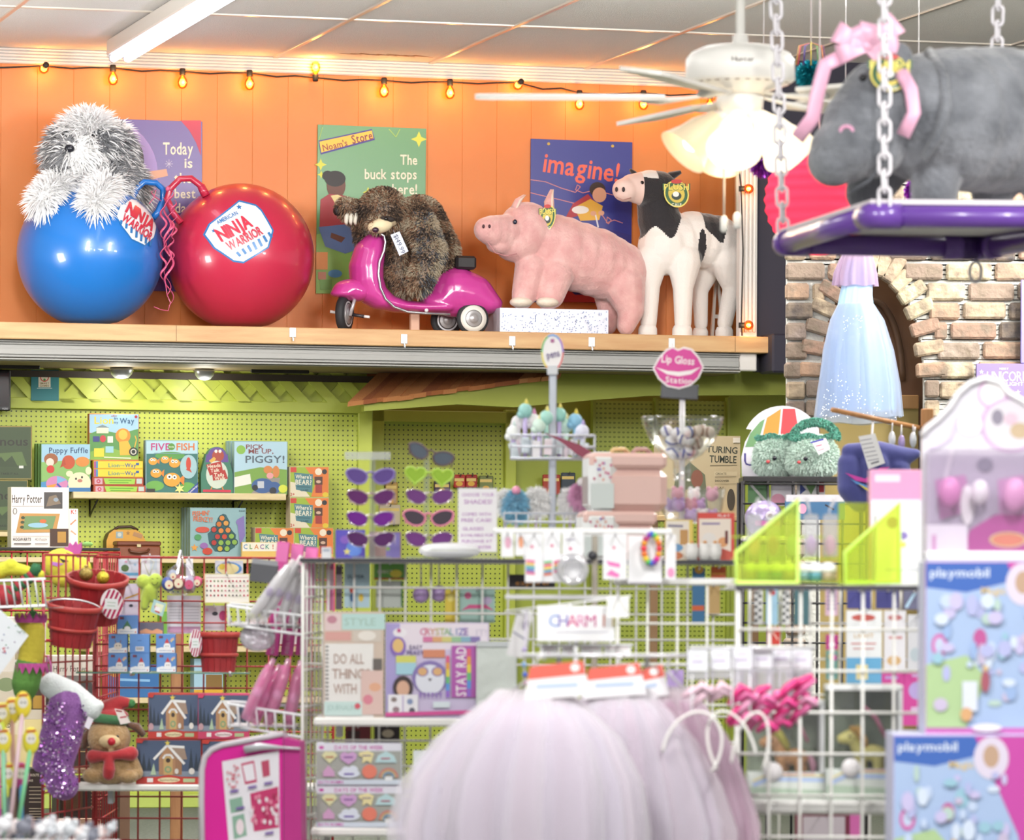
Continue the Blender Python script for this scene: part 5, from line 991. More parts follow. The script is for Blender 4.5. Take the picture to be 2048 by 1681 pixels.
# ---------------------------------------------------------------- gingerbread playhouse boxes
def ginger(x0, y0, x1, y1, pk_):
    W, H = x1 - x0, y1 - y0; X = lambda u: x0 + u*W; Y = lambda v: y0 + v*H; rd = '#d2406a' if pk_ else '#c8392f'
    its = [('r', X(.01), Y(.04), X(.99), Y(.84), '#4c5d7c')] + [('p',[(X(u - .04), Y(.7)),(X(u), Y(.2 + .1*(i % 3))),(X(u + .04), Y(.7))], '#2c3a4c') for i, u in enumerate((.05,.12,.2,.84,.92,.97))] + [('r', X(.01), Y(.72), X(.99), Y(.84), '#8a96a8')]
    its += [('r', X(.36), Y(.42), X(.70), Y(.80), '#a5795a'),('p',[(X(.35), Y(.8)),(X(.35), Y(.42)),(X(.48), Y(.16)),(X(.60), Y(.42)),(X(.60), Y(.8))], '#b88a66'),('p',[(X(.5), Y(.18)),(X(.74), Y(.2)),(X(.78), Y(.46)),(X(.62), Y(.46))], '#a89080')]
    its += [('l',[(X(.27), Y(.46)),(X(.48), Y(.14)),(X(.74), Y(.56))],5, '#f4f4f4'),('l',[(X(.5), Y(.17)),(X(.74), Y(.19))],5, '#f4f4f4'),('r', X(.42), Y(.46), X(.56), Y(.8), '#d2ad72'),('e', X(.49), Y(.46), W*.07, H*.07, '#d2ad72'),('e', X(.49), Y(.68), W*.055, H*.075, '#8aa87c'),('e', X(.49), Y(.68), W*.03, H*.04, '#cdb27e'),('e', X(.49), Y(.48), W*.035, H*.05, '#4a3a32'),('l',[(X(.41), Y(.44)),(X(.45), Y(.36)),(X(.53), Y(.36)),(X(.57), Y(.44))],4, '#eeeeee'),
        ('s', X(.48), Y(.10),6,5, '#e8d25a'),('p',[(X(.22), Y(.8)),(X(.27), Y(.54)),(X(.31), Y(.8))], '#b8d0b0'),('e', X(.85), Y(.72), W*.045, H*.07, '#ece6e0'),('e', X(.06), Y(.74), W*.05, H*.08, '#c8a0a8'),('e', X(.62), Y(.72), W*.03, H*.06, '#e8e4e0')]
    its += [('p',[(X(0), Y(.86)),(X(.3), Y(.84)),(X(.5), Y(.80)),(X(.7), Y(.84)),(X(1), Y(.86)),(X(1), Y(1)),(X(0), Y(1))], rd),('p',[(X(0), Y(0)),(X(.14), Y(0)),(X(.09), Y(.1)),(X(0), Y(.09))], rd),('e', X(.5), Y(.91), W*.17, H*.055, '#f0e4b8' if not pk_ else '#f6e4e8'),('t', 'Gingerbread Playhouse', X(.5), Y(.91),4, '#7a5a40', {'w': W*.28}),('r', X(.17), Y(.87), X(.26), Y(.96), '#f2f0ee'),('r', X(.72), Y(.88), X(.9), Y(.96), '#b8c898')]
    return its
zgb = None
for rect, pk_, lb, base in (((272,1478,403,1569),0, 'lower one in front of the puppy',0),((404,1480,535,1569),0, 'lower one behind the pink tray',0),((296,1387,398,1478),0, 'upper left one with a red base',1),((396,1388,498,1478),1, 'upper right one with a pink base',1)):
    o = carton('playhouse_box', 'boxed gingerbread playhouse toy, ' + lb, 'toy box', rect, DR - .20,.10, '#c8443a' if not pk_ else '#d84a78', ginger(*rect, pk_), None,.03, 'gingerbread playhouse boxes on the white shelf', z=zws if not base else zgb, top=1)
    if not base: zgb = o['top']
# ---------------------------------------------------------------- left: wire basket, elves, sign, novelty pens
f = Fr(40,1218,15.3,-.12); t = empty('wire_basket', f, 'white wire basket holding a striped elf at the left edge', 'basket'); wt2 = mt('#e9eaee',.35); mb = MB()
n = 11
for i in range(n): x = -70 + i*15.5; mb.tube([f.L(x,1164 + (0 if i else 0) - (x + 70)*.03,-.1), f.L(x + 8,1216,-.07), f.L(x + 8,1216,.1), f.L(x,1162,.13)],.003, wt2,6)
for (y, d, e) in ((1163,-.1,.13),(1216,-.07,.1)): mb.tube([f.L(-75, y + 2, d), f.L(90, y - 5, d), f.L(90, y - 5, e), f.L(-75, y + 2, e)],.0045, wt2,8, closed=True)
mb.build('wire_frame', t)
mb = MB(); mb.box((0,.02,.004),(.26,.16,.005), clear('#f2f2f4',.1)); mb.build('tray', t)
f = Fr(30,1212,15.3); k = f.k; t = empty('plush_elf', f, 'plush elf with green and red striped legs and yellow arms in the wire basket', 'plush toy')
mb = MB()
for a_, b_, n_ in (((10,1195),(66,1150),9),((-10,1200),(40,1190),7)):
    for i in range(n_):
        q0 = f.L(a_[0] + (b_[0] - a_[0])*i/n_, a_[1] + (b_[1] - a_[1])*i/n_); q1 = f.L(a_[0] + (b_[0] - a_[0])*(i + 1)/n_, a_[1] + (b_[1] - a_[1])*(i + 1)/n_); mb.tube([q0, q1],.021, mt('#2f6a44' if i % 2 else '#a83440',.9),12)
mb.tube([f.L(66,1150), f.L(72,1138), f.L(74,1128)],[.02,.02,.012], mt('#2f6a44',.9),12); mb.build('striped_leg', t)
blob('yellow_arm', f,[('c',[(-20,1150,10,20),(10,1138,8,15),(40,1140,6,12),(80,1150,4,10)]),('b',22,1132,4,15,12,14)],2.4,4,[mt('#d8d43c',.9, bump=(100,.3))], parent=t)
mb = MB(); mb.ball(f.L(0,1196,.02),(.08,.05,.045), mt('#a8303a',.9)); mb.build('red_tunic', t)
f = Fr(132,1166,16.5,0, None); k = f.k; t = empty('plush_lemon', f, 'yellow plush face with a pink crown hat and green leaf behind the red grid', 'plush toy')
blob('body', f,[('b',124,1130,0,38,30,33),('b',158,1140,4,26,24,26),('b',128,1156,0,28,26,20)],2.6,4,[mt('#e8dc48',.85, bump=(100,.2))], parent=t)
mb = MB(); p = [(132,1106),(130,1094),(136,1096),(140,1086),(146,1092),(152,1083),(156,1091),(164,1085),(164,1097),(158,1116)]; q = [f.L(*a) for a in p]; mb.slab([(a.x, a.z) for a in q],-.02,.02, mt('#cf5fae',.8)); mb.build('crown_hat', t)
mb = MB(); mb.ball(f.L(174,1089),(12*k,3*k,5*k), mt('#8fc46a',.7)); mb.build('leaf', t)
mb = MB(); art(mb, f,[('p',[(104,1124),(128,1128),(116,1134),(102,1130)], '#c07ad0'),('p',[(118,1117),(138,1123),(126,1126)], '#33301c'),('l',[(132,1106),(144,1110)],1.6, '#4a4420')],-31*k); mb.build('face', t, norm=False)
f = Fr(60,1392,15.38); k = f.k; t = empty('plush_elf', f, 'hanging plush elf with yellow shirt, pink zigzag collar and green trousers at the left', 'plush toy')
blob('body', f,[('c',[(68,1262,0,22),(64,1300,0,26),(60,1324,0,26)]),('c',[(48,1250,8,13),(40,1236,8,11)])],2.4,4,[mt('#c8b83c',.9, bump=(80,.3))], parent=t)
blob('green_trousers', f,[('c',[(58,1336,0,29),(52,1366,0,29),(50,1380,0,24)])],2.4,4,[mt('#5a8a3c',.9, bump=(80,.3))], parent=t)
for y, h, c in ((1327,22, '#b0448a'),(1246,-22, '#a83c80')):
    mb = MB(); n = 14; vs = []; fs__ = []
    for i in range(n*2 + 1):
        a = 2*math.pi*i/(n*2); vs.append(f.L(62, y,0) + Vector((30*k*math.cos(a),30*k*math.sin(a),0))); vs.append(f.L(62, y + (h if i % 2 else h*.3),0) + Vector((33*k*math.cos(a),33*k*math.sin(a),0)))
    fs__ = [(2*i,2*i + 2,2*i + 3,2*i + 1) for i in range(n*2)]; mb.add(vs, fs__, mt(c,.8)); mb.build('zigzag_collar', t, norm=False)
mb = MB(); mb.tube([f.L(66,1230), f.L(64,1214)],.004, mt('#3f7a3c',.8),6); mb.ball(f.L(66,1238),(.022,.02,.03), mt('#3f7a3c',.8)); mb.build('green_neck', t)
f = Fr(14,1352,14.6); mb = MB(); p = [f.L(x, y) for x, y in ((-60,1290),(0,1220),(57,1272),(-2,1352))]; mb.slab([(q.x, q.z) for q in p],0,.004, mt('#e9eef4',.6)); o = mb.build('paper_sign', None, f.o); tag(o, 'tilted white paper sign with red letters and dots at the left edge', 'sign')
m2 = MB(); art(m2, f,[('t', 's',8,1298,17, '#d2364a', {'b': 0}),('t', 'A',-16,1290,20, '#d2364a', {'b': 0})] + [('e',-4 + R.random()*44,1240 + R.random()*70,1.4,1.4, R.choice(['#5a6fae', '#4a9a6a', '#8a6a9a'])) for _ in range(14)] + [('l',[(34,1262),(38,1266),(44,1262),(50,1268)],1.2, '#6a9a7a')],-.0003); m2.build('print', o, norm=False)
f = Fr(40,1660,13.2); k = f.k; t = empty('pen_cup', Fr(28,1720,13.2), 'clear cup holding the novelty pens at the lower left', 'cup'); mb = MB(); mb.lathe([(.085,-.03),(.095,.10),(.092,.10),(.083,-.026),(0,-.026)], clear('#e8f0f4',.15),24, cap=False); mb.build('cup_wall', t)
pens = [((10,1700),(6,1490), '#8fd0a8', '#e8d83c'),((28,1700),(62,1490), '#7fcf9a', '#e6dc3a'),((30,1700),(24,1430), '#b88a7a', '#e8d23c'),((14,1700),(46,1418), '#e0c0c8', '#f0d838'),((6,1700),(16,1560), '#d8e05a', '#d8d03a'),((44,1700),(42,1560), '#4f9ad0', '#d050a0'),((0,1700),(-6,1470), '#d850b0', '#c8d83c'),((20,1700),(4,1440), '#9aa8b0', '#d8c850')]
for i,(a, b, c1, c2) in enumerate(pens):
    d = (i % 3 - 1)*.045; t = empty('novelty_pen', Fr(a[0], a[1],13.2), 'novelty pen with a cartoon-shaped top standing in the clear cup at the lower left', 'pen', 'novelty pens in the cup at the lower left'); fl = Fr(a[0], a[1],13.2); k = fl.k
    mb = MB(); mb.tube([fl.L(*a, d), fl.L(*b, d)],4.5*k, mt(c1,.4),10); mb.build('barrel', t)
    q = fl.L(b[0], b[1] - 8, d); mb = MB(); mb.ball(q,(17*k,6*k,27*k), mt(c2,.5),16,10); mb.build('topper', t)
    m2 = MB(); art(m2, fl,[('e', b[0], b[1] - 12,10,11, '#e8e4dc'),('l',[(b[0] - 10, b[1] - 26),(b[0] + 10, b[1] - 28)],4, '#c8402c'),('e', b[0] - 3, b[1] - 12,1.6,2, '#33302c'),('e', b[0] + 4, b[1] - 12,1.6,2, '#33302c')], d - 6.4*k); m2.build('printed_face', t, norm=False)
# ================================================================ WHITE GONDOLA IN THE MIDDLE
DM = 13.7
WG = mt('#ecebe6',.4)
fm = Fr(1040,1119, DM); ZT = fm.o.z
grid('wire_grid', 'long white wire grid panel of the middle gondola', Fr(1040,1124, DM + .12),(606,1124,1478,1634),17,10,.0036, WG, foot=0.03)
grid('wire_grid', 'white wire grid panel at the left end of the middle gondola, seen edge on', Fr(607,1121, DM,1.42),(607,1121,646,1634),5,7,.0036, WG, foot=0.03)
t = empty('gondola_top', fm, 'long black-edged top shelf of the middle gondola under the sunglasses', 'shelf'); a, b = fm.L(600,1119), fm.L(1472,1119)
mb = MB(); mb.box(((a.x + b.x)/2,.33,-.006),(b.x - a.x,.68,.012), mt('#e8e8e6',.4),.002); mb.build('board', t)
mb = MB(); mb.box(((a.x + b.x)/2,-.012,-.006),(b.x - a.x,.006,.011), mt('#33323a',.4)); mb.build('black_edge', t)
def mshelf(y, D, x0, x1, label, th=17):
    f = Fr((x0 + x1)/2, y, D); a, b = f.L(x0, y), f.L(x1, y); h = th*f.k; t = empty('white_shelf', f, label, 'shelf'); mb = MB(); mb.box(((a.x + b.x)/2,.115,-h/2),(b.x - a.x,.24, h), mt('#f4f3f0',.35), h*.45); mb.build('board', t)
    for q in (.1,.9): m2 = MB(); m2.box((a.x + (b.x - a.x)*q,.19,-h - .02),(.02,.08,.04), mt('#d8d8d8',.4),.003); m2.build('bracket', t)
    return f.o.z
z1 = mshelf(1437, DM - .18,627,1100, 'white gondola shelf holding the journal set and crystal kit'); z2 = mshelf(1657, DM - .18,622,893, 'lowest white gondola shelf holding the bath bomb boxes')
def mb_box(name, label, rect, D, dep, side, items, front=None, z=None, cat='box', yaw=0.0, **kw): return carton(name, label, cat, rect, D, dep, side, items, front, yaw, None, z, **kw)
# sunglasses
def sunglasses(label, cx, cy, w, lens, frame, tilt=0.0, shape='cat', D=DM + .1, d=0.0, temples=1):
    f = Fr(cx, cy, D); k = f.k; t = empty('sunglasses', f, label, 'sunglasses', 'sunglasses on the two clear racks'); t.rotation_euler = (0, math.radians(tilt),0)
    lm = mt(lens,.08,.35, coat=.5); fm_ = clear(frame[1:] if frame[0] == '~' else '#f4e8f4',.2) if frame[0] == '~' else mt(frame,.3)
    for s_ in (-1,1):
        c = s_*w*.27
        if shape == 'heart': pts = [(c + w*.21*(16*math.sin(q) ** 3)/16, w*.19*(13*math.cos(q) - 5*math.cos(2*q) - 2*math.cos(3*q) - math.cos(4*q))/15) for q in [2*math.pi*i/28 for i in range(28)]]
        else:
            pts = []
            for i in range(24):
                q = 2*math.pi*i/24; x, z = w*.205*math.cos(q), w*.17*math.sin(q)
                if z > 0: z *= .72; x *= 1.06
                z += s_*x*.18; pts.append((c + x, z))
        pts = [(x*k, z*k) for x, z in pts]; mb = MB(); mb.slab(pts,-.003,-.001, lm); mb.build('lens', t)
        m2 = MB(); m2.tube([(x,-.002, z) for x, z in pts], w*.02*k, fm_,6, closed=True); m2.build('rim', t)
        if temples: m3 = MB(); m3.tube([(s_*w*.47*k,0, w*.08*k),(s_*w*.49*k,.03, w*.06*k),(s_*w*.47*k,.12,-w*.02*k),(s_*w*.46*k,.15,-w*.12*k)], w*.016*k, fm_,6); m3.build('temple', t)
    m4 = MB(); m4.tube([(-w*.09*k,-.002, w*.04*k),(0,-.004, w*.07*k),(w*.09*k,-.002, w*.04*k)], w*.02*k, fm_,6); m4.build('bridge', t)
def rack(label, x, y0, D):
    f = Fr(x,1118, D,0, ZT); t = empty('sunglasses_rack', f, label, 'display rack'); top = f.L(x, y0).z; cl = clear('#f2f6f2',.16); k = f.k
    mb = MB(); mb.box((0,.02, top/2),(11*k,.012, top), cl,.003); mb.build('upright', t)
    m2 = MB(); m2.box((0,.03,.004),(.12,.12,.008), cl,.002); m2.build('base', t)
    for i in range(4): m3 = MB(); m3.box((0,.0, f.L(x,955 + 41*i).z),(40*k,.03,.006), cl,.002); m3.build('nose_rest', t)
    return t, f
t, f = rack('left clear rack holding purple sunglasses',744,915, DM + .14); mb = MB(); mb.box((f.L(735,912).x,.01, f.L(735,912).z),(92*f.k,.004,16*f.k), clear('#eef2ee',.2,.25),.002); mb.build('top_plate', t)
rack('right clear rack holding heart and pink sunglasses',852,905, DM + .14)
for cx, cy, w, ln, fr_, ti, sh, lb in ((741,951,100, '#6a4f9e', '#8a78c0',0, 'cat', 'violet mirrored sunglasses, top of the left rack'),(742,993,97, '#6a2470', '~#f0d0ee',0, 'cat', 'dark plum sunglasses with clear rims, second on the left rack'),(741,1036,97, '#7a1a9a', '~#f2e4f4',0, 'cat', 'bright purple sunglasses, third on the left rack'),(742,1077,97, '#5a1f66', '~#f0e0f2',0, 'cat', 'deep purple sunglasses, lowest on the left rack'),
        (862,908,96, '#5f6a78', '#5a3f46',17, 'cat', 'dark tilted sunglasses on top of the right rack'),(858,952,100, '#a8d23c', '#b8de4c',4, 'heart', 'lime green heart sunglasses on the right rack'),(859,992,96, '#7a3f8a', '~#f6ecf2',0, 'cat', 'clear-rimmed plum sunglasses, third on the right rack'),(857,1034,104, '#4f4350', '#ee86a8',0, 'cat', 'pink-rimmed round sunglasses on the right rack'),(858,1077,96, '#7a3a8a', '~#f4e8f4',0, 'cat', 'purple sunglasses, lowest on the right rack')):
    sunglasses(lb, cx, cy, w, ln, fr_, ti, sh)
f = Fr(899,1117, DM + .03,0, ZT); k = f.k; t = empty('glasses_case', f, 'pearly white oval glasses case lying on the gondola top', 'case'); pm = mt('#f2f4f8',.15, coat=.6)
for nm, z0, z1_ in (('lower_shell',0,.5),('upper_shell',.52,1)): mb = MB(); mb.lathe([(62*k*math.cos(math.asin(min(1, abs(2*q - 1)))*.92),33*k*q) for q in [z0 + (z1_ - z0)*i/8 for i in range(9)]], pm,28, sy=.5); mb.build(nm, t)
HW = {'b': 0}
f = Fr(957,1117, DM + .05,0, ZT); t = empty('sign_holder', f, 'clear stand with a handwritten white sign about choosing shades', 'sign'); a, b = f.L(914,1117), f.L(996,975); mb = MB(); mb.box(((a.x + b.x)/2,.008, b.z/2),(b.x - a.x,.006, b.z), clear('#ffffff',.15),.001); mb.box(((a.x + b.x)/2,.035,.003),(b.x - a.x,.08,.005), clear('#ffffff',.15),.001); mb.build('clear_stand', t)
mb = MB(); mb.box(((a.x + b.x)/2,.003, b.z*.54),((b.x - a.x)*.95,.002, b.z*.88), '#f6f4f8'); o = mb.build('paper', t); m2 = MB(); pu = '#b56ac0'
art(m2, f,[('t', 'CHOOSE YOUR',956,990,7, pu, dict(w=64, **HW)),('t', 'SHADES!',956,1004,9, pu, dict(w=56, **HW)),('t', 'COMES WITH',953,1029,6.5, pu, dict(w=58, **HW)),('t', 'FREE CASE!',953,1041,7, pu, dict(w=60, **HW)),('t', 'GLASSES',946,1058,6.5, pu, dict(w=42, **HW)),('t', 'AVAILABLE FOR',954,1071,6, pu, dict(w=66, **HW)),('t', 'PURCHASE AT',954,1083,6, pu, dict(w=60, **HW)),('t', 'COUNTER',960,1095,6, pu, dict(w=46, **HW))],.0015); m2.build('handwriting', o, norm=False)
mb_box('activity_book', 'blue and purple activity book standing behind the left sunglasses',(671,1060,730,1118), DM + .3,.03, '#4a3fa8',[('e',708,1098,16,16, '#5f8ae0'),('s',694,1104,8,5, '#e8dc7a'),('e',690,1080,10,8, '#8a5fc8')], '#5a4fc0', ZT, 'book')
mb_box('activity_book', 'brown and lilac book behind the lowest purple sunglasses',(738,1064,802,1118), DM + .34,.03, '#9a7a78',[('r',772,1066,800,1116, '#8a80c8'),('s',776,1098,6,5, '#9ac04a')], '#a88a84', ZT, 'book')
mb_box('tape_dispenser', 'small grey box at the left end of the gondola top',(643,1095,662,1118), DM + .05,.05, '#d8dade',[('r',646,1098,659,1104, '#a8b0c0')], None, ZT)
# pen stand
f = Fr(1104,1118, DM + .38,0, ZT); k = f.k; DP = DM + .38; t = empty('pen_stand', f, 'tall grey pen stand with wire baskets under the oval pens sign', 'display stand'); gm_ = mt('#c9cdd6',.3,.4)
mb = MB(); top = f.L(1104,736).z; mb.box((0,0, top/2),(15*k,.022, top), mt('#b9bfca',.3,.3),.003); mb.build('pole', t); mb = MB(); mb.lathe([(.09,0),(.09,.012),(.02,.02)], gm_,28); mb.build('base', t)
for yb, yt, w in ((918,872,84),(1062,1028,96)):
    mb = MB(); zb_, zt_ = f.L(1104, yb).z, f.L(1104, yt).z; hw, hd = w*k, w*k*.62
    for z in (zb_,(zb_ + zt_)/2, zt_): mb.tube([(-hw,-hd, z),(hw,-hd, z),(hw, hd, z),(-hw, hd, z)],.003, gm_,6, closed=True)
    for i in range(9): x = -hw + 2*hw*i/8; mb.tube([(x,-hd, zt_),(x,-hd, zb_),(x, hd, zb_),(x, hd, zt_)],.0022, gm_,6)
    mb.build('wire_basket', t)
fo = Fr(1105,742, DP - .02); t2 = empty('oval_sign', fo, 'oval white sign reading pens with a rainbow edge on the pen stand', 'sign'); mb = MB(); ov = lambda rx, ry: [(1105 + rx*math.cos(2*math.pi*q/28),705 + ry*math.sin(2*math.pi*q/28)) for q in range(28)]
p = [fo.L(*q) for q in ov(23,37)]; mb.slab([(q.x, q.z) for q in p],0,.006, '#f4f2f4'); mb.box((0,.004,.002),(.034,.014,.03), mt('#d0d4da',.3),.003); mb.build('board', t2)
m2 = MB(); rain = ['#e05a5a', '#e8a03c', '#e8dc4a', '#6ac06a', '#5a9ae0', '#9a6ad0']; its = []
o23, o20 = ov(22.5,36.5), ov(19.5,33)
for q in range(28): its.append(('p',[o23[q], o23[(q + 1) % 28], o20[(q + 1) % 28], o20[q]], rain[int(q/28*6)]))
its += [('t', 'pens',1106,708,15, '#5f4a86', {'w': 26, 'rot': 12}),('s',1105,682,6,6, '#a83a8a')]; art(m2, fo, its,-.0003,.0001); m2.build('print', t2, norm=False)
pr = random.Random(11); grpn = 'animal-topped pens in the upper wire basket'
for i,(x, y, c, hc) in enumerate(((1050,822, '#9ad0cc', '#e8d86a'),(1036,846, '#f2eef2', '#e8a0b8'),(1066,842, '#f4f0f2', '#d88ab8'),(1092,836, '#a8dcd0', '#e8dc7a'),(1118,830, '#9ad4c8', '#e8d86a'),(1150,842, '#8fc8e8', '#f0dc5a'),(1078,852, '#d8f0e4', '#f0e08a'),(1132,852, '#c8e8d8', '#e8dca0'),(1026,866, '#eef2f2', '#c8dcd8'),(1164,864, '#dce0f4', '#b8a8e0'))):
    dd = pr.uniform(-.07,.07); ff = Fr(x,914, DP + dd); kk = ff.k; t3 = empty('novelty_pen', ff,['teal animal pen with a yellow hat, tallest at the left', 'white animal pen at the left end', 'white unicorn pen left of the pole', 'teal animal pen just left of the pole', 'teal animal pen just right of the pole', 'light blue narwhal pen with a yellow horn', 'pale mint animal pen behind the white unicorn pen', 'pale green animal pen right of the pole', 'white tag-topped pen at the left end', 'lilac capped pen at the right end'][i] + ' in the upper wire basket', 'pen', grpn)
    mb = MB(); top = ff.L(x, y).z; mb.tube([(0,0,.0),(0,0, top)],4.5*kk, mt(c if i % 2 else '#c8b8e8',.4),10); mb.build('barrel', t3)
    mb = MB(); mb.ball((0,0, top),(14*kk,13*kk,15*kk), mt(c,.5),16,12); mb.ball((-8*kk,0, top - 8*kk),(9*kk,9*kk,8*kk), mt(c,.5),12,8); mb.build('animal_head', t3)
    m2 = MB(); m2.lathe([(5*kk,0),(3.5*kk,6*kk),(0,14*kk)], mt(hc,.5),12,(2*kk,0, top + 12*kk)); m2.build('horn', t3)
    m2 = MB(); m2.box((pr.uniform(-6,6)*kk,-.016, top*.25),(16*kk,.002,32*kk), mt(pr.choice(['#f0eef4', '#e0ecf4', '#f4e6ee']),.5),0, rotm('Y', pr.uniform(-14,14))); m2.build('price_card', t3)
for i,(x, y, c, r_, lb) in enumerate(((1032,1010, '#7fc0e0',30, 'fluffy light blue feather pen'),(1072,1004, '#ffffff',30, 'fluffy white feather pen left of the pole'),(1140,1004, '#ffffff',28, 'fluffy white feather pen right of the pole'),(1162,990, '#eeb0d8',26, 'fluffy pink pen with googly eyes'),(1010,1004, '#ffffff',24, 'fluffy white feather pen at the left end'))):
    ff = Fr(x,1060, DP - .03 + .02*(i % 3)); kk = ff.k; t3 = empty('feather_pen', ff, lb + ' in the lower wire basket', 'pen', 'feather pens in the lower wire basket'); zc_ = ff.L(x, y).z
    mb = MB(); mb.tube([(0,0,0),(0,0, zc_)],3.5*kk, mt('#e0d0e4',.4),8); mb.build('barrel', t3)
    mb = MB(); mb.ball((0,0, zc_),(r_*.5*kk, r_*.5*kk, r_*.75*kk), mt(c,.9),14,10); o = mb.build('fluffy_top', t3); fur('fluff', o,1400, r_*.75*kk,.003,[mt(c,.8, sheen=.4)], lambda c_: (0,1), o,.5,20 + i,.8)
    if i in (0,3):
        m2 = MB(); m2.ball((0,-.02, zc_ + r_*.95*kk),9*kk, mt('#e89ab8' if i == 0 else '#f4f0f4',.5),12,8); m2.build('small_head', t3)
ff = Fr(1150,905, DP - .14); mb = MB(); pts = [(1094,868),(1120,876),(1160,890),(1186,906),(1206,926),(1196,926),(1172,920),(1152,908),(1130,890)]; p = [ff.L(*q) for q in pts]; mb.slab([(q.x, q.z) for q in p],0,.004, mt('#8a2c4a',.5)); mb.tube([ff.L(1090,866,.002), ff.L(1204,926,.002)],.002, mt('#6a2038'),6); tag(mb.build('burgundy_feather', None, ff.o), 'burgundy leaf-shaped feather slanting across the pen stand pole', 'feather')
# pink lunch cases
def lunch(label, rect, wrap_, D, z, handles):
    x0, y0, x1, y1 = rect; f = Fr((x0 + x1)/2, y1, D,.10, z); k = f.k; t = empty('lunch_case', f, label, 'case'); a, b = f.L(x0, y1), f.L(x1, y0); pc = mt('#eac4bc',.45, coat=.15); h = b.z; cx = (a.x + b.x)/2; wv = b.x - a.x
    mb = MB(); mb.box((cx,.10, h*.36),(wv,.2, h*.72), pc,.022); mb.build('lower_tray', t); mb = MB(); mb.box((cx,.10, h*.86),(wv*.985,.197, h*.27), pc,.02); mb.build('lid', t)
    wa, wb_ = f.L(wrap_[0], y1).x, f.L(wrap_[1], y1).x; mb = MB(); mb.box(((wa + wb_)/2,.10, h*.5),(wb_ - wa,.208, h*1.02), mt('#eef0f0',.6),.022); o = mb.build('paper_wrap', t)
    m2 = MB(); its = [('r', wrap_[0] + 4, y0 + h/k*.52, wrap_[1] - 6, y1 - 6, '#d5dedd')] + [('e', wrap_[0] + 10 + R.random()*(wrap_[1] - wrap_[0] - 22), y0 + 12 + R.random()*h/k*.36,2.5,3, R.choice(['#d87a9a', '#9a8ac8', '#e8b0a0', '#c85a7a'])) for _ in range(16)]; art(m2, f, its,-.0045); m2.build('print', o, norm=False)
    if handles:
        for x in (1238,1282): m3 = MB(); m3.tube([f.L(x + dx, y, d) for dx, y, d in ((-18,908,.06),(-10,899,.05),(10,899,.1),(20,908,.14))],.007, mt('#e8c890' if x < 1260 else '#c8a098',.5),8); m3.build('handle', t)
    return f.o.z + h
zl1 = lunch('smaller pink lunch case below, with a patterned paper wrap',(1166,1023,1316,1118),(1166,1240), DM + .03, ZT,0)
lunch('larger pink lunch case on top, with handles and a white paper wrap',(1178,906,1336,1023),(1178,1234), DM + .05, zl1,1)
# lip gloss stand
DLG = DM + .42; f = Fr(1363,1122, DLG,0, ZT); k = f.k; t = empty('candy_bowl_stand', f, 'clear stand with a glass bowl full of ball lip balms under the lips sign', 'display stand'); cg = clear('#f6f8f6',.14)
zz_ = lambda y: f.L(1363, y).z
mb = MB(); mb.lathe([(82*k, zz_(838)),(80*k, zz_(850)),(66*k, zz_(882)),(40*k, zz_(910)),(18*k, zz_(922)),(17*k, zz_(960)),(20*k, zz_(962))], cg,36, cap=False); mb.lathe([(82*k, zz_(838)),(83.5*k, zz_(836)),(82*k, zz_(834))], cg,36, cap=False); mb.build('upper_bowl', t)
mb = MB(); mb.lathe([(68*k, zz_(978)),(62*k, zz_(1020)),(46*k, zz_(1046)),(0, zz_(1048))], cg,32,(.03,0,0), cap=False); mb.build('lower_bowl', t)
mb = MB(); mb.tube([(0,0,0),(0,0, zz_(790))],5.5*k, mt('#eceaf0',.3),10); mb.build('pole', t); mb = MB(); mb.lathe([(.08,0),(.08,.01),(.015,.02)], mt('#e8e6ea',.3),24); mb.build('base', t)
br = random.Random(5)
for i in range(34):
    a = br.random()*6.28; lvl = i // 12; rr_ = (br.random() ** .5)*(24,42,56)[min(lvl,2)]; y = (905,885,864)[min(lvl,2)] + br.uniform(-5,5); br_ = 12
    q = (rr_*k*math.cos(a), rr_*k*math.sin(a), zz_(y)); blue = q[0] < .02; f3 = Fr(1363,900, DLG); mb = MB(); rt = Matrix.Rotation(br.random()*3,3, 'X') @ Matrix.Rotation(br.random()*3,3, 'Y')
    base = mt('#eceef4' if blue else '#d8c8bc',.4); mb.ball((0,0,0), br_*k, base,12,8, rt); o = mb.build('lip_balm', None, f.o + Vector(q)); tag(o, 'small ball lip balm heaped in the clear glass bowl', 'lip balm', 'ball lip balms in the glass bowl')
    m2 = MB(); m2.lathe([(br_*k*.99,-.004),(br_*k*1.03,0),(br_*k*.99,.004)], mt('#4a5fae' if blue else '#9a7060',.4),14, rot=rt, cap=False); m2.build('stripe_band', o)
for i in range(13):
    a = br.random()*6.28; rr_ = 42*br.random() ** .5; c = br.choice(['#f4f2f4', '#e8b0c8', '#b89ad8', '#f2e8ee', '#c8a0d8']); mb = MB(); mb.ball((0,0,0),13*k, mt(c,.7),14,10); mb.ball((-7*k,0,12*k),5*k, mt(c,.7),8,6); mb.ball((7*k,0,12*k),5*k, mt(c,.7),8,6)
    o = mb.build('animal_charm', None, f.o + Vector((.03 + rr_*k*math.cos(a), rr_*k*math.sin(a), zz_(1034 - 22*(i // 5))))); tag(o, 'small round-eared white, pink or purple charm heaped in the lower clear bowl', 'charm', 'charms in the lower bowl')
fo = Fr(1358,798, DLG - .02); t2 = empty('lips_sign', fo, 'pink lips-shaped sign reading Lip Gloss Station', 'sign')
lips = [(1305,737),(1318,714),(1332,699),(1344,693),(1356,699),(1368,694),(1384,698),(1398,714),(1408,735),(1398,757),(1382,772),(1358,779),(1334,774),(1316,758)]
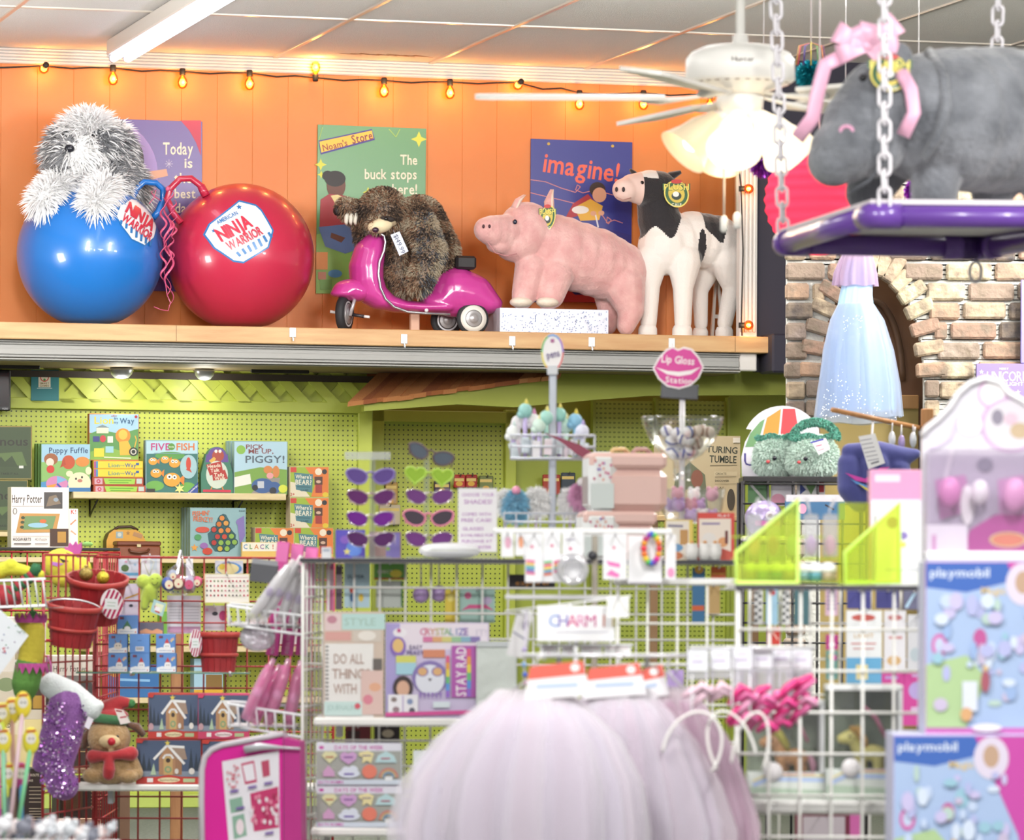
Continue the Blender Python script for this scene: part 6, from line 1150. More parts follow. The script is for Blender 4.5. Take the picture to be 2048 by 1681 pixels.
mb = MB(); p = [fo.L(*q) for q in lips]; mb.slab([(q.x, q.z) for q in p],-.004,.004, '#f4eef2'); o = mb.build('board', t2); cxl, cyl = 1357,736
m2 = MB(); inn = [(cxl + (x - cxl)*.93, cyl + (y - cyl)*.91) for x, y in lips]; art(m2, fo,[('p', inn, '#d63a9c'),('p',[(1311,735),(1335,742),(1358,744),(1382,741),(1402,734),(1382,749),(1358,753),(1334,749)], '#f6f2f4'),('t', 'Lip Gloss',1356,720,15, '#f8f4f6', {'w': 66, 'rot': -5}),('t', 'Station',1358,761,12, '#f8f4f6', {'w': 54, 'rot': -4})],-.0045); m2.build('print', o, norm=False)
mb = MB(); a, b = fo.L(1322,798), fo.L(1397,768); mb.box(((a.x + b.x)/2,.012, b.z/2),(b.x - a.x,.02, b.z), mt('#4a4d54',.4),.003, rotm('Y',3)); mb.build('clip_block', t2)
# boxed play food
mb_box('play_food_box', 'red play food box with picture of white pots on the gondola top',(1396,1026,1469,1122), DM + .05,.07, '#c8382c',[('r',1398,1038,1462,1120, '#efe2d4'),('l',[(1404,1048),(1440,1048)],4, '#8a7aa8'),('e',1418,1078,14,12, '#e8e4e0'),('e',1446,1085,10,10, '#e0a06a'),('r',1450,1062,1456,1088, '#6a2c2c'),('p',[(1398,1100),(1430,1092),(1462,1104),(1462,1120),(1398,1120)], '#c85040'),('t', 'PLAY',1448,1032,5, '#f4eee8', {'w': 24}),('e',1404,1110,9,10, '#f2f0ee')], '#d8443a', ZT, 'toy box')
mb_box('play_food_box', 'cream and yellow play food box left of the red one',(1330,1040,1386,1122), DM + .10,.07, '#e0c04a',[('r',1332,1042,1378,1120, '#f0ece0'),('l',[(1336,1052),(1366,1053)],5, '#8a86a0'),('r',1360,1060,1376,1090, '#c89a5a'),('e',1352,1096,14,8, '#6aa0d0'),('e',1350,1112,16,8, '#c87a4a')], '#ecd86a', ZT, 'toy box')
for i, x in enumerate((1384,1410,1430)):
    f3 = Fr(x,1122, DM - .0,0, ZT); kk = f3.k; mb = MB(); mb.lathe([(10*kk,0),(13*kk,.02),(13*kk,.035),(11*kk,.045),(12*kk,.05),(0,.05)], mt('#f2f0ee',.4),18); o = mb.build('toy_pot', None, f3.o); tag(o, 'small white toy pot before the play food boxes, ' + ('left', 'middle', 'right')[i] + ' one', 'toy pot', 'toy pots before the play food boxes')
    m2 = MB(); m2.ball((0,0,.055),(4*kk,4*kk,3*kk), mt('#d89a5a',.5)); m2.build('lid_knob', o)
# goods hanging behind the white grid
for lb, r_, c, its in (('pale blue card with red and yellow charms behind the white grid',(688,1126,740,1216), '#b8d6e2',[('t', 'SUPER',712,1154,7, '#33506a', {'w': 34}),('e',704,1180,5,7, '#c8402c'),('e',722,1196,5,8, '#e8c83c'),('e',705,1196,5,9, '#3a6a9a')]),
        ('green and red snack-like toy bag behind the white grid',(748,1126,812,1160), '#6aae4a',[('t', 'INSECT',770,1144,6, '#f2f0d8', {'w': 30}),('e',792,1148,12,8, '#e8d84a'),('l',[(748,1158),(812,1158)],3, '#c8382c')]),('silver glitter pouch with a green edge behind the white grid',(752,1162,806,1216), '#b8bfb8',[('l',[(804,1164),(804,1214)],4, '#5a9a4a')]),
        ('mint hair bow pack with a pink label behind the white grid',(918,1178,990,1246), '#9fc2b8',[('p',[(922,1222),(938,1210),(972,1210),(988,1222),(972,1218),(938,1218)], '#d04f86'),('e',936,1192,7,7, '#c85a86'),('e',974,1202,10,8, '#b8a8c8')]),('dark red pack behind the bath bomb boxes, under the upper white shelf',(690,1452,742,1486), '#7a2c34',[('r',694,1462,720,1486, '#4a2a2a')]),('black and cream pack behind the bath bomb boxes',(748,1450,800,1487), '#3a3234',[('e',776,1468,12,8, '#c8bca4')]),('yellow card pack beside the mint hair bow pack',(890,1180,916,1246), '#e0c63a',[('e',902,1196,8,8, '#f0e07a')]),
        ('black card with orange letters behind the bead bracelets',(1018,1150,1110,1180), '#3a3438',[('t', 'explorer',1066,1166,10, '#d8903c', {'w': 70})]),('pink tube pack at the left end behind the white grid',(652,1128,668,1222), '#d070a0',[('r',653,1140,667,1180, '#e8c8d8')]),('dark tube pack at the left end behind the white grid',(671,1130,685,1220), '#5a4a5a',[('r',672,1150,684,1175, '#c8b8c4')])):
    card(lb, r_, DM + .17, its, c, name='toy_pack', cat='toy pack', th=.012)
for x, y, lb in ((842,1190, 'left lilac ball in the hanging pack behind the white grid'),(878,1188, 'right lilac ball in the hanging pack behind the white grid')):
    f3 = Fr(x, y, DM + .19); mb = MB(); mb.ball((0,0,0),17*f3.k, mt('#b89ad0',.2, coat=.5),18,12); o = mb.build('lilac_ball', None, f3.o); tag(o, lb, 'ball'); m2 = MB(); m2.tube([(0,0,16*f3.k),(0,-.04,62*f3.k)],.002, '#e8e4ee',6); m2.build('hang_cord', o)
# journal set, crystal kit, bath bombs, plain journal
mb_box('journal_set', 'boxed stationery set with a white notebook reading Do all things',(646,1224,768,1437), DM - .17,.05, '#c8b8a8',[('r',650,1228,682,1262, '#e8d0d0'),('e',664,1240,10,8, '#c88a9a'),('r',684,1228,770,1260, '#bfe0dc'),('t', 'STYLE',720,1244,15, '#a8c4b8', {'w': 62, 'b': 0}),('r',650,1264,702,1282, '#e0a8a0'),('r',706,1262,762,1284, '#d8ccc0'),('e',734,1272,18,10, '#efe8e0'),('r',650,1288,747,1436, '#f2efec')] + [('r',651,1292 + 8*i,657,1296 + 8*i, '#8a8684') for i in range(17)] +
       [('t', 'DO ALL',698,1318,20, '#b8998c', {'w': 60, 'b': 0}),('t', 'THINGS',702,1348,20, '#b8998c', {'w': 76, 'b': 0}),('t', 'WITH',690,1378,20, '#b8998c', {'w': 46, 'b': 0}),('r',746,1318,764,1340, '#6a6460'),('r',722,1342,766,1430, '#e4c4bc'),('e',736,1400,10,10, '#e0889a'),('e',750,1375,12,9, '#e8b090'),('r',648,1404,724,1432, '#cfe8e4'),('t', 'JOURNALING',686,1416,11, '#a8c8c4', {'w': 64, 'b': 0}),('e',715,1413,6,6, '#d85a6a')], '#d8c4b4', z1)
rb_ = ['#e05a8a', '#e8a04a', '#e8d84a', '#6ac07a', '#5a9ae0', '#9a6ad0']
mb_box('crystal_kit', 'lilac crystal craft kit box with a cartoon cat in sunglasses and a child',(770,1246,978,1437), DM - .16,.06, '#b8a0cc',[('r',772,1248,976,1300, '#ede2ee'),('r',772,1248,800,1425, '#b0a4dc'),('e',800,1266,14,9, '#f4f0f6'),('e',798,1262,4,4, '#c83c86')] + [('t', ch,846 + 9.6*i,1264,14, c) for i,(ch, c) in enumerate(zip('CRYSTALIZE',['#d86a9a', '#d8708a', '#d89a7a', '#c8b87a', '#b8c07a', '#9ac08a', '#8ab0b8', '#8a9ac8', '#8a86c8', '#8a6ab8']))] + [('t', 'IT!',963,1266,13, '#d8cfe0', {'w': 22})] + [('r',846 + 19*i,1274,865 + 19*i,1285, c) for i, c in enumerate(['#d87aa8', '#e0a878', '#d8cf80', '#9cc49a', '#8ab4c8', '#8878b4'])] + [
       ('e',796,1294,16,20, '#8a6ac0'),('e',796,1292,11,14, '#e8c07a'),('t', 'EASY',832,1295,8, '#5a4a86', {'w': 26}),('t', 'PEASY!',832,1306,8, '#5a4a86', {'w': 36}),('r',792,1312,832,1340, '#d8d86a'),('r',792,1326,832,1350, '#a8d4e4'),('r',846,1300,890,1316, '#d88a6a'),
       ('e',860,1356,36,34, '#8a78b8'),('e',860,1360,29,30, '#e6e8f4'),('e',845,1344,12,10, '#8a78b8'),('e',875,1344,12,10, '#8a78b8'),('e',845,1344,9,8, '#e0b07a'),('e',875,1344,9,8, '#e0b07a'),('p',[(856,1358),(864,1358),(860,1364)], '#4a3a50')] + [('p',[(838 + 8*i,1386),(844 + 8*i,1386),(841 + 8*i,1400)], '#9a7ac8') for i in range(6)] + [
       ('r',903,1292,956,1396, '#b45ab0'),('t', 'STAY RAD',922,1344,20, '#f6f0f4', {'w': 98, 'rot': 90})] + [('r',934,1298 + 16*i,942,1314 + 16*i, c) for i, c in enumerate(rb_)] + [('r',892,1312 + 14*i,899,1326 + 14*i, c) for i, c in enumerate(rb_)] + [
       ('e',806,1376,20,24, '#3a2a2c'),('e',806,1378,13,16, '#dcae94'),('r',776,1390,836,1432, '#f0eef4'),('l',[(806,1392),(806,1432)],2, '#a88ac8'),('e',788,1400,6,5, '#8a7a78'),('e',792,1420,7,6, '#9a8088'),('e',820,1404,6,6, '#8a9ac0'),('e',824,1422,6,6, '#5a5a68'),('l',[(771,1430),(976,1424)],8, '#d8509a'),('r',866,1404,900,1416, '#dfeaf2')], '#d3c6e6', z1)
bomb = lambda y, q: [('r',633, y,802, y + 14, '#e6e6f2'),('e',643, y + 8,5,3.4, '#c848a8'),('t', 'DAYS OF THE WEEK',718, y + 8,8, '#c83ea8', {'w': 98}),('r',633, y + 15,802, y + 72, '#a8aaa4')] + [('e',636 + R.random()*160, y + 18 + R.random()*50,1.2,1.2, '#c4c6b8') for _ in range(30)] + [
    ('p',[(643, y + 24),(650, y + 16),(668, y + 16),(675, y + 24),(659, y + 40)], '#e0dfae'),('p',[(680, y + 22),(688, y + 16),(696, y + 20),(706, y + 16),(714, y + 22),(712, y + 32),(697, y + 42),(682, y + 32)], '#d0a4d4'),('p',[(718, y + 18),(736, y + 14),(748, y + 20),(746, y + 26),(742, y + 40),(734, y + 34),(724, y + 40),(726, y + 28),(718, y + 24)], '#ece0a8'),('p',[(750, y + 38),(756, y + 24),(772, y + 15),(788, y + 24),(794, y + 38)], '#bcdbe0'),
    ('p',[(646, y + 66),(646, y + 56),(657, y + 44),(669, y + 56),(669, y + 66)], '#d4a4cc'),('e',698, y + 60,22,9, '#dfe6f4'),('e',692, y + 54,9,8, '#dfe6f4'),('e',706, y + 53,10,9, '#dfe6f4'),('e',739, y + 56,15,14, '#e8806a')] + [('l', lob(777, y + 68, r_,180,360,10),3, c) for r_, c in ((18, '#d8847a'),(14, '#e0bc8a'),(10, '#8ab0d0'))] + [('l',[(651, y + 27),(667, y + 27)],2.5, '#b85a4a'),('l',[(688, y + 27),(706, y + 27)],2.5, '#8a5aa8'),('l',[(724, y + 24),(742, y + 24)],2, '#8a7a9a'),('l',[(762, y + 30),(780, y + 30)],2.5, '#b84a6a'),('l',[(688, y + 61),(708, y + 61)],3, '#6a4ab0'),('r',633, y + 72,802, y + 82, '#d2dcea'),('t', 'BATH BOMBS',662, y + 77,6, '#c83ea8', {'w': 50}),('r',770, y + 66,785, y + 74, '#f0f2f4')]
zb_ = mb_box('bath_bomb_box', 'bath bomb gift box, lower of two on the lowest white shelf',(632,1572,804,1657), DM - .16,.07, '#d6d8e8', bomb(1573,0), '#dfe0ee', z2, 'gift box', top=1)['top']
mb_box('bath_bomb_box', 'bath bomb gift box, upper of two on the lowest white shelf',(632,1487,804,1572), DM - .16,.07, '#d6d8e8', bomb(1488,1), '#dfe0ee', zb_, 'gift box')
mb_box('plain_journal', 'plain white journal standing right of the bath bomb boxes',(826,1502,902,1657), DM - .17,.03, '#d8e4e6',[('t', 'bliss',848,1636,14, '#b8c8cc', {'w': 32, 'b': 0}),('l',[(830,1648),(870,1648)],1, '#c8d4d4')], '#eaf1f2', z2, 'journal')
f = Fr(985,1437, DM - .2,0, z1); mb = MB(); a, b = f.L(952,1437), f.L(1034,1284); mb.box(((a.x + b.x)/2,.012, b.z/2),(b.x - a.x,.024, b.z), mt('#e4ebe6',.2,.25, bump=(14,.5)),.01); o = mb.build('silver_pouch', None, f.o); tag(o, 'shiny silver holographic pouch right of the crystal kit', 'pouch'); m2 = MB(); m2.box(((a.x + b.x)/2,.010, b.z*.96),(b.x - a.x,.03,.02), mt('#e8eef0',.15,.5),.004); m2.build('zip_top', o)
f = Fr(920,1681, DM - .1); mb = MB(); mb.ball((0,0,0),(.06,.05,.06), mt('#5fb09a',.9, sheen=.5),18,12); mb.ball((.05,.02,-.03),.05, mt('#5fb09a',.9),14,10); mb.tube([(0,0,-.05),(0,0,-(f.o.z))],.012, '#d8d8d8',8); tag(mb.build('teal_pompom', None, f.o), 'teal fluffy pompom at the bottom below the tutus', 'pompom')
# ---------------------------------------------------------------- left end of the gondola: baskets, pink boxes, wand pouches, pink tray
def side_basket(label, y0, y1, D):
    f = Fr(530, y1, D,.0); t = empty('wire_basket', f, label, 'basket'); mb = MB(); sl = .16
    for (y, g) in ((y0,0),(y1,8)):
        p = [f.L(455 + g, y,-.02 - .0), f.L(606, y + (y1 - y0)*.55,-.10), f.L(606, y + 6,.12), f.L(462 + g, y - 4,.16)]; mb.tube(p,.0045, wt2,8, closed=True)
    for i in range(9):
        u = i/8; x0 = 455 + 151*u; mb.tube([f.L(x0, y0 + (y1 - y0)*.55*u,-.02 - .08*u), f.L(min(606, x0 + 8*(1 - u)), y1 + (y1 - y0)*.55*u,-.02 - .08*u), f.L(x0 + 2, y1 + 2,.14), f.L(x0 + 2, y0,.15 - .03*u)],.003, wt2,6)
    for i in range(6): u = i/5; mb.tube([f.L(455, y0,-.02 + .18*u), f.L(463, y1,-.02 + .18*u)],.0025, wt2,6)
    mb.build('wire_frame', t); m2 = MB(); q = f.L(530, y1); m2.box((q.x,.05,.0),(.20,.18,.004), wt2); m2.build('floor_sheet', t); return f
side_basket('upper white wire basket of silver wand pouches on the left end of the gondola',1212,1250,13.9); side_basket('lower white wire basket of pink glitter pouches on the left end of the gondola',1408,1452,13.8)
for i,(x0, y0, lb) in enumerate(((548,1083, 'leftmost of the three tall pink boxes'),(577,1088, 'middle of the three tall pink boxes'),(606,1094, 'rightmost of the three tall pink boxes'))):
    f = Fr(x0 - 4,1312,14.15 + .02*i); k = f.k; h = f.L(x0, y0).z; mb = MB(); mb.box((0,.02, h/2),(25*k,.04, h), mt('#d8489c',.4),.002); o = mb.build('wand_box', None, f.o); tag(o, lb + ' leaning at the left end of the white gondola', 'box', 'tall pink boxes at the left end of the white gondola'); o.rotation_euler = (0, math.radians(5.5),0)
    m2 = MB(); art(m2, f,[('t', 'MAGICAL WAND', x0 - 4,1286,8, '#e8b8d4', {'w': 44, 'rot': 90}),('r', x0 - 15, y0 + 2, x0 + 8, y0 + 40, '#ee78bc')],-.0004); m2.build('print', o, norm=False)
def pouch(label, grp, x0, y0, x1, y1, w, D, c, inner, tip):
    f = Fr(x1, y1, D); k = f.k; t = empty('wand_pouch', f, label, 'pouch', grp); p0, p1 = f.L(x1, y1), f.L(x0, y0); mb = MB(); n = 9
    mb.tube([p0.lerp(p1, i/n) for i in range(n + 1)],[w*k*(.55 + .45*math.sin(math.pi*(.15 + .7*i/n)))*(1.1 if i < n - 1 else .6) for i in range(n + 1)], clear(c,.10,.42,.12),12, flat=.55); mb.build('clear_sleeve', t)
    m2 = MB(); m2.tube([p0.lerp(p1,.08), p0.lerp(p1,.88)], w*.45*k, mt(inner,.25,.15, bump=(160,.8)),10); o = m2.build('wand', t); m3 = MB(); m3.ball(p0.lerp(p1,.45) + Vector((0,-.015,0)),(w*.4*k,.012, w*.5*k), mt(tip,.4)); m3.build('label_charm', o)
for i,(a_, b_) in enumerate((((588,1120),(500,1238)),((604,1112),(520,1246)),((600,1130),(560,1246)),((614,1140),(585,1248)))): pouch('long silver wand pouch, ' + ('leftmost', 'second from left', 'third from left', 'rightmost')[i] + ' in the upper side basket', 'silver wand pouches in the upper side basket', *a_, *b_,19,13.84 + .02*i, '#ffffff', '#f4f0f8', '#9a7ac0')
for i,(a_, b_) in enumerate((((548,1318),(490,1440)),((578,1318),(535,1450)),((602,1322),(575,1458)),((560,1330),(508,1448)))): pouch('pink glitter wand pouch, ' + ('leftmost', 'third from left', 'rightmost', 'second from left')[i] + ' in the lower side basket', 'pink glitter wand pouches in the lower side basket', *a_, *b_,22,13.76 + .02*i, '#ffd0ec', '#f06ab8', '#f0e0ec')
gb = mb_box('gadget_box', 'dark grey box leaning behind the silver wand pouches',(498,1128,552,1166),14.0,.04, '#55565c',[('r',499,1120,551,1130, '#9a9ca2')], None, None, roll=.12); mb = MB(); mb.tube([(.03,.02,.04),(.135,.02,.03)],.004, WG,6); mb.build('hook_arm', gb)
f = Fr(515,1275,13.92); mb = MB(); mb.ball((0,0,.0),(.055,.02,.045), mt('#e4e0ea',.15,.35, bump=(50,1.0)),18,12); mb.tube([(0,0,.04),(0,.01,.12)],.002, '#dcdce0',6); tag(mb.build('foil_pouch', None, f.o), 'crinkled silver foil pouch hanging under the upper side basket', 'pouch')
f = Fr(500,1681,13.25,-.25); t = empty('pink_tray_set', f, 'big magenta rounded craft tray set with a printed sheet', 'toy box'); rr_ = [(405,1720),(403,1600),(404,1540),(410,1515),(424,1500),(445,1491),(520,1477),(566,1468),(566,1720)]
p = [f.L(*q) for q in rr_]; mb = MB(); mb.slab([(q.x, q.z) for q in p],-.0,.05, mt('#e0189c',.4), mt('#d8c8d8',.35)); mb.build('tray', t); mb = MB(); mb.tube([f.L(*q,-.003) for q in rr_[:8]],.009, mt('#cfc8d0',.35),8); mb.build('rim', t)
m2 = MB(); its = [('p',[(444,1524),(558,1502),(560,1690),(458,1690)], '#eeeaf2'),('p',[(458,1600),(484,1594),(487,1622),(462,1628)], '#8ab09c'),('p',[(464,1634),(488,1628),(494,1672),(468,1680)], '#8ab09c'),('e',480,1655,8,16, '#eedde4'),('p',[(482,1528),(508,1522),(514,1565),(490,1570)], '#c8386a'),('p',[(485,1532),(506,1527),(511,1560),(492,1564)], '#eeeaf2'),('p',[(522,1524),(538,1520),(540,1552),(526,1556)], '#c04a6a'),('p',[(500,1588),(556,1574),(558,1656),(508,1664)], '#c8346e')]
its += [('e',503 + R.random()*52,1592 + R.random()*60,3,5, R.choice(['#f0e4ec', '#e88aa8', '#b02a5a'])) for _ in range(40)] + [('e',452 + R.random()*26,1532 + R.random()*46,2,2.4, '#d85a70') for _ in range(18)] + [('p',[(x, y),(x + 17, y - 3),(x + 17, y + 2),(x, y + 5)], '#7a5aa8') for x, y in ((460,1582),(496,1574),(528,1566),(472,1616),(530,1666))]
art(m2, f, its,-.0012); m2.build('printed_sheet', t, norm=False)
mb = MB(); p = [f.L(*q,0) for q in ((568,1476),(600,1484),(604,1720),(568,1720))]; mb.slab([(q.x, q.z) for q in p],-.002,.05, mt('#c0308a',.4)); mb.build('spine', t)
mb = MB(); mb.tube([f.L(*q,-.02) for q in ((490,1500),(520,1494),(566,1496),(600,1498))],[.012,.012,.004,.004], mt('#d0d2d8',.3,.4),8); mb.build('carry_handle', t)
mb = MB(); q = f.L(500,1720); mb.box((q.x,.03,-(f.o.z + q.z)/2 - .0),(.26,.2, f.o.z + q.z), mt('#e8e6e6',.5)); o = mb.build('display_plinth', None, f.o, f.yaw); o.location.z = f.o.z + q.z*2; o.location = (f.o.x, f.o.y, f.o.z + q.z); tag(o, 'white plinth under the magenta craft tray, below the frame', 'plinth')
# ================================================================ BRICK FIREPLACE
DB = 18.5; f = Fr(1735,900, DB); k = f.k
bc = ['#c8a488', '#bc9680', '#d4c0a0', '#d8cca8', '#a08c7c', '#ccb698', '#94847a', '#dcceac', '#b4a494', '#5a5452']
bm_ = [mt(c,.9, bump=(45,.9), var=(18, '#8d7d6c')) for c in bc]; mortar = mt('#dcdcd4',.95, bump=(60,.8))
def half(y):      # half width of the arched opening at a row
    return 0 if y < 536 else (104*math.sqrt(max(0,1 - ((762 - y)/226) ** 2)) if y < 762 else 104)
mb = MB(); rr3 = random.Random(4)
def bx(x0, x1, y0, y1, d0, d1, m, bev=0.0, rot=None):
    a, b = f.L(x0, y1), f.L(x1, y0); mb.box(((a.x + b.x)/2,(d0 + d1)/2,(a.z + b.z)/2),(b.x - a.x, d1 - d0, b.z - a.z), m, bev, rot)
y = 330
while y < 1500:
    hw = half(y + 5)
    if hw < 3: bx(1574,2210, y, y + 10,.012,.08, mortar)
    else: bx(1574,1745 - hw, y, y + 10,.012,.08, mortar); bx(1745 + hw,2210, y, y + 10,.012,.08, mortar)
    y += 10
row = 0; y = 330
while y < 1500:
    x = 1572 - (0 if row % 2 else 45)
    while x < 2200:
        wv = rr3.choice((84,92,98,60)); x0, x1 = max(x,1570 + rr3.uniform(-3,3)), x + wv - 7
        for xa, xb in ((x0, min(x1,1745 - half(y + 20) - (30 if y > 480 else 0))),(max(x0,1745 + half(y + 20) + (30 if y > 480 else 0)), x1)) if y > 470 else ((x0, x1),):
            if xb - xa > 16: bx(xa, xb, y + rr3.uniform(-1,1), y + 33 + rr3.uniform(-1.5,1.5),-.012 - rr3.random()*.012,.05, bm_[min(9, int(rr3.random() ** 1.1*10))],.009)
        x += wv
    y += 39.5; row += 1
for i in range(-13,14):
    if abs(i) <= 8: a = i*math.pi/2/8.5; cx_, cy_ = 1745 + 118*math.sin(a),762 - 240*math.cos(a); an = math.atan2(118*math.cos(a)*0 + math.sin(a), math.cos(a)*.6)
    else: cx_, cy_, an = 1745 + math.copysign(119, i),762 + 40*(abs(i) - 8.6), math.copysign(math.pi/2, i)
    q = f.L(cx_, cy_); mb.box((q.x,.02, q.z),(.058,.08,.12 if abs(i) < 9 else .07), bm_[rr3.randrange(7)],.008, Matrix.Rotation(an,3, 'Y') if abs(i) < 9 else None)
struct(mb.build('wall_brick', None, f.o,0))
mb = MB(); wd_ = mt('#7a5232',.6, var=(4, '#6a4528'), stretch=(2,2,.5))
bx(1600,1900,480,1500,.34,.38, wd_); bx(1640,1850,785,812,.28,.33, mt('#b5874f',.6),.004); bx(1640,1850,812,1500,.30,.34, mt('#b09a5c',.7))
mb.tube([f.L(1745 + 60*math.sin(q),762 - 160*math.cos(q),.32) for q in [math.pi*(.0 + i/24) for i in range(-6,13)]],.014, mt('#5e4028',.6),6); struct(mb.build('wall_recess', None, f.o,0))
# dress
f = Fr(1718,850,18.25); k = f.k; t = empty('princess_dress', f, 'pale blue tulle dress with glitter hanging in front of the brick arch', 'dress')
def skirt(name, par, fr, rows, mat, folds, amp, sy=.5, seed=0, cx=None, n=110):
    """a gathered skirt: rows of (px y, centre x, half width); folds deepen towards the hem"""
    mb = MB(); vs = []; fs = []; rr = random.Random(seed); ph = [rr.uniform(0,6.28) for _ in range(4)]; kk = fr.k
    for j,(y, cx_, hw) in enumerate(rows):
        c = fr.L(cx_, y); g = j/(len(rows) - 1)
        for i in range(n):
            a = 2*math.pi*i/n; w_ = 1 + amp*(.25 + .75*g)*(math.sin(folds*a + ph[0]) + .5*math.sin(folds*1.7*a + ph[1]) + .4*math.sin(folds*.43*a + ph[2]))
            vs.append((c.x + hw*kk*math.cos(a)*w_, sy*hw*kk*math.sin(a)*w_, c.z + amp*hw*kk*.5*math.sin(folds*.6*a + ph[3])*g))
    for j in range(len(rows) - 1):
        for i in range(n): fs.append((j*n + i, j*n + (i + 1) % n,(j + 1)*n + (i + 1) % n,(j + 1)*n + i))
    mb.add(vs, fs, mat, True); return mb.build(name, par, norm=False)
LB = mt('#a4cbe4',.7, sheen=.4)
skirt('underskirt', t, f,[(612,1712,34),(680,1716,54),(760,1720,66),(822,1722,68)], LB,11,.05,.5,1)
tul = clear('#dfeafa',.04,.38,.5)
skirt('tulle_layer', t, f,[(608,1712,36),(640,1714,54),(700,1716,70),(770,1718,80),(834,1718,85)], tul,13,.04,.5,2)
skirt('tulle_layer', t, f,[(608,1712,35),(640,1714,50),(700,1714,66),(780,1714,78),(848,1708,80)], tul,9,.05,.5,3)
skirt('bodice', t, f,[(520,1718,24),(556,1716,29),(590,1712,32),(614,1711,35)], mt('#a9cfe8',.6, sheen=.4),14,.03,.45,4)
skirt('sleeve_ruffle', t, f,[(500,1716,26),(520,1714,34),(548,1712,42),(572,1712,44)], clear('#d8c0dc',.05,.55,.5),12,.07,.5,5)
mb = MB(); gr = random.Random(9); gl_ = mt('#ffffff',.3)
for _ in range(420):
    y = gr.uniform(630,840); hw = 40 + (y - 610)/225*42; a = gr.uniform(-1,1); q = f.L(1715 + a*hw*.95, y,-(hw*.5*math.sqrt(1 - a*a*.9))*k - .01); s = gr.uniform(.8,1.7)*k
    mb.add([q + Vector((s,0,0)), q + Vector((0,0, s)), q + Vector((-s,0,0)), q + Vector((0,0,-s))],[(0,1,2,3)], gl_)
mb.build('glitter_pattern', t, norm=False)
mb = MB(); mb.tube([f.L(1690,506), f.L(1716,492), f.L(1742,506)],.006, '#e8e4e0',8); mb.tube([f.L(1716,492), f.L(1716,474), f.L(1722,468,.1), f.L(1722,468,.25)],.003, mt('#c8c8cc',.3,.8),6); mb.build('hanger', t)
# ================================================================ RIGHT-HAND GOODS, MIDDLE DISTANCE
f = Fr(2040,838,18.38); o = carton('wall_sign', 'purple sign reading unicorn at the right edge on the brick wall', 'sign',(1953,728,2150,840),18.40,.03, '#8a74b8',[('t', 'UNICORN',2016,753,20, '#f2ecf4', {'w': 84, 'b': 0}),('t', 'LIGHT',2030,768,7, '#e8e0f0', {'w': 34}),('t', 'MERRY',2008,738,4, '#e8e0f0', {'w': 18}),('s',1963,744,5,5, '#f0e8f4'),('s',2036,785,6,5, '#d8cce8'),('s',1975,800,4,5, '#d8cce8')], '#9480c4',0)
carton('wall_banner', 'edge of a lilac banner on the brick above the purple sign', 'banner',(2042,560,2090,727),18.42,.02, '#8a80c0',[('r',2044,562,2088,725, '#9a90cc')], None,0)
# wooden marble-game box and its stand
f = Fr(1410,1032,19.6); t = empty('display_stand', Fr(1410,1032,19.6,0), 'brown display stand behind the candy bowl under the marble game box', 'stand'); mb = MB(); mb.box((0,.12,-.012),(.5,.3,.024), mt('#b89a6a',.6),.003); mb.build('board', t)
for x in (-.22,.22): m2 = MB(); m2.box((x,.12,-.024 - (t.location.z - .03)/2),(.03,.26, t.location.z - .03), mt('#8a6a48',.6)); m2.build('leg', t)
carton('board_game', 'tan marble tumbling game box behind the candy bowl', 'board game',(1318,872,1481,1032),19.65,.08, '#a8977a',[('t', 'TURING',1444,900,13, '#3a4038', {'w': 62, 'rot': -3}),('t', 'TUMBLE',1446,919,14, '#3a4038', {'w': 54, 'rot': -2}),('l',[(1420,932),(1474,931)],1.6, '#7a7058'),('r',1429,944,1474,952, '#c8b896'),('t', 'CREATE',1442,948,4, '#5a5444', {'w': 22}),('t', 'DISCOVER',1444,962,4, '#5a5444', {'w': 28}),('t', 'PLAY',1440,976,4, '#5a5444', {'w': 16}),('l',[(1430,955),(1472,954)],1, '#8a7f66'),('l',[(1430,969),(1472,968)],1, '#8a7f66'),('p',[(1340,1020),(1352,950),(1380,925),(1410,950),(1416,1020)], '#6a6f58'),('e',1394,958,12,18, '#8a5a4a'),('e',1378,990,10,12, '#b0a080'),('e',1462,1000,8,22, '#4a443c'),('r',1466,876,1480,886, '#d8d0c0')], '#bfae8c', AL, None, t.location.z)
# black rack with a round sign and fluffy bags
DK_ = 17.0; f = Fr(1590,953, DK_,0); zk = f.o.z; t = empty('black_rack', f, 'black wire rack with a top shelf under the two green fluffy bags', 'rack'); bk = mt('#1f1d1f',.4); a, b = f.L(1486,953), f.L(1735,953)
mb = MB(); mb.box(((a.x + b.x)/2,.16,-.012),(b.x - a.x,.34,.022), bk,.003); mb.build('top_shelf', t); mb = MB()
for i in range(6): x = a.x + (b.x - a.x)*i/5; mb.tube([(x,-.01,-.02),(x,-.01,-zk)],.005 if i % 5 else .008, bk,6)
for i in range(9): mb.tube([(a.x,-.014,-.03 - .075*i),(b.x,-.014,-.03 - .075*i)],.004, bk,6)
mb.build('wire_front', t)
for x in (a.x, b.x): m2 = MB(); m2.tube([(x,.3,-.02),(x,.3,-zk)],.009, bk,8); m2.build('leg', t)
f = Fr(1560,953, DK_ + .25,0, zk); pts = [(1484,953),(1483,915),(1490,885),(1504,860)] + lob(1565,892,80,205,335,14) + [(1645,953)]
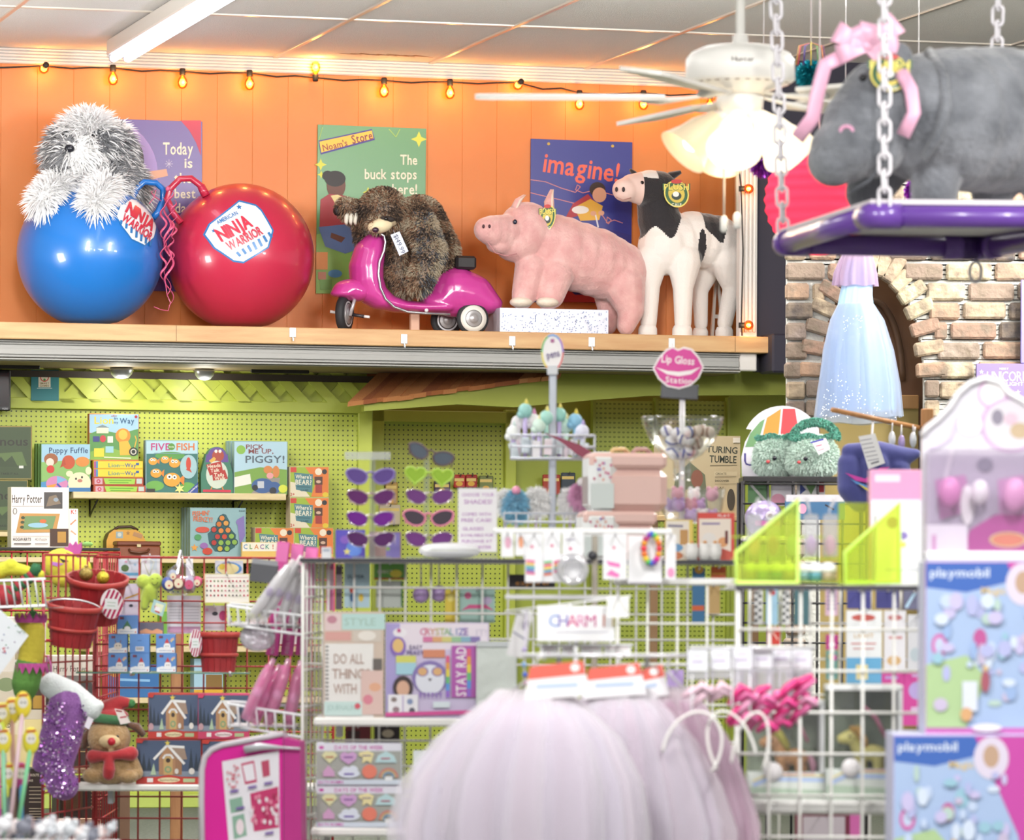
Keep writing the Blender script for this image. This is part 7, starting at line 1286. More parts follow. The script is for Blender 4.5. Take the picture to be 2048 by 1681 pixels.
o = outline_box('round_sign', 'white round-topped sign with coloured panels and a letter U behind the fluffy bags', 'sign', f, pts,.01, '#e6e2ec',[('p',[(1490,895),(1500,868),(1520,844),(1530,838),(1514,894)], '#6f9a6a'),('p',[(1520,892),(1534,836),(1562,818),(1556,880)], '#e0943a'),('p',[(1560,880),(1566,818),(1590,818),(1600,880)], '#d0444c'),('t', 'U',1500,919,26, '#453c8a', {'w': 24, 'b': 0})], None)
MINT, SEA = mt('#e0f6ea',.95, sheen=.4), mt('#5aa892',.95, sheen=.4)
for i,(cx_, w_, lb, dd) in enumerate(((1550,41, 'pale green fluffy smiling bag, left of two on the black rack',.15),(1626,50, 'pale green fluffy smiling bag with a price tag, right of two',.07))):
    f = Fr(cx_,953, DK_ + dd,0, zk); k = f.k; t = empty('plush_bag', f, lb, 'plush bag'); o = blob('body', f,[('b', cx_ - 8,912,0, w_*.75,30,38),('b', cx_ + 12,912,0, w_*.7,30,38),('b', cx_,925,0, w_,32,27)],2.6,4,['#d8f0e2'], parent=t)
    fur('fluff', o,6500,11*k,2.4*k,[MINT], lambda c: (0,1), t,.4,31 + i,.7)
    mb = MB(); mb.tube([f.L(cx_ + (q - 6)/6*w_*.92,874 + 3*math.sin(q),-.03) for q in range(13)],3.5*k, SEA,8); o2 = mb.build('rim_trim', t); fur('trim_fluff', o2,1200,5*k,2.4*k,[SEA], lambda c: (0,1), t,.4,41 + i,.7)
    if i: mb = MB(); mb.tube([f.L(1630 + 44*math.cos(q),878 - 34*math.sin(q),.02) for q in [math.pi*j/12 for j in range(13)]],6*k, SEA,10); o3 = mb.build('handle', t); fur('handle_fluff', o3,2000,6*k,2.4*k,[SEA], lambda c: (0,1), t,.4,44,.7)
    ex, ey = (1549,917) if i == 0 else (1611,918)
    mb = MB(); mb.ball(f.L(ex, ey,-44*k),4.6*k, mt('#1f1f2a',.15),12,8); mb.build('eye', t); mb = MB(); mb.ball(f.L(ex - 13, ey + 7,-43*k),(4*k,2*k,3.4*k), mt('#c8484c',.5),10,8); mb.build('mouth', t)
    if i: mb = MB(); p = [f.L(x, y) for x, y in ((1620,886),(1648,878),(1657,900),(1634,912))]; mb.slab([(q.x, q.z) for q in p],-.098,-.096, '#f2ecee'); o4 = mb.build('price_tag', t); m2 = MB(); art(m2, f,[('l',[(1632,893),(1644,890)],2, '#d86a8a'),('l',[(1636,902),(1648,898)],2, '#d8a0b0'),('l',[(1621,886),(1647,879)],3, '#4a4ab0')],-.0983); m2.build('print', o4, norm=False)
for lb, r_, c, its in (('green card with white frame hanging inside the black rack',(1496,962,1538,1010), '#5f8f5c',[('l',[(1498,966),(1534,1006)],5, '#e8e8e4')]),('white and pink pouch hanging inside the black rack',(1542,964,1590,1012), '#e8e4ea',[('e',1556,1000,14,12, '#e8a0b8')]),('white card with blue and red shapes inside the black rack',(1594,964,1650,1010), '#e8e6e6',[('p',[(1600,966),(1612,980),(1600,990)], '#3a4a9a'),('r',1636,966,1648,985, '#c83440'),('p',[(1610,968),(1634,968),(1622,990)], '#6f9a5c')])): card(lb, r_, DK_ + .06, its, c, name='toy_pack', cat='toy pack', th=.01)
mb = MB(); f = Fr(1528,1075, DK_ - .06); mb.ball((0,0,.07),(.075,.05,.07), mt('#b0a0cc',.15,.3, coat=.5, bump=(30,.6)),20,14); mb.box((0,0,-.006),(.17,.12,.02), mt('#e4dcf0',.4),.008); mb.tube([(0,.02,-.016),(0,.08,-.016)],.01, '#e0d8ec',6); o = mb.build('jelly_purse', None, f.o); tag(o, 'shiny lilac jelly purse on a small white ledge of the black rack', 'purse')
m2 = MB(); art(m2, Fr(1528,1075, DK_ - .06),[('e',1540,1032,9,9, '#f0e8f0'),('e',1540,1032,4,4, '#8a5a4a'),('r',1510,1042,1560,1052, '#c05aa0')],-.055); m2.build('print', o, norm=False)
carton('toy_pack', 'blue and white flat toy pack lying before the black rack', 'toy pack',(1570,1002,1690,1040), DK_ - .1,.02, '#3f6f9a',[('r',1572,990,1688,1004, '#d8d4dc'),('e',1605,1018,8,10, '#e8a0c0'),('l',[(1650,1010),(1668,1020)],3, '#2a2a34')], None,0)
# wooden peg stand with the navy bag
DW = 15.5; f = Fr(1853,900, DW); t = empty('peg_stand', f, 'wooden stand with a slanting peg rod above the navy bag', 'stand'); wd2 = mt('#bd874f',.55, var=(6, '#a8743f'), stretch=(6,6,1)); a, b = f.L(1842,900), f.L(1866,818)
mb = MB(); mb.box(((a.x + b.x)/2,0,(b.z - f.o.z)/2),(b.x - a.x,.04, b.z + f.o.z), wd2,.003); mb.build('post', t); mb = MB(); mb.tube([f.L(1664,820,-.25), f.L(1846,858,0)],.0085, wd2,10); mb.build('peg_rod', t)
for x, y in ((1746,838),(1785,846),(1803,850),(1830,854)): m2 = MB(); m2.tube([f.L(x, y,-.1), f.L(x - 1, y + 16,-.1), f.L(x - 2, y + 42,-.1)],.0022, mt('#e8e8ec',.3,.3),6); m2.build('loop_hook', t)
for i,(x, y, c) in enumerate(((1784,885, '#eef0f2'),(1803,892, '#b8a4d8'),(1826,886, '#d8dce0'))):
    f2 = Fr(x, y + 14, DW - .1); mb = MB(); mb.ball((0,0,20*f2.k),(7*f2.k,.01,16*f2.k), mt(c,.35,.2),12,8); o = mb.build('hanging_charm', None, f2.o); tag(o,('white', 'lilac', 'pale grey')[i] + ' charm hanging from the slanting wooden peg rod', 'charm'); m2 = MB(); m2.tube([(0,0,34*f2.k),(0,0,50*f2.k)],.002, '#e8e8ec',6); m2.build('cord', o)
f = Fr(1755,1020, DW - .25); k = f.k; t = empty('navy_bag', f, 'navy blue fabric bag with a pink star and white label, hanging below the peg rod', 'bag'); NV = mt('#4a4f94',.85, sheen=.3, bump=(12,.35))
blob('body', f,[('c',[(1700,905,0,18),(1756,908,4,26),(1806,914,4,20),(1832,908,6,10)]),('c',[(1700,930,0,26),(1704,975,-4,30),(1720,1000,-4,26)]),('c',[(1750,930,0,34),(1752,980,0,36)]),('c',[(1794,940,4,28),(1796,985,4,32)])],3,5,[NV], parent=t)
mb = MB(); art(mb, f,[('p',[(1690,946),(1730,958),(1760,936),(1780,934),(1770,942),(1745,968),(1712,962)], '#d83aae'),('p',[(1700,958),(1740,974),(1745,980),(1712,968)], '#5a9ae0'),('p',[(1716,968),(1745,982),(1744,990)], '#e8d84a')],-38*k); mb.build('star_print', t, norm=False)
mb = MB(); p = [f.L(x, y) for x, y in ((1713,875),(1746,869),(1766,928),(1733,940))]; mb.slab([(q.x, q.z) for q in p],-.085,-.083, '#f2f2f4'); o = mb.build('paper_label', t); m2 = MB(); art(m2, f,[('l',[(1720 + 3*j,882 + 8*j),(1743 + 3*j,878 + 8*j)],1.6, '#9a9aa8') for j in range(6)] + [('l',[(1742,928),(1758,923)],3, '#6a6a78')],-.0853); m2.build('print', o, norm=False)
mb = MB(); mb.tube([f.L(1740,900,-.02), f.L(1744,870,.08), f.L(1746,838,.12)],.004, mt('#e6e6ea',.4),6); mb.build('strap', t)
# ================================================================ RIGHT-HAND GONDOLA, NEAR
DN = 11.3; f = Fr(1660,1171, DN); ZN = f.o.z
grid('wire_grid', 'near white wire grid panel on the right with the toy horses behind it', Fr(1660,1176, DN),(1477,1176,1851,1674),6,6,.0042, WG, foot=0.03)
grid('wire_grid', 'white wire grid panel behind the pink hair clips', Fr(1350,1166,12.5),(1236,1166,1474,1654),4,6,.0038, WG, foot=0.03)
grid('wire_grid', 'white wire grid panel far behind the boxed toy horses', Fr(1660,1176,12.8),(1500,1176,1862,1674),6,7,.0036, WG, foot=0.03)
t = empty('gondola_top', f, 'black-edged top shelf of the right gondola under the yellow acrylic display', 'shelf'); a, b = f.L(1470,1171), f.L(1852,1171); mb = MB(); mb.box(((a.x + b.x)/2,.24,-.006),(b.x - a.x,.5,.012), mt('#e8e8e6',.4),.002); mb.build('board', t); mb = MB(); mb.box(((a.x + b.x)/2,-.012,-.006),(b.x - a.x,.006,.011), mt('#3c3a44',.4)); mb.build('black_edge', t)
t = empty('gondola_top', Fr(1350,1160,12.5), 'short white top shelf behind the bead bracelet cards', 'shelf'); f2 = Fr(1350,1160,12.5); a, b = f2.L(1230,1160), f2.L(1476,1160); mb = MB(); mb.box(((a.x + b.x)/2,.12,-.006),(b.x - a.x,.26,.02), mt('#e2e2e2',.4),.004); mb.build('board', t)
# yellow-green acrylic display
f = Fr(1635,1171, DN + .02,0, ZN); k = f.k; t = empty('acrylic_display', f, 'tiered fluorescent yellow-green acrylic counter display on the right gondola', 'display stand'); YG = clear('#f0fc94',.03,.2,.2); YE = mt('#dcff7a',.3)
sh_ = [(1472,1166),(1472,1106),(1596,1000),(1596,1166)]
for nm, dx in (('side_panel',0),('side_panel',219)):
    mb = MB(); p = [f.L(x + dx, y) for x, y in (sh_ if dx == 0 else [(1472,1166),(1472,1106),(1580,1006),(1580,1166)])]; mb.slab([(q.x, q.z) for q in p],.0 if dx == 0 else -.01,.006 if dx == 0 else -.004, YG); o = mb.build(nm, t)
    m2 = MB(); m2.tube([q + Vector((0,.0,0)) for q in p],.0065, YE,8, closed=True); m2.build('glowing_edge', o)
for y, d0, d1 in ((1166,.0,.3),(1120,.10,.3),(1075,.2,.3)): mb = MB(); a, b = f.L(1474, y), f.L(1690, y); mb.box(((a.x + b.x)/2,(d0 + d1)/2, a.z + .003),(b.x - a.x, d1 - d0,.006), YG); mb.build('tier_shelf', t)
a, b = f.L(1690,1166), f.L(1770,1002); mb = MB(); mb.box(((a.x + b.x)/2 + .005,.31, b.z/2),(.10,.006, b.z), YG); mb.build('back_panel', t)
for i in range(7):
    x = 1500 + 26*i; f3 = Fr(x,1164, DN + .07); mb = MB(); mb.lathe([(15*k,0),(16*k,.02),(14*k,.026)], mt(('#b8a890', '#8ab0b4', '#5f9aa8')[i % 3],.3,.3),16); mb.lathe([(15*k,.026),(16*k,.03),(16*k,.042),(6*k,.05),(0,.05)], mt('#f4f4f6',.4),16); o = mb.build('lip_balm_pot', None,(f3.o.x, f3.o.y, ZN + .0075)); tag(o, 'small pot with a white lid in the front tier of the acrylic display', 'pot', 'white-lidded pots in the acrylic display')
for i in range(5):
    x = 1508 + 38*i; f3 = Fr(x,1112, DN + .16); mb = MB(); w_ = 16*k; zz_ = f.o.z + f.L(1600,1120).z + .0065
    mb.box((0,0,.055),(w_*1.9,.02,.11), clear('#f4f4fa',.22,.25),.006); o = mb.build('clear_pouch', None,(f3.o.x, f3.o.y, zz_)); tag(o, 'clear tied pouch with a small pink or blue gift, upper tier of the acrylic display', 'pouch', 'clear gift pouches in the acrylic display')
    m2 = MB(); m2.ball((0,0,.03),(w_*.7,.008,.026), mt(('#e8a0c8', '#b04a6a', '#a8d0cc', '#d8b0e0', '#e0a0b0')[i],.4)); m2.build('gift', o); m3 = MB(); m3.tube([(0,0,.105),(-.004,0,.115),(.012*(-1) ** i,0,.15)],[.012,.004,.014], clear('#f4f4fa',.3,.3),8, flat=.4); m3.build('tied_top', o)
carton('product_box', 'white product box with a yellow corner behind the acrylic display', 'box',(1752,1030,1850,1168), DN + .20,.06, '#e6e6ee',[('e',1785,1046,12,12, '#b08a7a'),('e',1806,1072,10,8, '#8a78c0'),('s',1806,1090,10,5, '#e8d84a'),('l',[(1770,1140),(1840,1140)],2, '#a8a8c8')], '#ececf2',0, None, ZN)
carton('play_set', 'tall pink topped play set box behind the white product box', 'toy box',(1740,940,1850,1166), DN + .30,.08, '#f0b0d0',[('r',1742,942,1848,1000, '#ee9ac4'),('r',1750,950,1800,964, '#f6d8e6'),('r',1742,1000,1848,1165, '#e8e4ee')], '#f0b8d4',0, None, ZN)
# near: two big play-world boxes and the unicorn castle set
DPM = 10.4
def world_box(x0, y0, x1, y1): 
    W, H = 270,330; X = lambda u: x0 + u*W; Y = lambda v: y0 + v*H
    its = [('p',[(X(0), Y(0)),(X(.72), Y(0)),(X(.80), Y(.22)),(X(1.0), Y(.6)),(X(1.1), Y(1)),(X(0), Y(1))], '#a9bfe4'),('p',[(X(0), Y(0)),(X(.7), Y(0)),(X(.6), Y(.12)),(X(.3), Y(.18)),(X(0), Y(.15))], '#3f68ba'),('t', 'playmobil', X(.25), Y(.06),18, '#dfe8f6', {'w': W*.44}),('p',[(X(.6), Y(0)),(X(.92), Y(0)),(X(1.2), Y(0)),(X(1.3), Y(.9)),(X(1.0), Y(1.02)),(X(.92), Y(.6)),(X(.76), Y(.3))], '#c84aa8'),('t', 'Magic', X(.5), Y(.17),14, '#e8c87a', {'w': W*.18})]
    its += [('e', X(.72), Y(.13), W*.13, H*.13, '#dcd2e6'),('e', X(.72), Y(.12), W*.06, H*.07, '#c0a088'),('p',[(X(0), Y(.62)),(X(.3), Y(.56)),(X(.45), Y(.7)),(X(.3), Y(1)),(X(0), Y(1))], '#b0cc98'),('e', X(.1), Y(.5), W*.06, H*.07, '#d06ab0'),('e', X(.1), Y(.5), W*.035, H*.045, '#c4d0ee'),('e', X(.4), Y(.46), W*.05, H*.06, '#c05a9a')]
    for i in range(46): its.append(('e', X(R.uniform(.06,.85)), Y(R.uniform(.22,.9)), R.uniform(5,15), R.uniform(6,22), R.choice(['#c4d4f0', '#b4b8e4', '#d4e0f4', '#9ab4e0', '#c8c0e8', '#b8d0c8', '#c8bcd8', '#9ac4d8'])))
    its += [('r', X(.27), Y(.72), X(.38), Y(.9), '#dde2f0'),('e', X(.44), Y(.72),9,22, '#a85a6a'),('e', X(.44), Y(.64),6,6, '#d8b88a'),('e', X(.3), Y(.92),12,14, '#d8a878'),('e', X(.85), Y(.7),10,16, '#3a4a7a'),('e', X(.45), Y(1),30,8, '#e8e4ee')]
    return its
f = Fr(1960,1810, DPM); mb = MB(); a, b = f.L(1782,1810), f.L(2250,1810); mb.box(((a.x + b.x)/2,.2,-f.o.z/2),(b.x - a.x,.42, f.o.z), mt('#e4e2e6',.5),.01); o = mb.build('display_plinth', None, f.o); tag(o, 'white plinth under the two big play-world boxes, below the frame', 'plinth')
zpm = carton('play_world_box', 'big blue and magenta play-world toy box, lower of two at the right', 'toy box',(1786,1470,2230,1810), DPM,.22, '#cfd2ea', world_box(1788,1474,0,0), '#b8a4dc',0, None, f.o.z, top=1)['top']
zpm2 = carton('play_world_box', 'big blue and magenta play-world toy box, upper of two at the right', 'toy box',(1850,1124,2230,1470), DPM + .04,.18, '#cfd2ea', world_box(1852,1126,0,0), '#c46ab4',0, None, zpm, top=1)['top']
f = Fr(1965,1124, DPM + .08,0, zpm2); k = f.k; t = empty('unicorn_play_set', f, 'large white and pink scalloped unicorn play set in clear packaging, near right', 'toy box')
sil = [(1848,1120),(1848,870),(1858,855),(1880,838),(1905,812),(1922,785),(1945,765),(1975,755),(2005,763),(2022,785),(2050,800),(2100,840),(2200,850),(2200,1120)]
p = [f.L(*q) for q in sil]; mb = MB(); mb.slab([(q.x, max(0, q.z)) for q in p],.06,.075, mt('#d9d6e0',.5)); mb.tube([q + Vector((0,.055,0)) for q in p[1:-1]],.007, mt('#f2f0f4',.4),8); mb.build('back_board', t)
m2 = MB(); art(m2, f,[('e',1985,788,24,22, '#f8f4f6'),('l', lob(1985,788,27,0,359,20),4, '#d8a0d0'),('e',2022,850,62,56, '#c9a9cf'),('e',2022,850,54,50, '#d5d0d8'),('e',1995,835,12,16, '#8a8494'),('e',2040,862,20,16, '#c0aa8c'),('e',2022,838,14,12, '#d8b8c8'),('e',1940,850,24,22, '#f2f0f4'),('l',[(1905,900),(1890,960),(1925,1010)],9, '#f0eef2'),('l',[(1915,835),(1900,880),(1860,900)],7, '#cfc4dc'),('e',1970,930,16,14, '#a8a6b4'),('p',[(1870,960),(1930,950),(1950,1020),(1880,1040)], '#e2a8d4'),('p',[(1995,960),(2048,950),(2060,1050),(2000,1060)], '#e8b8dc'),('p',[(1940,1060),(1990,1030),(2200,1025),(2200,1118),(1920,1118)], '#d863b4'),('e',2016,1080,38,16, '#f0d8a0'),('e',2016,1080,32,12, '#e08a70'),('r',1850,1050,1935,1118, '#ece8f0'),('l',[(1868,1118),(1868,1070)],8, '#d8a0cc'),('e',1935,1010,14,40, '#f4f2f4')],.0595,.0003); m2.build('printed_board', t, norm=False)
mb = MB(); a, b = f.L(1850,1120), f.L(2200,900); mb.box(((a.x + b.x)/2,.02, b.z/2),(b.x - a.x,.07, b.z), clear('#f8f4fa',.1),.01); mb.build('clear_window', t); mb = MB(); mb.box(((a.x + b.x)/2,.03,.012),(b.x - a.x,.1,.024), mt('#f0eef2',.4),.006); mb.build('base_tray', t)
for x, y, r_, c in ((1900,985,22, '#e090c8'),(2030,990,24, '#e8a8d4'),(1960,985,18, '#f2ecf2')): mb = MB(); mb.ball(f.L(x, y,.02),(r_*k,.02, r_*1.4*k), mt(c,.4),16,12); mb.build('toy_figure', t)
# toy horses in boxes on the near white shelf
f = Fr(1620,1602, DN + .02); t = empty('white_shelf', f, 'thick white shelf on the right gondola under the boxed toy horses', 'shelf'); a, b = f.L(1452,1602), f.L(1790,1602); mb = MB(); mb.box(((a.x + b.x)/2,.13,-.018),(b.x - a.x,.24,.036), mt('#ecebe8',.4),.014); mb.build('board', t); zh = f.o.z; mb = MB(); mb.tube([f.L(1530,1606,.1), f.L(1530,1606,-.03)],.005, WG,6); mb.build('bracket', t); mb = MB(); mb.tube([f.L(1745,1606,.1), f.L(1745,1606,-.03)],.005, WG,6); mb.build('bracket', t)
def horse_box(label, rect, dx, c1, c2, dd):
    x0, y0, x1, y1 = rect; f = Fr((x0 + x1)/2, y1, DN + dd,0, zh); k = f.k; t = empty('toy_horse_box', f, label, 'toy box'); a, b = f.L(x0, y1), f.L(x1, y0); cx_ = (a.x + b.x)/2; w_ = b.x - a.x; ht = b.z
    mb = MB(); mb.box((cx_,.095, ht/2),(w_,.008, ht), mt('#8a937f',.6, var=(8, '#a4ac98'))); mb.build('back_card', t)
    mb = MB(); mb.box((cx_,.05, ht*.13),(w_,.1, ht*.26), mt('#dfe6e0',.5),.002); o = mb.build('base_front', t); m2 = MB(); h26 = (y1 - y0)*.26; art(m2, f,[('p',[(x0 + 1, y1 - 1),(x0 + 1, y1 - h26*.5),(x1 - 1, y1 - h26*.35),(x1 - 1, y1 - 1)], '#b8ccb8'),('l',[(x0 + 10, y1 - h26*.55),(x0 + 40, y1 - h26*.8),(x1 - 2, y1 - h26*.75)],9, '#b4c8ec'),('l',[(x0 + 10, y1 - h26*.7),(x0 + 40, y1 - h26*.95),(x1 - 2, y1 - h26*.9)],4, '#e8dca0'),('l',[(x0 + 36, y1 - h26*.96),(x1 - 20, y1 - h26*.98)],3, '#c88a9a')],-.0004); m2.build('print', o, norm=False)
    mb = MB(); mb.box((cx_,.05, ht*.97),(w_,.1, ht*.05), '#eef0f0',.002); mb.box((b.x - .006,.05, ht*.6),(.012,.1, ht*.74), '#e6e8ea',.002); mb.build('card_frame', t)
    mb = MB(); mb.box((cx_,.004, ht*.6),(w_*.97,.002, ht*.68), clear('#f6f8f8',.08)); mb.build('clear_window', t)
    X, Y = x0 + dx, y1 - h26; hs = [('c',[(X + 10, Y - 62,-4,10),(X + 22, Y - 64,0,14),(X + 32, Y - 66,0,17)]),('c',[(X + 36, Y - 60,0,13),(X + 44, Y - 38,0,14)]),('c',[(X + 48, Y - 32,0,16),(X + 74, Y - 34,0,17),(X + 84, Y - 32,0,16)])] + [('c',[(X + x, Y - 28, d,9),(X + x + 1, Y + 8, d,8)]) for x, d in ((44,-8),(52,8),(80,-8),(88,8))] + [('c',[(X + 40, Y - 80,4,5),(X + 44, Y - 88,4,3)])]
    fh = Fr((x0 + x1)/2, y1, DN + dd + .05,0, zh); o = blob('toy_horse', fh, hs,2.2,4,[mt(c1,.4)], parent=t); o.location = (0,.05,0)
    mb = MB(); mb.tube([fh.L(X + 26, Y - 84,.04), fh.L(X + 38, Y - 82,.03), fh.L(X + 52, Y - 60,.04), fh.L(X + 58, Y - 44,.04)],[6*k,9*k,8*k,3*k], mt(c2,.5),10); o2 = mb.build('mane', t); mb = MB(); mb.tube([fh.L(X + 98, Y - 40,.05), fh.L(X + 106, Y - 20,.05), fh.L(X + 106, Y + 2,.05)],[5*k,8*k,3*k], mt('#e0a0b8',.5),10); mb.build('tail', t)
    mb = MB(); mb.ball(fh.L(X + 24, Y - 68,-.012),3*k, mt('#4a3a3a',.2),10,8); mb.build('eye', t)
    mb = MB(); p_ = fh.L(X + 76, Y - 104,.03); mb.tube([p_ + Vector((-.03,0,.03)), p_ + Vector((.0,0,0)), p_ + Vector((.025,0,-.05))],[.008,.012,.009], mt('#e88aa8',.5),8, flat=.5); mb.build('pink_comb', t)
    mb = MB(); mb.lathe([(19*k,0),(19*k,.003),(0,.003)], '#f0ecee',24, f.L(X + 26, Y - 4,-.003), rotm('X',90)); mb.build('round_sticker', t)
horse_box('boxed yellow toy horse with pink tail on the near white shelf',(1652,1370,1806,1600),24, '#f6e68c', '#e0a850',.10); horse_box('boxed toy horse half hidden behind the hanging pink hair clips',(1496,1400,1650,1600),24, '#e0a06a', '#c8b83a',.14)
# packets hanging behind the near grid
for lb, r_, D, c, its in (('white and blue craft kit packet with a red oval, behind the near grid',(1692,1222,1764,1420),12.74, '#eef0f2',[('e',1727,1236,24,7, '#c85a52'),('t', 'LIGHT',1728,1272,9, '#d8b88a', {'w': 40}),('l',[(1702,1288),(1752,1288)],3, '#d88a8a'),('l',[(1706,1298),(1748,1298)],3, '#d8a0a0'),('r',1693,1316,1763,1418, '#6ab0dc'),('r',1712,1330,1736,1360, '#e8dca8')]),('white packet with red print and orange picture behind the near grid',(1768,1222,1812,1340),12.74, '#e6e4ea',[('e',1790,1236,14,6, '#c87a7a'),('l',[(1778,1276),(1804,1276)],5, '#d08a8a'),('e',1788,1322,14,10, '#d8b07a')]),('pale grey packet at the right behind the near grid',(1815,1230,1850,1340),12.74, '#d4d4da',[('e',1830,1310,10,14, '#b8c4cc')]),
        ('magenta toy box with a round badge behind the play-world boxes',(1756,1342,1862,1452),12.74, '#d0429a',[('e',1835,1382,18,18, '#b8a4dc'),('l',[(1770,1356),(1796,1356)],6, '#b894d0'),('l',[(1824,1352),(1850,1352)],5, '#c8a8d8'),('l',[(1822,1422),(1856,1420)],14, '#d8b4d8')]),('navy cloth pouch behind the near grid, left of two',(1694,1180,1742,1218),12.74, '#3f3f8a',[]),('navy cloth pouch behind the near grid, right of two',(1752,1180,1798,1218),12.74, '#3a3a80',[]),('iridescent striped pouch at the right behind the near grid',(1806,1182,1848,1220),12.74, '#6a6a88',[('l',[(1812,1216),(1830,1186)],6, '#b8d8f0')]),
        ('checked black and white ribbon pack behind the near grid, left',(1508,1182,1526,1250),12.74, '#d8d8d8',[('e',1512 + 8*(j % 2),1186 + 7*j,3.4,3, '#2a2a2e') for j in range(9)]),('pale blue ribbon pack with red bow behind the near grid',(1532,1178,1556,1250),12.74, '#9cc4dc',[('e',1543,1186,8,6, '#c8444c')]),('checked black and white ribbon pack behind the near grid, right',(1564,1182,1580,1250),12.74, '#dcdcdc',[('e',1568 + 7*(j % 2),1186 + 7*j,3.2,3, '#2a2a2e') for j in range(9)]),('teal card pack behind the near grid',(1588,1180,1618,1250),12.74, '#3f6a72',[('l',[(1600,1186),(1606,1240)],2, '#2a4a52')]),('pink patterned pack behind the near grid',(1651,1180,1676,1232),12.74, '#d8b4cc',[('e',1657 + 6*(j % 3),1186 + 8*(j // 3),2.6,3, '#8a7a98') for j in range(15)]),
        ('orange topped game box behind the near grid',(1422,1134,1452,1166),13.78, '#d8602c',[('l',[(1424,1148),(1450,1148)],2, '#f0b43a')]),('blue book spine behind the bead bracelets',(1384,1136,1410,1250),13.78, '#2f6f9e',[('e',1398,1140,9,8, '#e0a83a'),('r',1384,1212,1408,1222, '#d8602c')]),('tan box behind the bead bracelets',(1412,1170,1440,1228),13.78, '#c8a468',[]),('magenta and gold pack low behind the near grid',(1652,1270,1676,1300),12.74, '#c02a8a',[('e',1664,1290,6,5, '#f0e8ec')]),('teal box of small gold charms low behind the near grid',(1652,1302,1676,1360),12.74, '#6a9a94',[('e',1662,1314,5,7, '#d8b83a'),('e',1670,1316,4,6, '#c85aa0')]),('red card with white stripes behind the near grid',(1534,1254,1560,1290),12.74, '#d0382c',[('l',[(1540,1258),(1556,1280)],2, '#f0d8c8')]),('lilac bag behind the clear hair clip bags',(1334,1340,1368,1400),12.46, '#b49ad4',[]),('dark red tray low under the near white shelf',(1590,1622,1700,1690),12.74, '#7a2a44',[('r',1606,1634,1690,1690, '#c8bcc4'),('r',1700,1620,1720,1680, '#d86ab0')])):
    card(lb, r_, D, its, c, name='toy_pack', cat='toy pack', th=.01, yaw=0)
# ---------------------------------------------------------------- bracelet cards, banner sign
DC = 12.4; f = Fr(1190,1200, DC); t = empty('card_spinner', f, 'white and steel card spinner bar with a black knob holding the bracelet cards', 'display stand'); mb = MB(); a, b = f.L(986,1062), f.L(1345,1062); mb.box(((a.x + b.x)/2,.02, a.z),(b.x - a.x,.02,.016), mt('#f2f2f2',.4),.004); mb.build('hook_bar', t)
mb = MB(); a = f.L(1190,1072); mb.box((a.x,.02,(a.z - f.o.z)/2),(.016,.016, a.z + f.o.z), mt('#c8bfb0',.25,.6),.002); mb.build('steel_post', t); mb = MB(); mb.ball(f.L(1185,1112,-.01),.0135, mt('#2c2c34',.4),12,8); mb.build('black_knob', t)
mb = MB(); a, b = f.L(1010,1195), f.L(1240,1195); mb.box(((a.x + b.x)/2,.02, a.z),(b.x - a.x,.02,.014), mt('#dcdcde',.35,.3),.003); mb.build('lower_bar', t)
gc = 'bracelet cards on the white bar'
for i,(r_, its) in enumerate((((1002,1066,1028,1115),[('e',1016,1086,6,12, '#e0a8c0')]),((1030,1068,1052,1112),[('e',1042,1085,5,12, '#e8a078')]),((1050,1068,1086,1165),[('e',1064,1094,3,3, '#d83a7a')] + [('l',[(1052,1122 + 6*j),(1070 - j % 2,1124 + 6*j)],5, c) for j, c in enumerate(('#e86aa0', '#e8c04a', '#4ab0b8', '#5a78c0', '#e06a9a'))]),((1086,1066,1122,1165),[('e',1104,1092,3,3, '#d83a7a')] + [('l',[(1088,1126 + 6*j),(1104,1124 + 6*j)],5, c) for j, c in enumerate(('#6ac07a', '#e84a7a', '#e8d04a', '#4a9ac0', '#e06a4a'))] + [('l',[(1108,1126 + 6*j),(1120,1122 + 6*j)],5, c) for j, c in enumerate(('#d83a7a', '#e8a04a', '#58b0a0', '#e84a90'))]),((1124,1066,1166,1165),[('e',1141,1098,3.4,3.4, '#d83a7a'),('l',[(1132,1080),(1150,1080)],3, '#a8a4b8')]),((1206,1068,1254,1160),[('e',1228,1096,3,3, '#e05a8a'),('p',[(1212,1122),(1240,1128),(1240,1136),(1218,1132)], '#f07ac0'),('p',[(1212,1150),(1222,1140),(1240,1150),(1236,1156)], '#f07ac0')]),((1256,1072,1324,1168),[('l',[(1258,1166),(1322,1166)],3, '#b8b0bc')]),((1330,1070,1352,1160),[('e',1342,1146,7,10, '#e89ac4')]))):
    card(('narrow white bracelet card at the left end', 'narrow white card with an orange charm', 'white card with rainbow cord bracelets, left', 'white card with rainbow cord bracelets, middle', 'white card holding the clear ring bracelet', 'white card with pink hair clips', 'wide white card with the bead bracelet', 'narrow white card with a pink charm at the right end')[i] + ' on the white bar', r_, DC - .01 - .004*(i % 3), its, '#f0f0f4', name='bracelet_card', group=gc, yaw=0)
f2 = Fr(1145,1140, DC - .05); mb = MB(); mb.tube([(.034*math.cos(q),0,.034*math.sin(q)) for q in [2*math.pi*j/24 for j in range(24)]],.011, clear('#f4f4f8',.35,.35),10, closed=True); o = mb.build('ring_bracelet', None, f2.o); tag(o, 'clear chunky ring bracelet on a white card', 'bracelet')
f2 = Fr(1303,1098, DC - .04); t = empty('bead_bracelet', f2, 'oval bracelet of bright rainbow beads on the wide white card', 'bracelet')
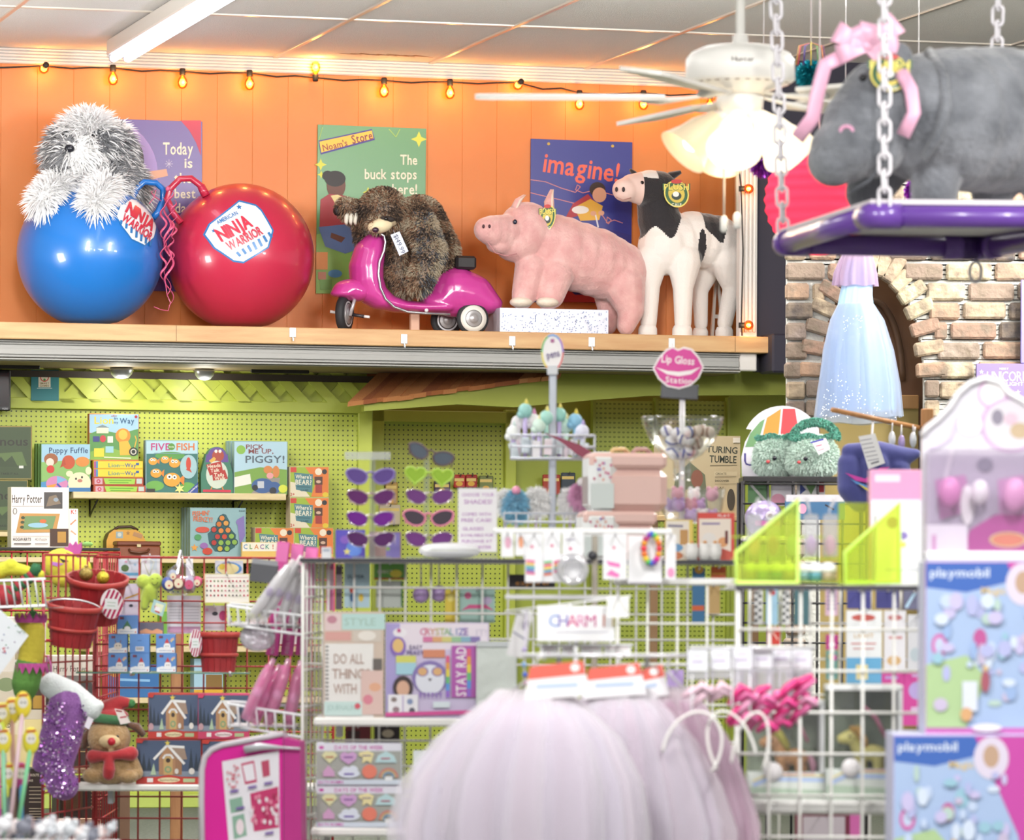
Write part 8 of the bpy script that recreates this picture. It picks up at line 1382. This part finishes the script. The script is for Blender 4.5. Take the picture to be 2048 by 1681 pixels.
for j in range(16): q = 2*math.pi*j/16; mb = MB(); mb.ball((15.5*f2.k*math.cos(q),0,29*f2.k*math.sin(q)),6.3*f2.k, mt(('#e8324a', '#f07a2c', '#f2d23a', '#5ac05a', '#3a6ad0', '#8a2ab0', '#e8309a', '#f0a02c')[j % 8],.35),12,8); mb.build('bead', t)
carton('banner_sign', 'white Charm It sign with rainbow letters in the middle foreground', 'sign',(1074,1212,1230,1284),11.9,.004, '#f2f2f5',[('t', ch,1108 + 18.4*i + (8 if i > 4 else 0),1242,24, c, {'b': 0}) for i,(ch, c) in enumerate(zip('CHARMIT',('#4a86d8', '#6a5ac0', '#d8488a', '#e08ab8', '#c83a8a', '#d87a5a', '#d8c05a')))] + [('l',[(1112,1265),(1218,1265)],1.4, '#b8b8cc')], None,0)
f = Fr(1152,1284,11.92); mb = MB(); mb.tube([(0,.008,.09),(0,.008,-f.o.z)],.007, '#e8e8ea',8); mb.tube([f.L(1072,1291,.03), f.L(1266,1291,.03)],.004, '#e8e8ea',6); mb.tube([f.L(1010,1224,.07), f.L(1262,1193,.0)],.003, '#e8e8ea',6); mb.tube([f.L(1140,1208,.03), f.L(1140,1291,.03)],.004, '#e8e8ea',6); mb.box((0,.01,-f.o.z + .006),(.2,.16,.012), '#e4e4e6',.004); tag(mb.build('sign_pole', None, f.o), 'thin white pole standing behind the Charm It sign', 'pole')
card('small blank white price card right of the Charm It sign',(1214,1193,1258,1236),11.85,[], '#f4f4f4', yaw=0); card('pale grey hanging card tilted left of the Charm It sign',(1012,1226,1046,1314),12.0,[('l',[(1014,1266),(1042,1276)],3, '#6a6a88'),('e',1034,1248,5,10, '#8a8494')], '#cfcdcf', roll=.24, yaw=0); card('pale grey hanging card behind the tilted one',(1030,1220,1054,1312),12.1,[('e',1044,1240,4,8, '#8a8494'),('l',[(1046,1262),(1046,1308)],3, '#9a8ac0')], '#d8d8da', roll=.12, yaw=0)
for i,(x0, x1) in enumerate(((1080,1116),(1122,1156),(1160,1204),(1208,1262))): card('row of small white charm cards under the Charm It sign, ' + ('leftmost', 'second', 'third', 'rightmost')[i],(x0,1290, x1,1316),11.95,[('l',[(x0 + 6,1297),(x1 - 6,1297)],2, '#d8b8c0'),('e',(x0 + x1)/2,1308,3,4, '#c8a0b8')], '#f2f2f4', name='charm_card', yaw=0)
f = Fr(1044,1344,11.9); t = empty('charm_strand', f, 'hanging strand of blue and pink charms left of the tutus', 'charm'); mb = MB(); mb.tube([f.L(1052,1225), f.L(1047,1400)],.002, '#d0c8dc',6); mb.build('cord', t)
for x, y, c in ((1050,1350, '#4a6ad0'),(1051,1366, '#d83a9a'),(1048,1330, '#8ab0e0'),(1049,1300, '#b8a8d8')): mb = MB(); mb.ball(f.L(x, y),.007, mt(c,.3),10,8); mb.build('bead', t)
# ---------------------------------------------------------------- tutus
def tutu(label, D, rows, c, seed, tagrect, n=6, cone=None):
    f = Fr(rows[0][1], rows[0][0], D); k = f.k; t = empty('tulle_tutu', f, label, 'tutu', None); base = rows
    for j in range(n):
        g = 1 - j*.075; mt_ = clear(c[j % len(c)],.0,.34 if j else .26,.9)
        skirt('tulle_layer', t, f,[(y - (j*8 if i else 0), cx_, hw*(g if i else 1)) for i,(y, cx_, hw) in enumerate(base)], mt_,(7,12,17,9,14,21)[j],.10 + .02*(j % 3),.5, seed + j, n=190)
    y, cx_, hw = rows[0]; mb = MB(); mb.lathe([(hw*1.02*k,-.014),(hw*1.05*k,0),(hw*1.02*k,.014)], mt('#f0c8d4',.6, sheen=.3),28,(0,0,0), None,.5, cap=False); mb.build('waistband', t)
    x0, y0, x1, y1 = tagrect; p = [f.L(*q) for q in ((x0, y0 + 12),(x1 - 14, y0),(x1, y1 - 10),(x0 - 12, y1))]; mb = MB(); mb.slab([(q.x, q.z) for q in p],-hw*.5*k - .012,-hw*.5*k - .01, '#f0eef2'); o = mb.build('paper_tag', t); m2 = MB(); h3 = (y1 - y0)*.42
    art(m2, f,[('p',[(x0, y0 + 12),(x1 - 14, y0),(x1 - 8, y0 + h3 - 6),(x0 - 5, y0 + h3 + 6)], '#e2685a'),('e', x1 - 30, y0 + 14,9,8, '#f4f0f0'),('l',[(x0 + 12, y1 - 26),(x1 - 24, y1 - 30)],8, '#b8cce8')],-hw*.5*k - .0123); m2.build('print', o, norm=False)
    mb = MB(); top = f.L(cx_, y - 90).z; mb.tube([(-hw*.8*k,0,.02),(-hw*.2*k,0,.05),(0,0,.07),(0,0, top - .02),(.012,0, top),(.024,0, top - .01)],.004, clear('#f4f4f6',.35,.4),8); mb.tube([(hw*.8*k,0,.02),(hw*.2*k,0,.05),(0,0,.07)],.004, clear('#f4f4f6',.35,.4),8); mb.build('hanger', t); return t
tc_ = ['#fdfaff', '#fdf9fd', '#fbf9fe', '#fbf4fa']
tutu('large pale pink tulle tutu at the front, leftmost of three',10.7,[(1402,1070,62),(1420,1066,110),(1480,1060,180),(1570,1050,232),(1660,1044,246),(1760,1046,236)], tc_,50,(1060,1322,1180,1400))
tutu('pale pink tulle tutu in the middle of three',10.95,[(1398,1236,58),(1416,1238,92),(1480,1240,140),(1570,1244,178),(1660,1250,196),(1760,1250,190)], tc_[1:] + tc_[:1],60,(1178,1326,1292,1398))
tutu('pinkish tulle tutu behind, rightmost of three',11.2,[(1396,1336,44),(1414,1340,70),(1480,1352,104),(1570,1362,130),(1660,1372,146),(1760,1372,140)],['#fbf0f7', '#f8e8f3', '#fcf4fa'],70,(1278,1330,1338,1400))
f = Fr(1230,1308,11.0); mb = MB(); mb.tube([f.L(1046,1312), f.L(1400,1312)],.006, mt('#e0e0e4',.3,.4),8); a, b = f.L(1120,1312), f.L(1300,1312)
for q in (a, b): mb.tube([q, Vector((q.x,.25, q.z)), Vector((q.x,.25,-f.o.z))],.006, mt('#e0e0e4',.3,.4),8)
tag(mb.build('garment_rail', None, f.o), 'thin metal rail carrying the tulle tutus', 'rail')
# pink hair clips in clear bags, white headbands
f = Fr(1500,1300,10.95); mb = MB(); mb.tube([f.L(1380,1296,.02), f.L(1630,1296,.02)],.005, mt('#e8e8ea',.3,.3),8); mb.tube([f.L(1505,1296,.02), f.L(1505,1292,.34)],.005, mt('#e8e8ea',.3,.3),8); tag(mb.build('hook_rail', None, f.o), 'white hook rail carrying the clear bags of pink hair clips', 'rail')
for i,(x, y0, y1, pk_) in enumerate(((1395,1298,1410,0),(1440,1296,1408,0),(1484,1294,1456,1),(1524,1292,1462,1),(1562,1292,1458,1),(1602,1294,1444,1))):
    D = 10.9 + .03*i; f = Fr(x, y1, D); k = f.k; t = empty('hair_clip_pack', f, 'clear hanging pack ' + ('with a pale clip, left one', 'with a pale clip, second from the left', 'of hot pink hair clips, leftmost pink one', 'of hot pink hair clips, second pink one', 'of hot pink hair clips, third pink one', 'of hot pink hair clips, rightmost pink one')[i], 'hair clips'); top = f.L(x, y0).z
    mb = MB(); mb.box((0,0, top*.5 + .03),(44*k,.006, top - .06), clear('#f2f2f8',.14,.34),.002); mb.build('clear_bag', t); mb = MB(); mb.box((0,-.004, top - 24*k),(38*k,.003,40*k), '#eceef4'); o = mb.build('header_card', t); m2 = MB(); art(m2, f,[('l',[(x - 12, y0 + 26),(x + 12, y0 + 26)],5, '#c8bcd8'),('l',[(x - 10, y0 + 14),(x + 10, y0 + 14)],3, '#d8c8dc')],-.0063); m2.build('print', o, norm=False)
    for j in range(7 if pk_ else 3): mb = MB(); an = j*1.4 + i; q = Vector((.012*math.cos(an*2),-.012 - .006*j,.022 + .013*j)); mb.tube([q + Vector((-.026,0,-.026 + .01*math.sin(an))), q, q + Vector((.026,0,.022*math.cos(an)))],[.010,.020,.011], mt(('#f04a98', '#f27ab4', '#ea3a88', '#f0a8cc')[j % 4] if pk_ else '#f0ccdc',.35),8, flat=.6); mb.build('hair_clip', t)
for i,(cx_, cy_, rx, ry, lean) in enumerate(((1384,1500,56,78,22),(1464,1500,44,80,-20),(1500,1506,34,82,12))):
    f = Fr(cx_, cy_,10.85 + .03*i); k = f.k; mb = MB(); mb.tube([(lambda u, v: f.L(cx_ + u*math.cos(math.radians(lean)) - v*math.sin(math.radians(lean)), cy_ + u*math.sin(math.radians(lean)) + v*math.cos(math.radians(lean))))(rx*math.cos(q),-ry*math.sin(q)) for q in [-.35 + (math.pi + .7)*j/30 for j in range(31)]],.0065, mt('#f2f0ec',.35),8, flat=.6); mb.tube([f.L(cx_, cy_ - ry*.98), f.L(cx_, cy_ - ry - 30,.01), f.L(cx_,1296,.1)],.002, '#e8e8ec',6)
    tag(mb.build('headband', None, f.o), 'white headband hanging before the tutus, ' + ('leftmost of three', 'middle of three', 'rightmost of three')[i], 'headband')
# near left: white bin of small things
f = Fr(85,1700,11.0); t = empty('white_bin', Fr(85,1690,11.0), 'blurred white bin heaped with small grey and white toys, lower left corner', 'bin'); f = Fr(85,1690,11.0); mb = MB(); a, b = f.L(-60,1690), f.L(232,1690); mb.box(((a.x + b.x)/2,.1,-.03),(b.x - a.x,.22,.06), mt('#e6e6ea',.4),.01); mb.box(((a.x + b.x)/2,.1,-.06 - (f.o.z - .06)/2),((b.x - a.x)*.8,.18, f.o.z - .06), mt('#dcdce0',.5)); mb.build('tub', t)
tr_ = random.Random(8)
for i in range(26):
    x = -40 + 10.4*i + tr_.uniform(-5,5); f2 = Fr(x,1672 - tr_.uniform(0,16) - (10 if x < 150 else 0),11.0 + tr_.uniform(.02,.15)); mb = MB(); s = tr_.uniform(.011,.019); c = tr_.choice(['#e8e8ec', '#f0f0f2', '#d0d2d8', '#c8ccd2', '#7a7c8a', '#e8dcdc', '#c89a94']); mb.ball((0,0,0),(s*1.2, s, s), mt(c,.5),12,8); mb.ball((s*.6,-.004, s*.9), s*.6, mt(c,.5),10,8); mb.tube([(0,0,-s*.5),(-s,0,-s*1.6)], s*.35, mt(c,.5),6); o = mb.build('small_toy', None, f2.o); tag(o, 'small grey or white toy figure heaped in the white bin', 'small toy', 'small toys in the white bin')
# ================================================================ HANGING THINGS
ZCW = WO.z + ZC
# ceiling fan
DF = 13.4; f = Fr(1480,190, DF); k = f.k; t = empty('ceiling_fan', f, 'white ceiling fan with five blades and glowing frosted lamp shades', 'ceiling fan'); FW = mt('#fffdf8',.35); L = f.L; zc_ = ZCW - f.o.z
mb = MB(); mb.tube([(0,0, L(1480,92).z),(0,0, zc_ - .01)],9.5*k, FW,14); mb.build('downrod', t); mb = MB(); mb.lathe([(.07, zc_ - .0),(.06, zc_ - .05),(.02, zc_ - .07)], FW,24); mb.build('ceiling_cap', t)
z_ = lambda y: L(1480, y).z
mb = MB(); mb.lathe([(15*k, z_(70)),(16*k, z_(88)),(70*k, z_(94)),(98*k, z_(106)),(109*k, z_(120)),(110*k, z_(160)),(100*k, z_(168)),(60*k, z_(182)),(50*k, z_(190)),(0, z_(192))], FW,48); mb.build('motor_housing', t)
mb = MB()
for i in range(30): a = 2*math.pi*i/30; mb.box((97*k*math.cos(a),97*k*math.sin(a), z_(165)),(9*k,6*k,8*k), mt('#6a4630',.6),0, Matrix.Rotation(a + math.pi/2,3, 'Z'))
mb.build('vent_ring', t)
mb = MB(); mb.text('Hunter',(0,0),10*k, mt('#5a5048'),44*k,0,0, lambda x, z: Vector((x,-math.sqrt(max(0,(110.6*k) ** 2 - x*x)), z + z_(130)))); mb.build('lettering', t, norm=False)
for a in (180,112,38,-34,246):
    c, s = math.cos(math.radians(a)), math.sin(math.radians(a)); rt = Matrix.Rotation(math.radians(a),3, 'Z') @ Matrix.Rotation(math.radians(-9),3, 'X'); mb = MB(); R0, R1 = 150*k,530*k; pts = []
    out = [(R0,-38*k),(R1 - 30*k,-52*k),(R1 - 8*k,-44*k),(R1,-20*k),(R1,20*k),(R1 - 8*k,44*k),(R1 - 30*k,52*k),(R0,38*k)]
    vs = [rt @ Vector((x, y,4*k)) + Vector((0,0, z_(196))) for x, y in out] + [rt @ Vector((x, y,-4*k)) + Vector((0,0, z_(196))) for x, y in out]; n = len(out)
    mb.add(vs,[tuple(range(n)), tuple(range(2*n - 1, n - 1,-1))] + [(q,(q + 1) % n, n + (q + 1) % n, n + q) for q in range(n)], mt('#fcf8f0',.4)); o = mb.build('blade', t)
    m2 = MB(); m2.tube([rt @ Vector((x,0, z)) + Vector((0,0, z_(196))) for x, z in ((60*k,6*k),(110*k,-2*k),(160*k,-7*k),(200*k,-7*k))],[10*k,12*k,22*k,14*k], FW,8, flat=.35); m2.build('blade_iron', o)
mb = MB(); mb.lathe([(44*k, z_(190)),(48*k, z_(200)),(44*k, z_(222)),(30*k, z_(232)),(14*k, z_(240)),(0, z_(242))], FW,28); mb.build('switch_housing', t)
fro = mt('#fbe6c4',.5, e=.10); hot = mt('#fff0d4',.5, e=.45)
for a, m in ((200, fro),(262, hot),(318, hot),(20, hot),(110, fro)):
    d = Vector((math.cos(math.radians(a)), math.sin(math.radians(a)),0)); base = Vector((0,0, z_(226))) + d*40*k; dirv = (d*.75 + Vector((0,0,-.75))).normalized(); q = dirv.to_track_quat('Z', 'Y').to_matrix()
    mb = MB(); mb.lathe([(16*k,0),(22*k,16*k),(34*k,40*k),(40*k,66*k),(50*k,92*k),(56*k,104*k)], m,24, base + dirv*14*k, q, cap=False); o = mb.build('lamp_shade', t); m2 = MB(); m2.tube([Vector((0,0, z_(228))) + d*20*k, base + dirv*18*k],13*k, FW,12); m2.build('lamp_arm', o); m3 = MB(); m3.ball(base + dirv*72*k,(26*k,26*k,34*k), mt('#fff2d6', e=2.2),14,10, q); m3.build('bulb', o)
l = bpy.data.lights.new('fan_light', 'POINT'); l.energy = 1.6; l.color = (1,.82,.58); l.shadow_soft_size = .1; lo = bpy.data.objects.new('fan_light', l); COL.objects.link(lo); lo.location = f.o + Vector((0,0, z_(375)))
for x, y in ((1448,432),(1474,425)):
    mb = MB(); mb.tube([L(x,236,-.03), L(x, y,-.03)],.0028, mt('#e8dcc8',.4),6); o = mb.build('pull_chain', t); m2 = MB(); p = L(x, y,-.03); m2.lathe([(3*k,0),(7.5*k,-6*k),(7.5*k,-28*k),(4*k,-33*k),(0,-33*k)], mt('#f6f4ee',.4),12, p); m2.build('chain_bob', o)
# pink paper lantern
f = Fr(1638,400,15.4); k = f.k; t = empty('paper_lantern', f, 'round pink ribbed paper lantern behind the hanging purple shelf', 'lantern'); mb = MB(); prof = []
for i in range(57): a = math.pi*(.06 + .88*i/56); r_ = 108*math.sin(a)*(1 + .022*math.cos(i*math.pi/2)); prof.append((r_*k,112*k*math.cos(a)))
mb.lathe(prof, clear('#ff5478',.0,1.0),48, cap=False); mb.build('paper_shade', t); mb = MB(); mb.tube([(0,0,110*k),(0,0, ZCW - f.o.z)],.003, '#e8e0e0',6); mb.build('cord', t); mb = MB(); mb.ball((0,0,.03),.035, mt('#ffd0c0', e=3.0),14,10); mb.build('bulb', t)
l = bpy.data.lights.new('lantern_light', 'POINT'); l.energy = .9; l.color = (1,.62,.6); l.shadow_soft_size = .05; lo = bpy.data.objects.new('lantern_light', l); COL.objects.link(lo); lo.location = f.o + Vector((0,0,-.05))
# foil balls and streamers
for i,(x, y, r_, c, D, lb) in enumerate(((1526,322,30, '#9a3ac0',15.7, 'purple foil fringe ball behind the fan lamps'),(1622,150,30, '#25a5b4',15.8, 'teal foil fringe ball above the pink lantern'),(1836,382,26, '#b03ad0',15.9, 'purple foil fringe ball behind the grey plush hippo'),(1690,380,30, '#c03aa0',15.9, 'magenta foil fringe ball half hidden behind the hippo head'))):
    f = Fr(x, y, D); kk = f.k; mb = MB(); mb.ball((0,0,0), r_*.6*kk, mt(c,.2,.6),14,10); o = mb.build('foil_ball', None, f.o); tag(o, lb, 'decoration'); fur('foil_fringe', o,2200, r_*.62*kk,.004,[mt(c,.15,.7)], lambda c_: (0,1), o,.2,60 + i,.6); m2 = MB(); m2.tube([(0,0,0),(0,0, ZCW - f.o.z)],.0015, '#d8d8d8',5); m2.build('cord', o)
f = Fr(1622,90,15.6); t = empty('streamer_bundle', f, 'small bundle of rainbow ribbon streamers above the teal foil ball', 'decoration')
for j, c in enumerate(('#e0a83a', '#c83a4a', '#4a3a8a', '#d8c84a', '#5a8a4a', '#e07a3a', '#8a3a8a')): a = math.pi*j/6; mb = MB(); mb.tube([f.L(1622,86), f.L(1622 - 24*math.cos(a),92,-.02*math.sin(a)), f.L(1622 - 30*math.cos(a),130,-.03*math.sin(a))],.006, mt(c,.35),6, flat=.3); mb.build('ribbon', t)
mb = MB(); mb.tube([f.L(1622,86), Vector((0,0, ZCW - f.o.z))],.003, '#e8e8e8',6); mb.build('cord', t)
# swing shelf of purple pipe on white chains
PUR = mt('#6d45a4',.28, coat=.3); DS = 11.9; B = P(1745,432, DS); zs = B.z
def at_z(px, py): r = ray(px, py); return CAMP + r*((zs - CAMZ)/r.z)
A, B, C, E = at_z(1566,488), at_z(1745,432), at_z(1972,496), None
E = B + (C - A)*1.15 + Vector((.12,-.1,0)); ctr = (A + B + C + E)/4; o0 = Vector((ctr.x, ctr.y, zs))
class FF: pass
f = FF(); f.o = o0; f.yaw = 0; t = empty('swing_shelf', f, 'hanging shelf of purple plastic pipe with a white board on white chains', 'shelf'); pr_ = .030
for p, q in ((A, B),(B, E),(E, C),(C, A)): mb = MB(); mb.tube([p - o0, q - o0], pr_, PUR,18); mb.build('pipe', t)
for p, pv, nx in ((A, C, B),(B, A, E),(E, B, C),(C, E, A)):
    mb = MB(); u, v = (pv - p).normalized(),(nx - p).normalized(); mb.tube([p - o0 + u*.075, p - o0 + u*.02, p - o0, p - o0 + v*.02, p - o0 + v*.075], pr_*1.18, PUR,18); mb.build('elbow', t)
q1 = C + (A - C)*.13; mb = MB(); mb.tube([q1 - o0 - (A - C).normalized()*.05, q1 - o0 + (A - C).normalized()*.05], pr_*1.18, PUR,18); mb.build('tee_joint', t)
mb = MB(); pts = [p - o0 for p in (A, B, E, C)]; cc = sum(pts, Vector())/4; pts = [cc + (p - cc)*1.02 for p in pts]; mb.add([p + Vector((0,0, pr_ + .001)) for p in pts] + [p + Vector((0,0, pr_ + .013)) for p in pts],[(0,1,2,3),(7,6,5,4),(0,4,5,1),(1,5,6,2),(2,6,7,3),(3,7,4,0)], mt('#e9e2e6',.5)); mb.build('board', t)
CHW = mt('#eeeaf0',.4)
def chain(label, p0, p1, ln=.060):
    f = FF(); f.o = p0; f.yaw = 0; t = empty('plastic_chain', f, label, 'chain', None); d = p1 - p0; n = max(2, int(d.length/(ln*.74))); u = d.normalized()
    for i in range(n + 1):
        c = d*(i/n); s = Vector((1,0,0)) if i % 2 == 0 else Vector((.35,.94,0)); s = (s - u*s.dot(u)).normalized(); mb = MB()
        mb.tube([c + s*(.0155*math.cos(q)) + u*((ln/2 - .0155)*(1 if math.sin(q) > 0 else -1) + .0155*math.sin(q)) for q in [2*math.pi*(j + .5)/16 for j in range(16)]],.0048, CHW,6, closed=True); mb.build('link', t)
tz = lambda p: Vector((p.x, p.y, ZCW))
top = lambda px, p: Vector(((ray(px,0).x)*p.y, p.y, ZCW))
chain('white plastic chain at the left corner of the swing shelf', A + Vector((.0,-.0,.045)), top(1525, A)); chain('white plastic chain in front of the hippo at the near corner of the swing shelf', B + Vector((.03,-.02,.045)), top(1766, B)); chain('white plastic chain at the far right of the swing shelf behind the hippo', C + Vector((.02,0,.045)), top(2008, C))
f = FF(); f.o = C + Vector((-.03,-.0,-.05)); f.yaw = 0; mb = MB(); mb.tube([(.017*math.cos(q),0,-.02 + .03*math.sin(q)) for q in [2*math.pi*j/16 for j in range(16)]],.005, CHW,8, closed=True); mb.tube([(0,0,.01),(0,0,.03)],.004, CHW,6); tag(mb.build('hook_ring', None, f.o), 'white ring hanging under the right elbow of the purple pipe', 'ring')
# hippo
DHP = 12.15; ZH = zs + pr_ + .014; f = Fr(1850,425, DHP,0, ZH); k = f.k; t = empty('plush_hippo', f, 'big grey plush hippo with a pink bow standing on the swing shelf', 'plush toy'); HG = mt('#868990',.9, sheen=.4, bump=(70,.7), var=(9, '#5c5f66'))
gz = (f.L(1850,425).z) ; yb = 425 + gz/k
blob('body', f,[('c',[(1846,236,20,128),(1900,240,60,146),(1990,240,130,150),(2070,244,190,142)]),('c',[(1830,220,0,110),(1790,222,-14,98)]),('c',[(1762,205,-24,86),(1716,250,-44,74)]),('b',1690,300,-58,70,74,66),('b',1668,322,-62,54,62,52),('b',1748,300,-40,60,76,56),('b',1738,150,-44,30,30,26),
    ('c',[(1872,320,6,60),(1870,372,0,50),(1868, yb - 28,-4,48)]),('c',[(1770,330,120,56),(1740,380,124,46),(1735, yb - 30,124,46)]),('c',[(2000,340,170,60),(1985, yb - 34,176,46)]),('c',[(2090,340,150,64),(2095, yb - 30,150,52)])],4.2,5,[HG], parent=t)
for pts, r_ in ((((1690,258,-122),(1694,250,-120)),10),): mb = MB(); mb.tube([f.L(1693 + 12*math.cos(q),262 + 9*math.sin(q),-118*k) for q in [2*math.pi*j/14 for j in range(14)]],4*k, mt('#e8a8c8',.7),8, closed=True); mb.build('nostril', t)
mb = MB(); mb.ball(f.L(1726,156,-86*k),8*k, mt('#1c1c22',.08),14,10); mb.build('eye', t)
mb = MB(); mb.tube([f.L(x, y, d*k) for x, y, d in ((1700,385,-104),(1740,360,-112),(1768,320,-108),(1780,285,-92))],3*k, mt('#5c5f66',.9),8); mb.build('mouth_seam', t)
mb = MB(); mb.ball(f.L(1800,120,-60*k),(26*k,14*k,34*k), HG,14,10); mb.build('ear', t)
PB = mt('#f0b4d0',.35, sheen=.4)
kn = f.L(1732,96,-60*k)
for i,(an, ln, wd) in enumerate(((152,70,42),(118,48,40),(78,50,44),(40,82,46),(8,66,40),(195,60,38),(-35,52,34),(170,40,36),(58,40,40))):
    u = Vector((math.cos(math.radians(an)),0, math.sin(math.radians(an)))); v = Vector((-u.z,0, u.x)); vs = []; n = 16
    for q in range(n + 1):
        s_ = math.sin(math.pi*q/n); c = kn + u*ln*k*s_ + Vector((0,-(18 + 3*i % 9)*k*math.cos(math.pi*q/n)*(.3 + s_),0)); hw = wd*k*(.22 + .32*s_)
        vs += [c - v*hw, c + Vector((0,-4*k*s_,0)), c + v*hw]
    mb = MB(); mb.add(vs,[f_ for q in range(n) for f_ in ((3*q,3*q + 1,3*q + 4,3*q + 3),(3*q + 1,3*q + 2,3*q + 5,3*q + 4))], PB, True); mb.build('bow_loop', t, norm=False)
mb = MB(); mb.ball(f.L(1734,92,-62*k),(16*k,12*k,14*k), PB,12,8); mb.build('bow_knot', t)
mb = MB(); mb.tube([f.L(x, y, d*k) for x, y, d in ((1690,110,-60),(1650,130,-70),(1634,190,-76),(1626,235,-76),(1594,278,-70))],3.2*k, PB,8, flat=5); mb.build('ribbon_tail', t)
mb = MB(); mb.tube([f.L(x, y, d*k) for x, y, d in ((1794,130,-112),(1822,180,-130),(1828,225,-138),(1806,272,-138))],3*k, PB,8, flat=5); mb.build('ribbon_tail', t)
mb = MB(); mb.tube([f.L(x, y, d*k) for x, y, d in ((1858,104,-20),(1886,150,-78),(1892,210,-108),(1878,270,-112),(1848,320,-96))],11*k, HG,10); mb.build('neck_fold', t)
badge(f, t,1780,147,-118*k,40,36,0.0, 'HIPPO')
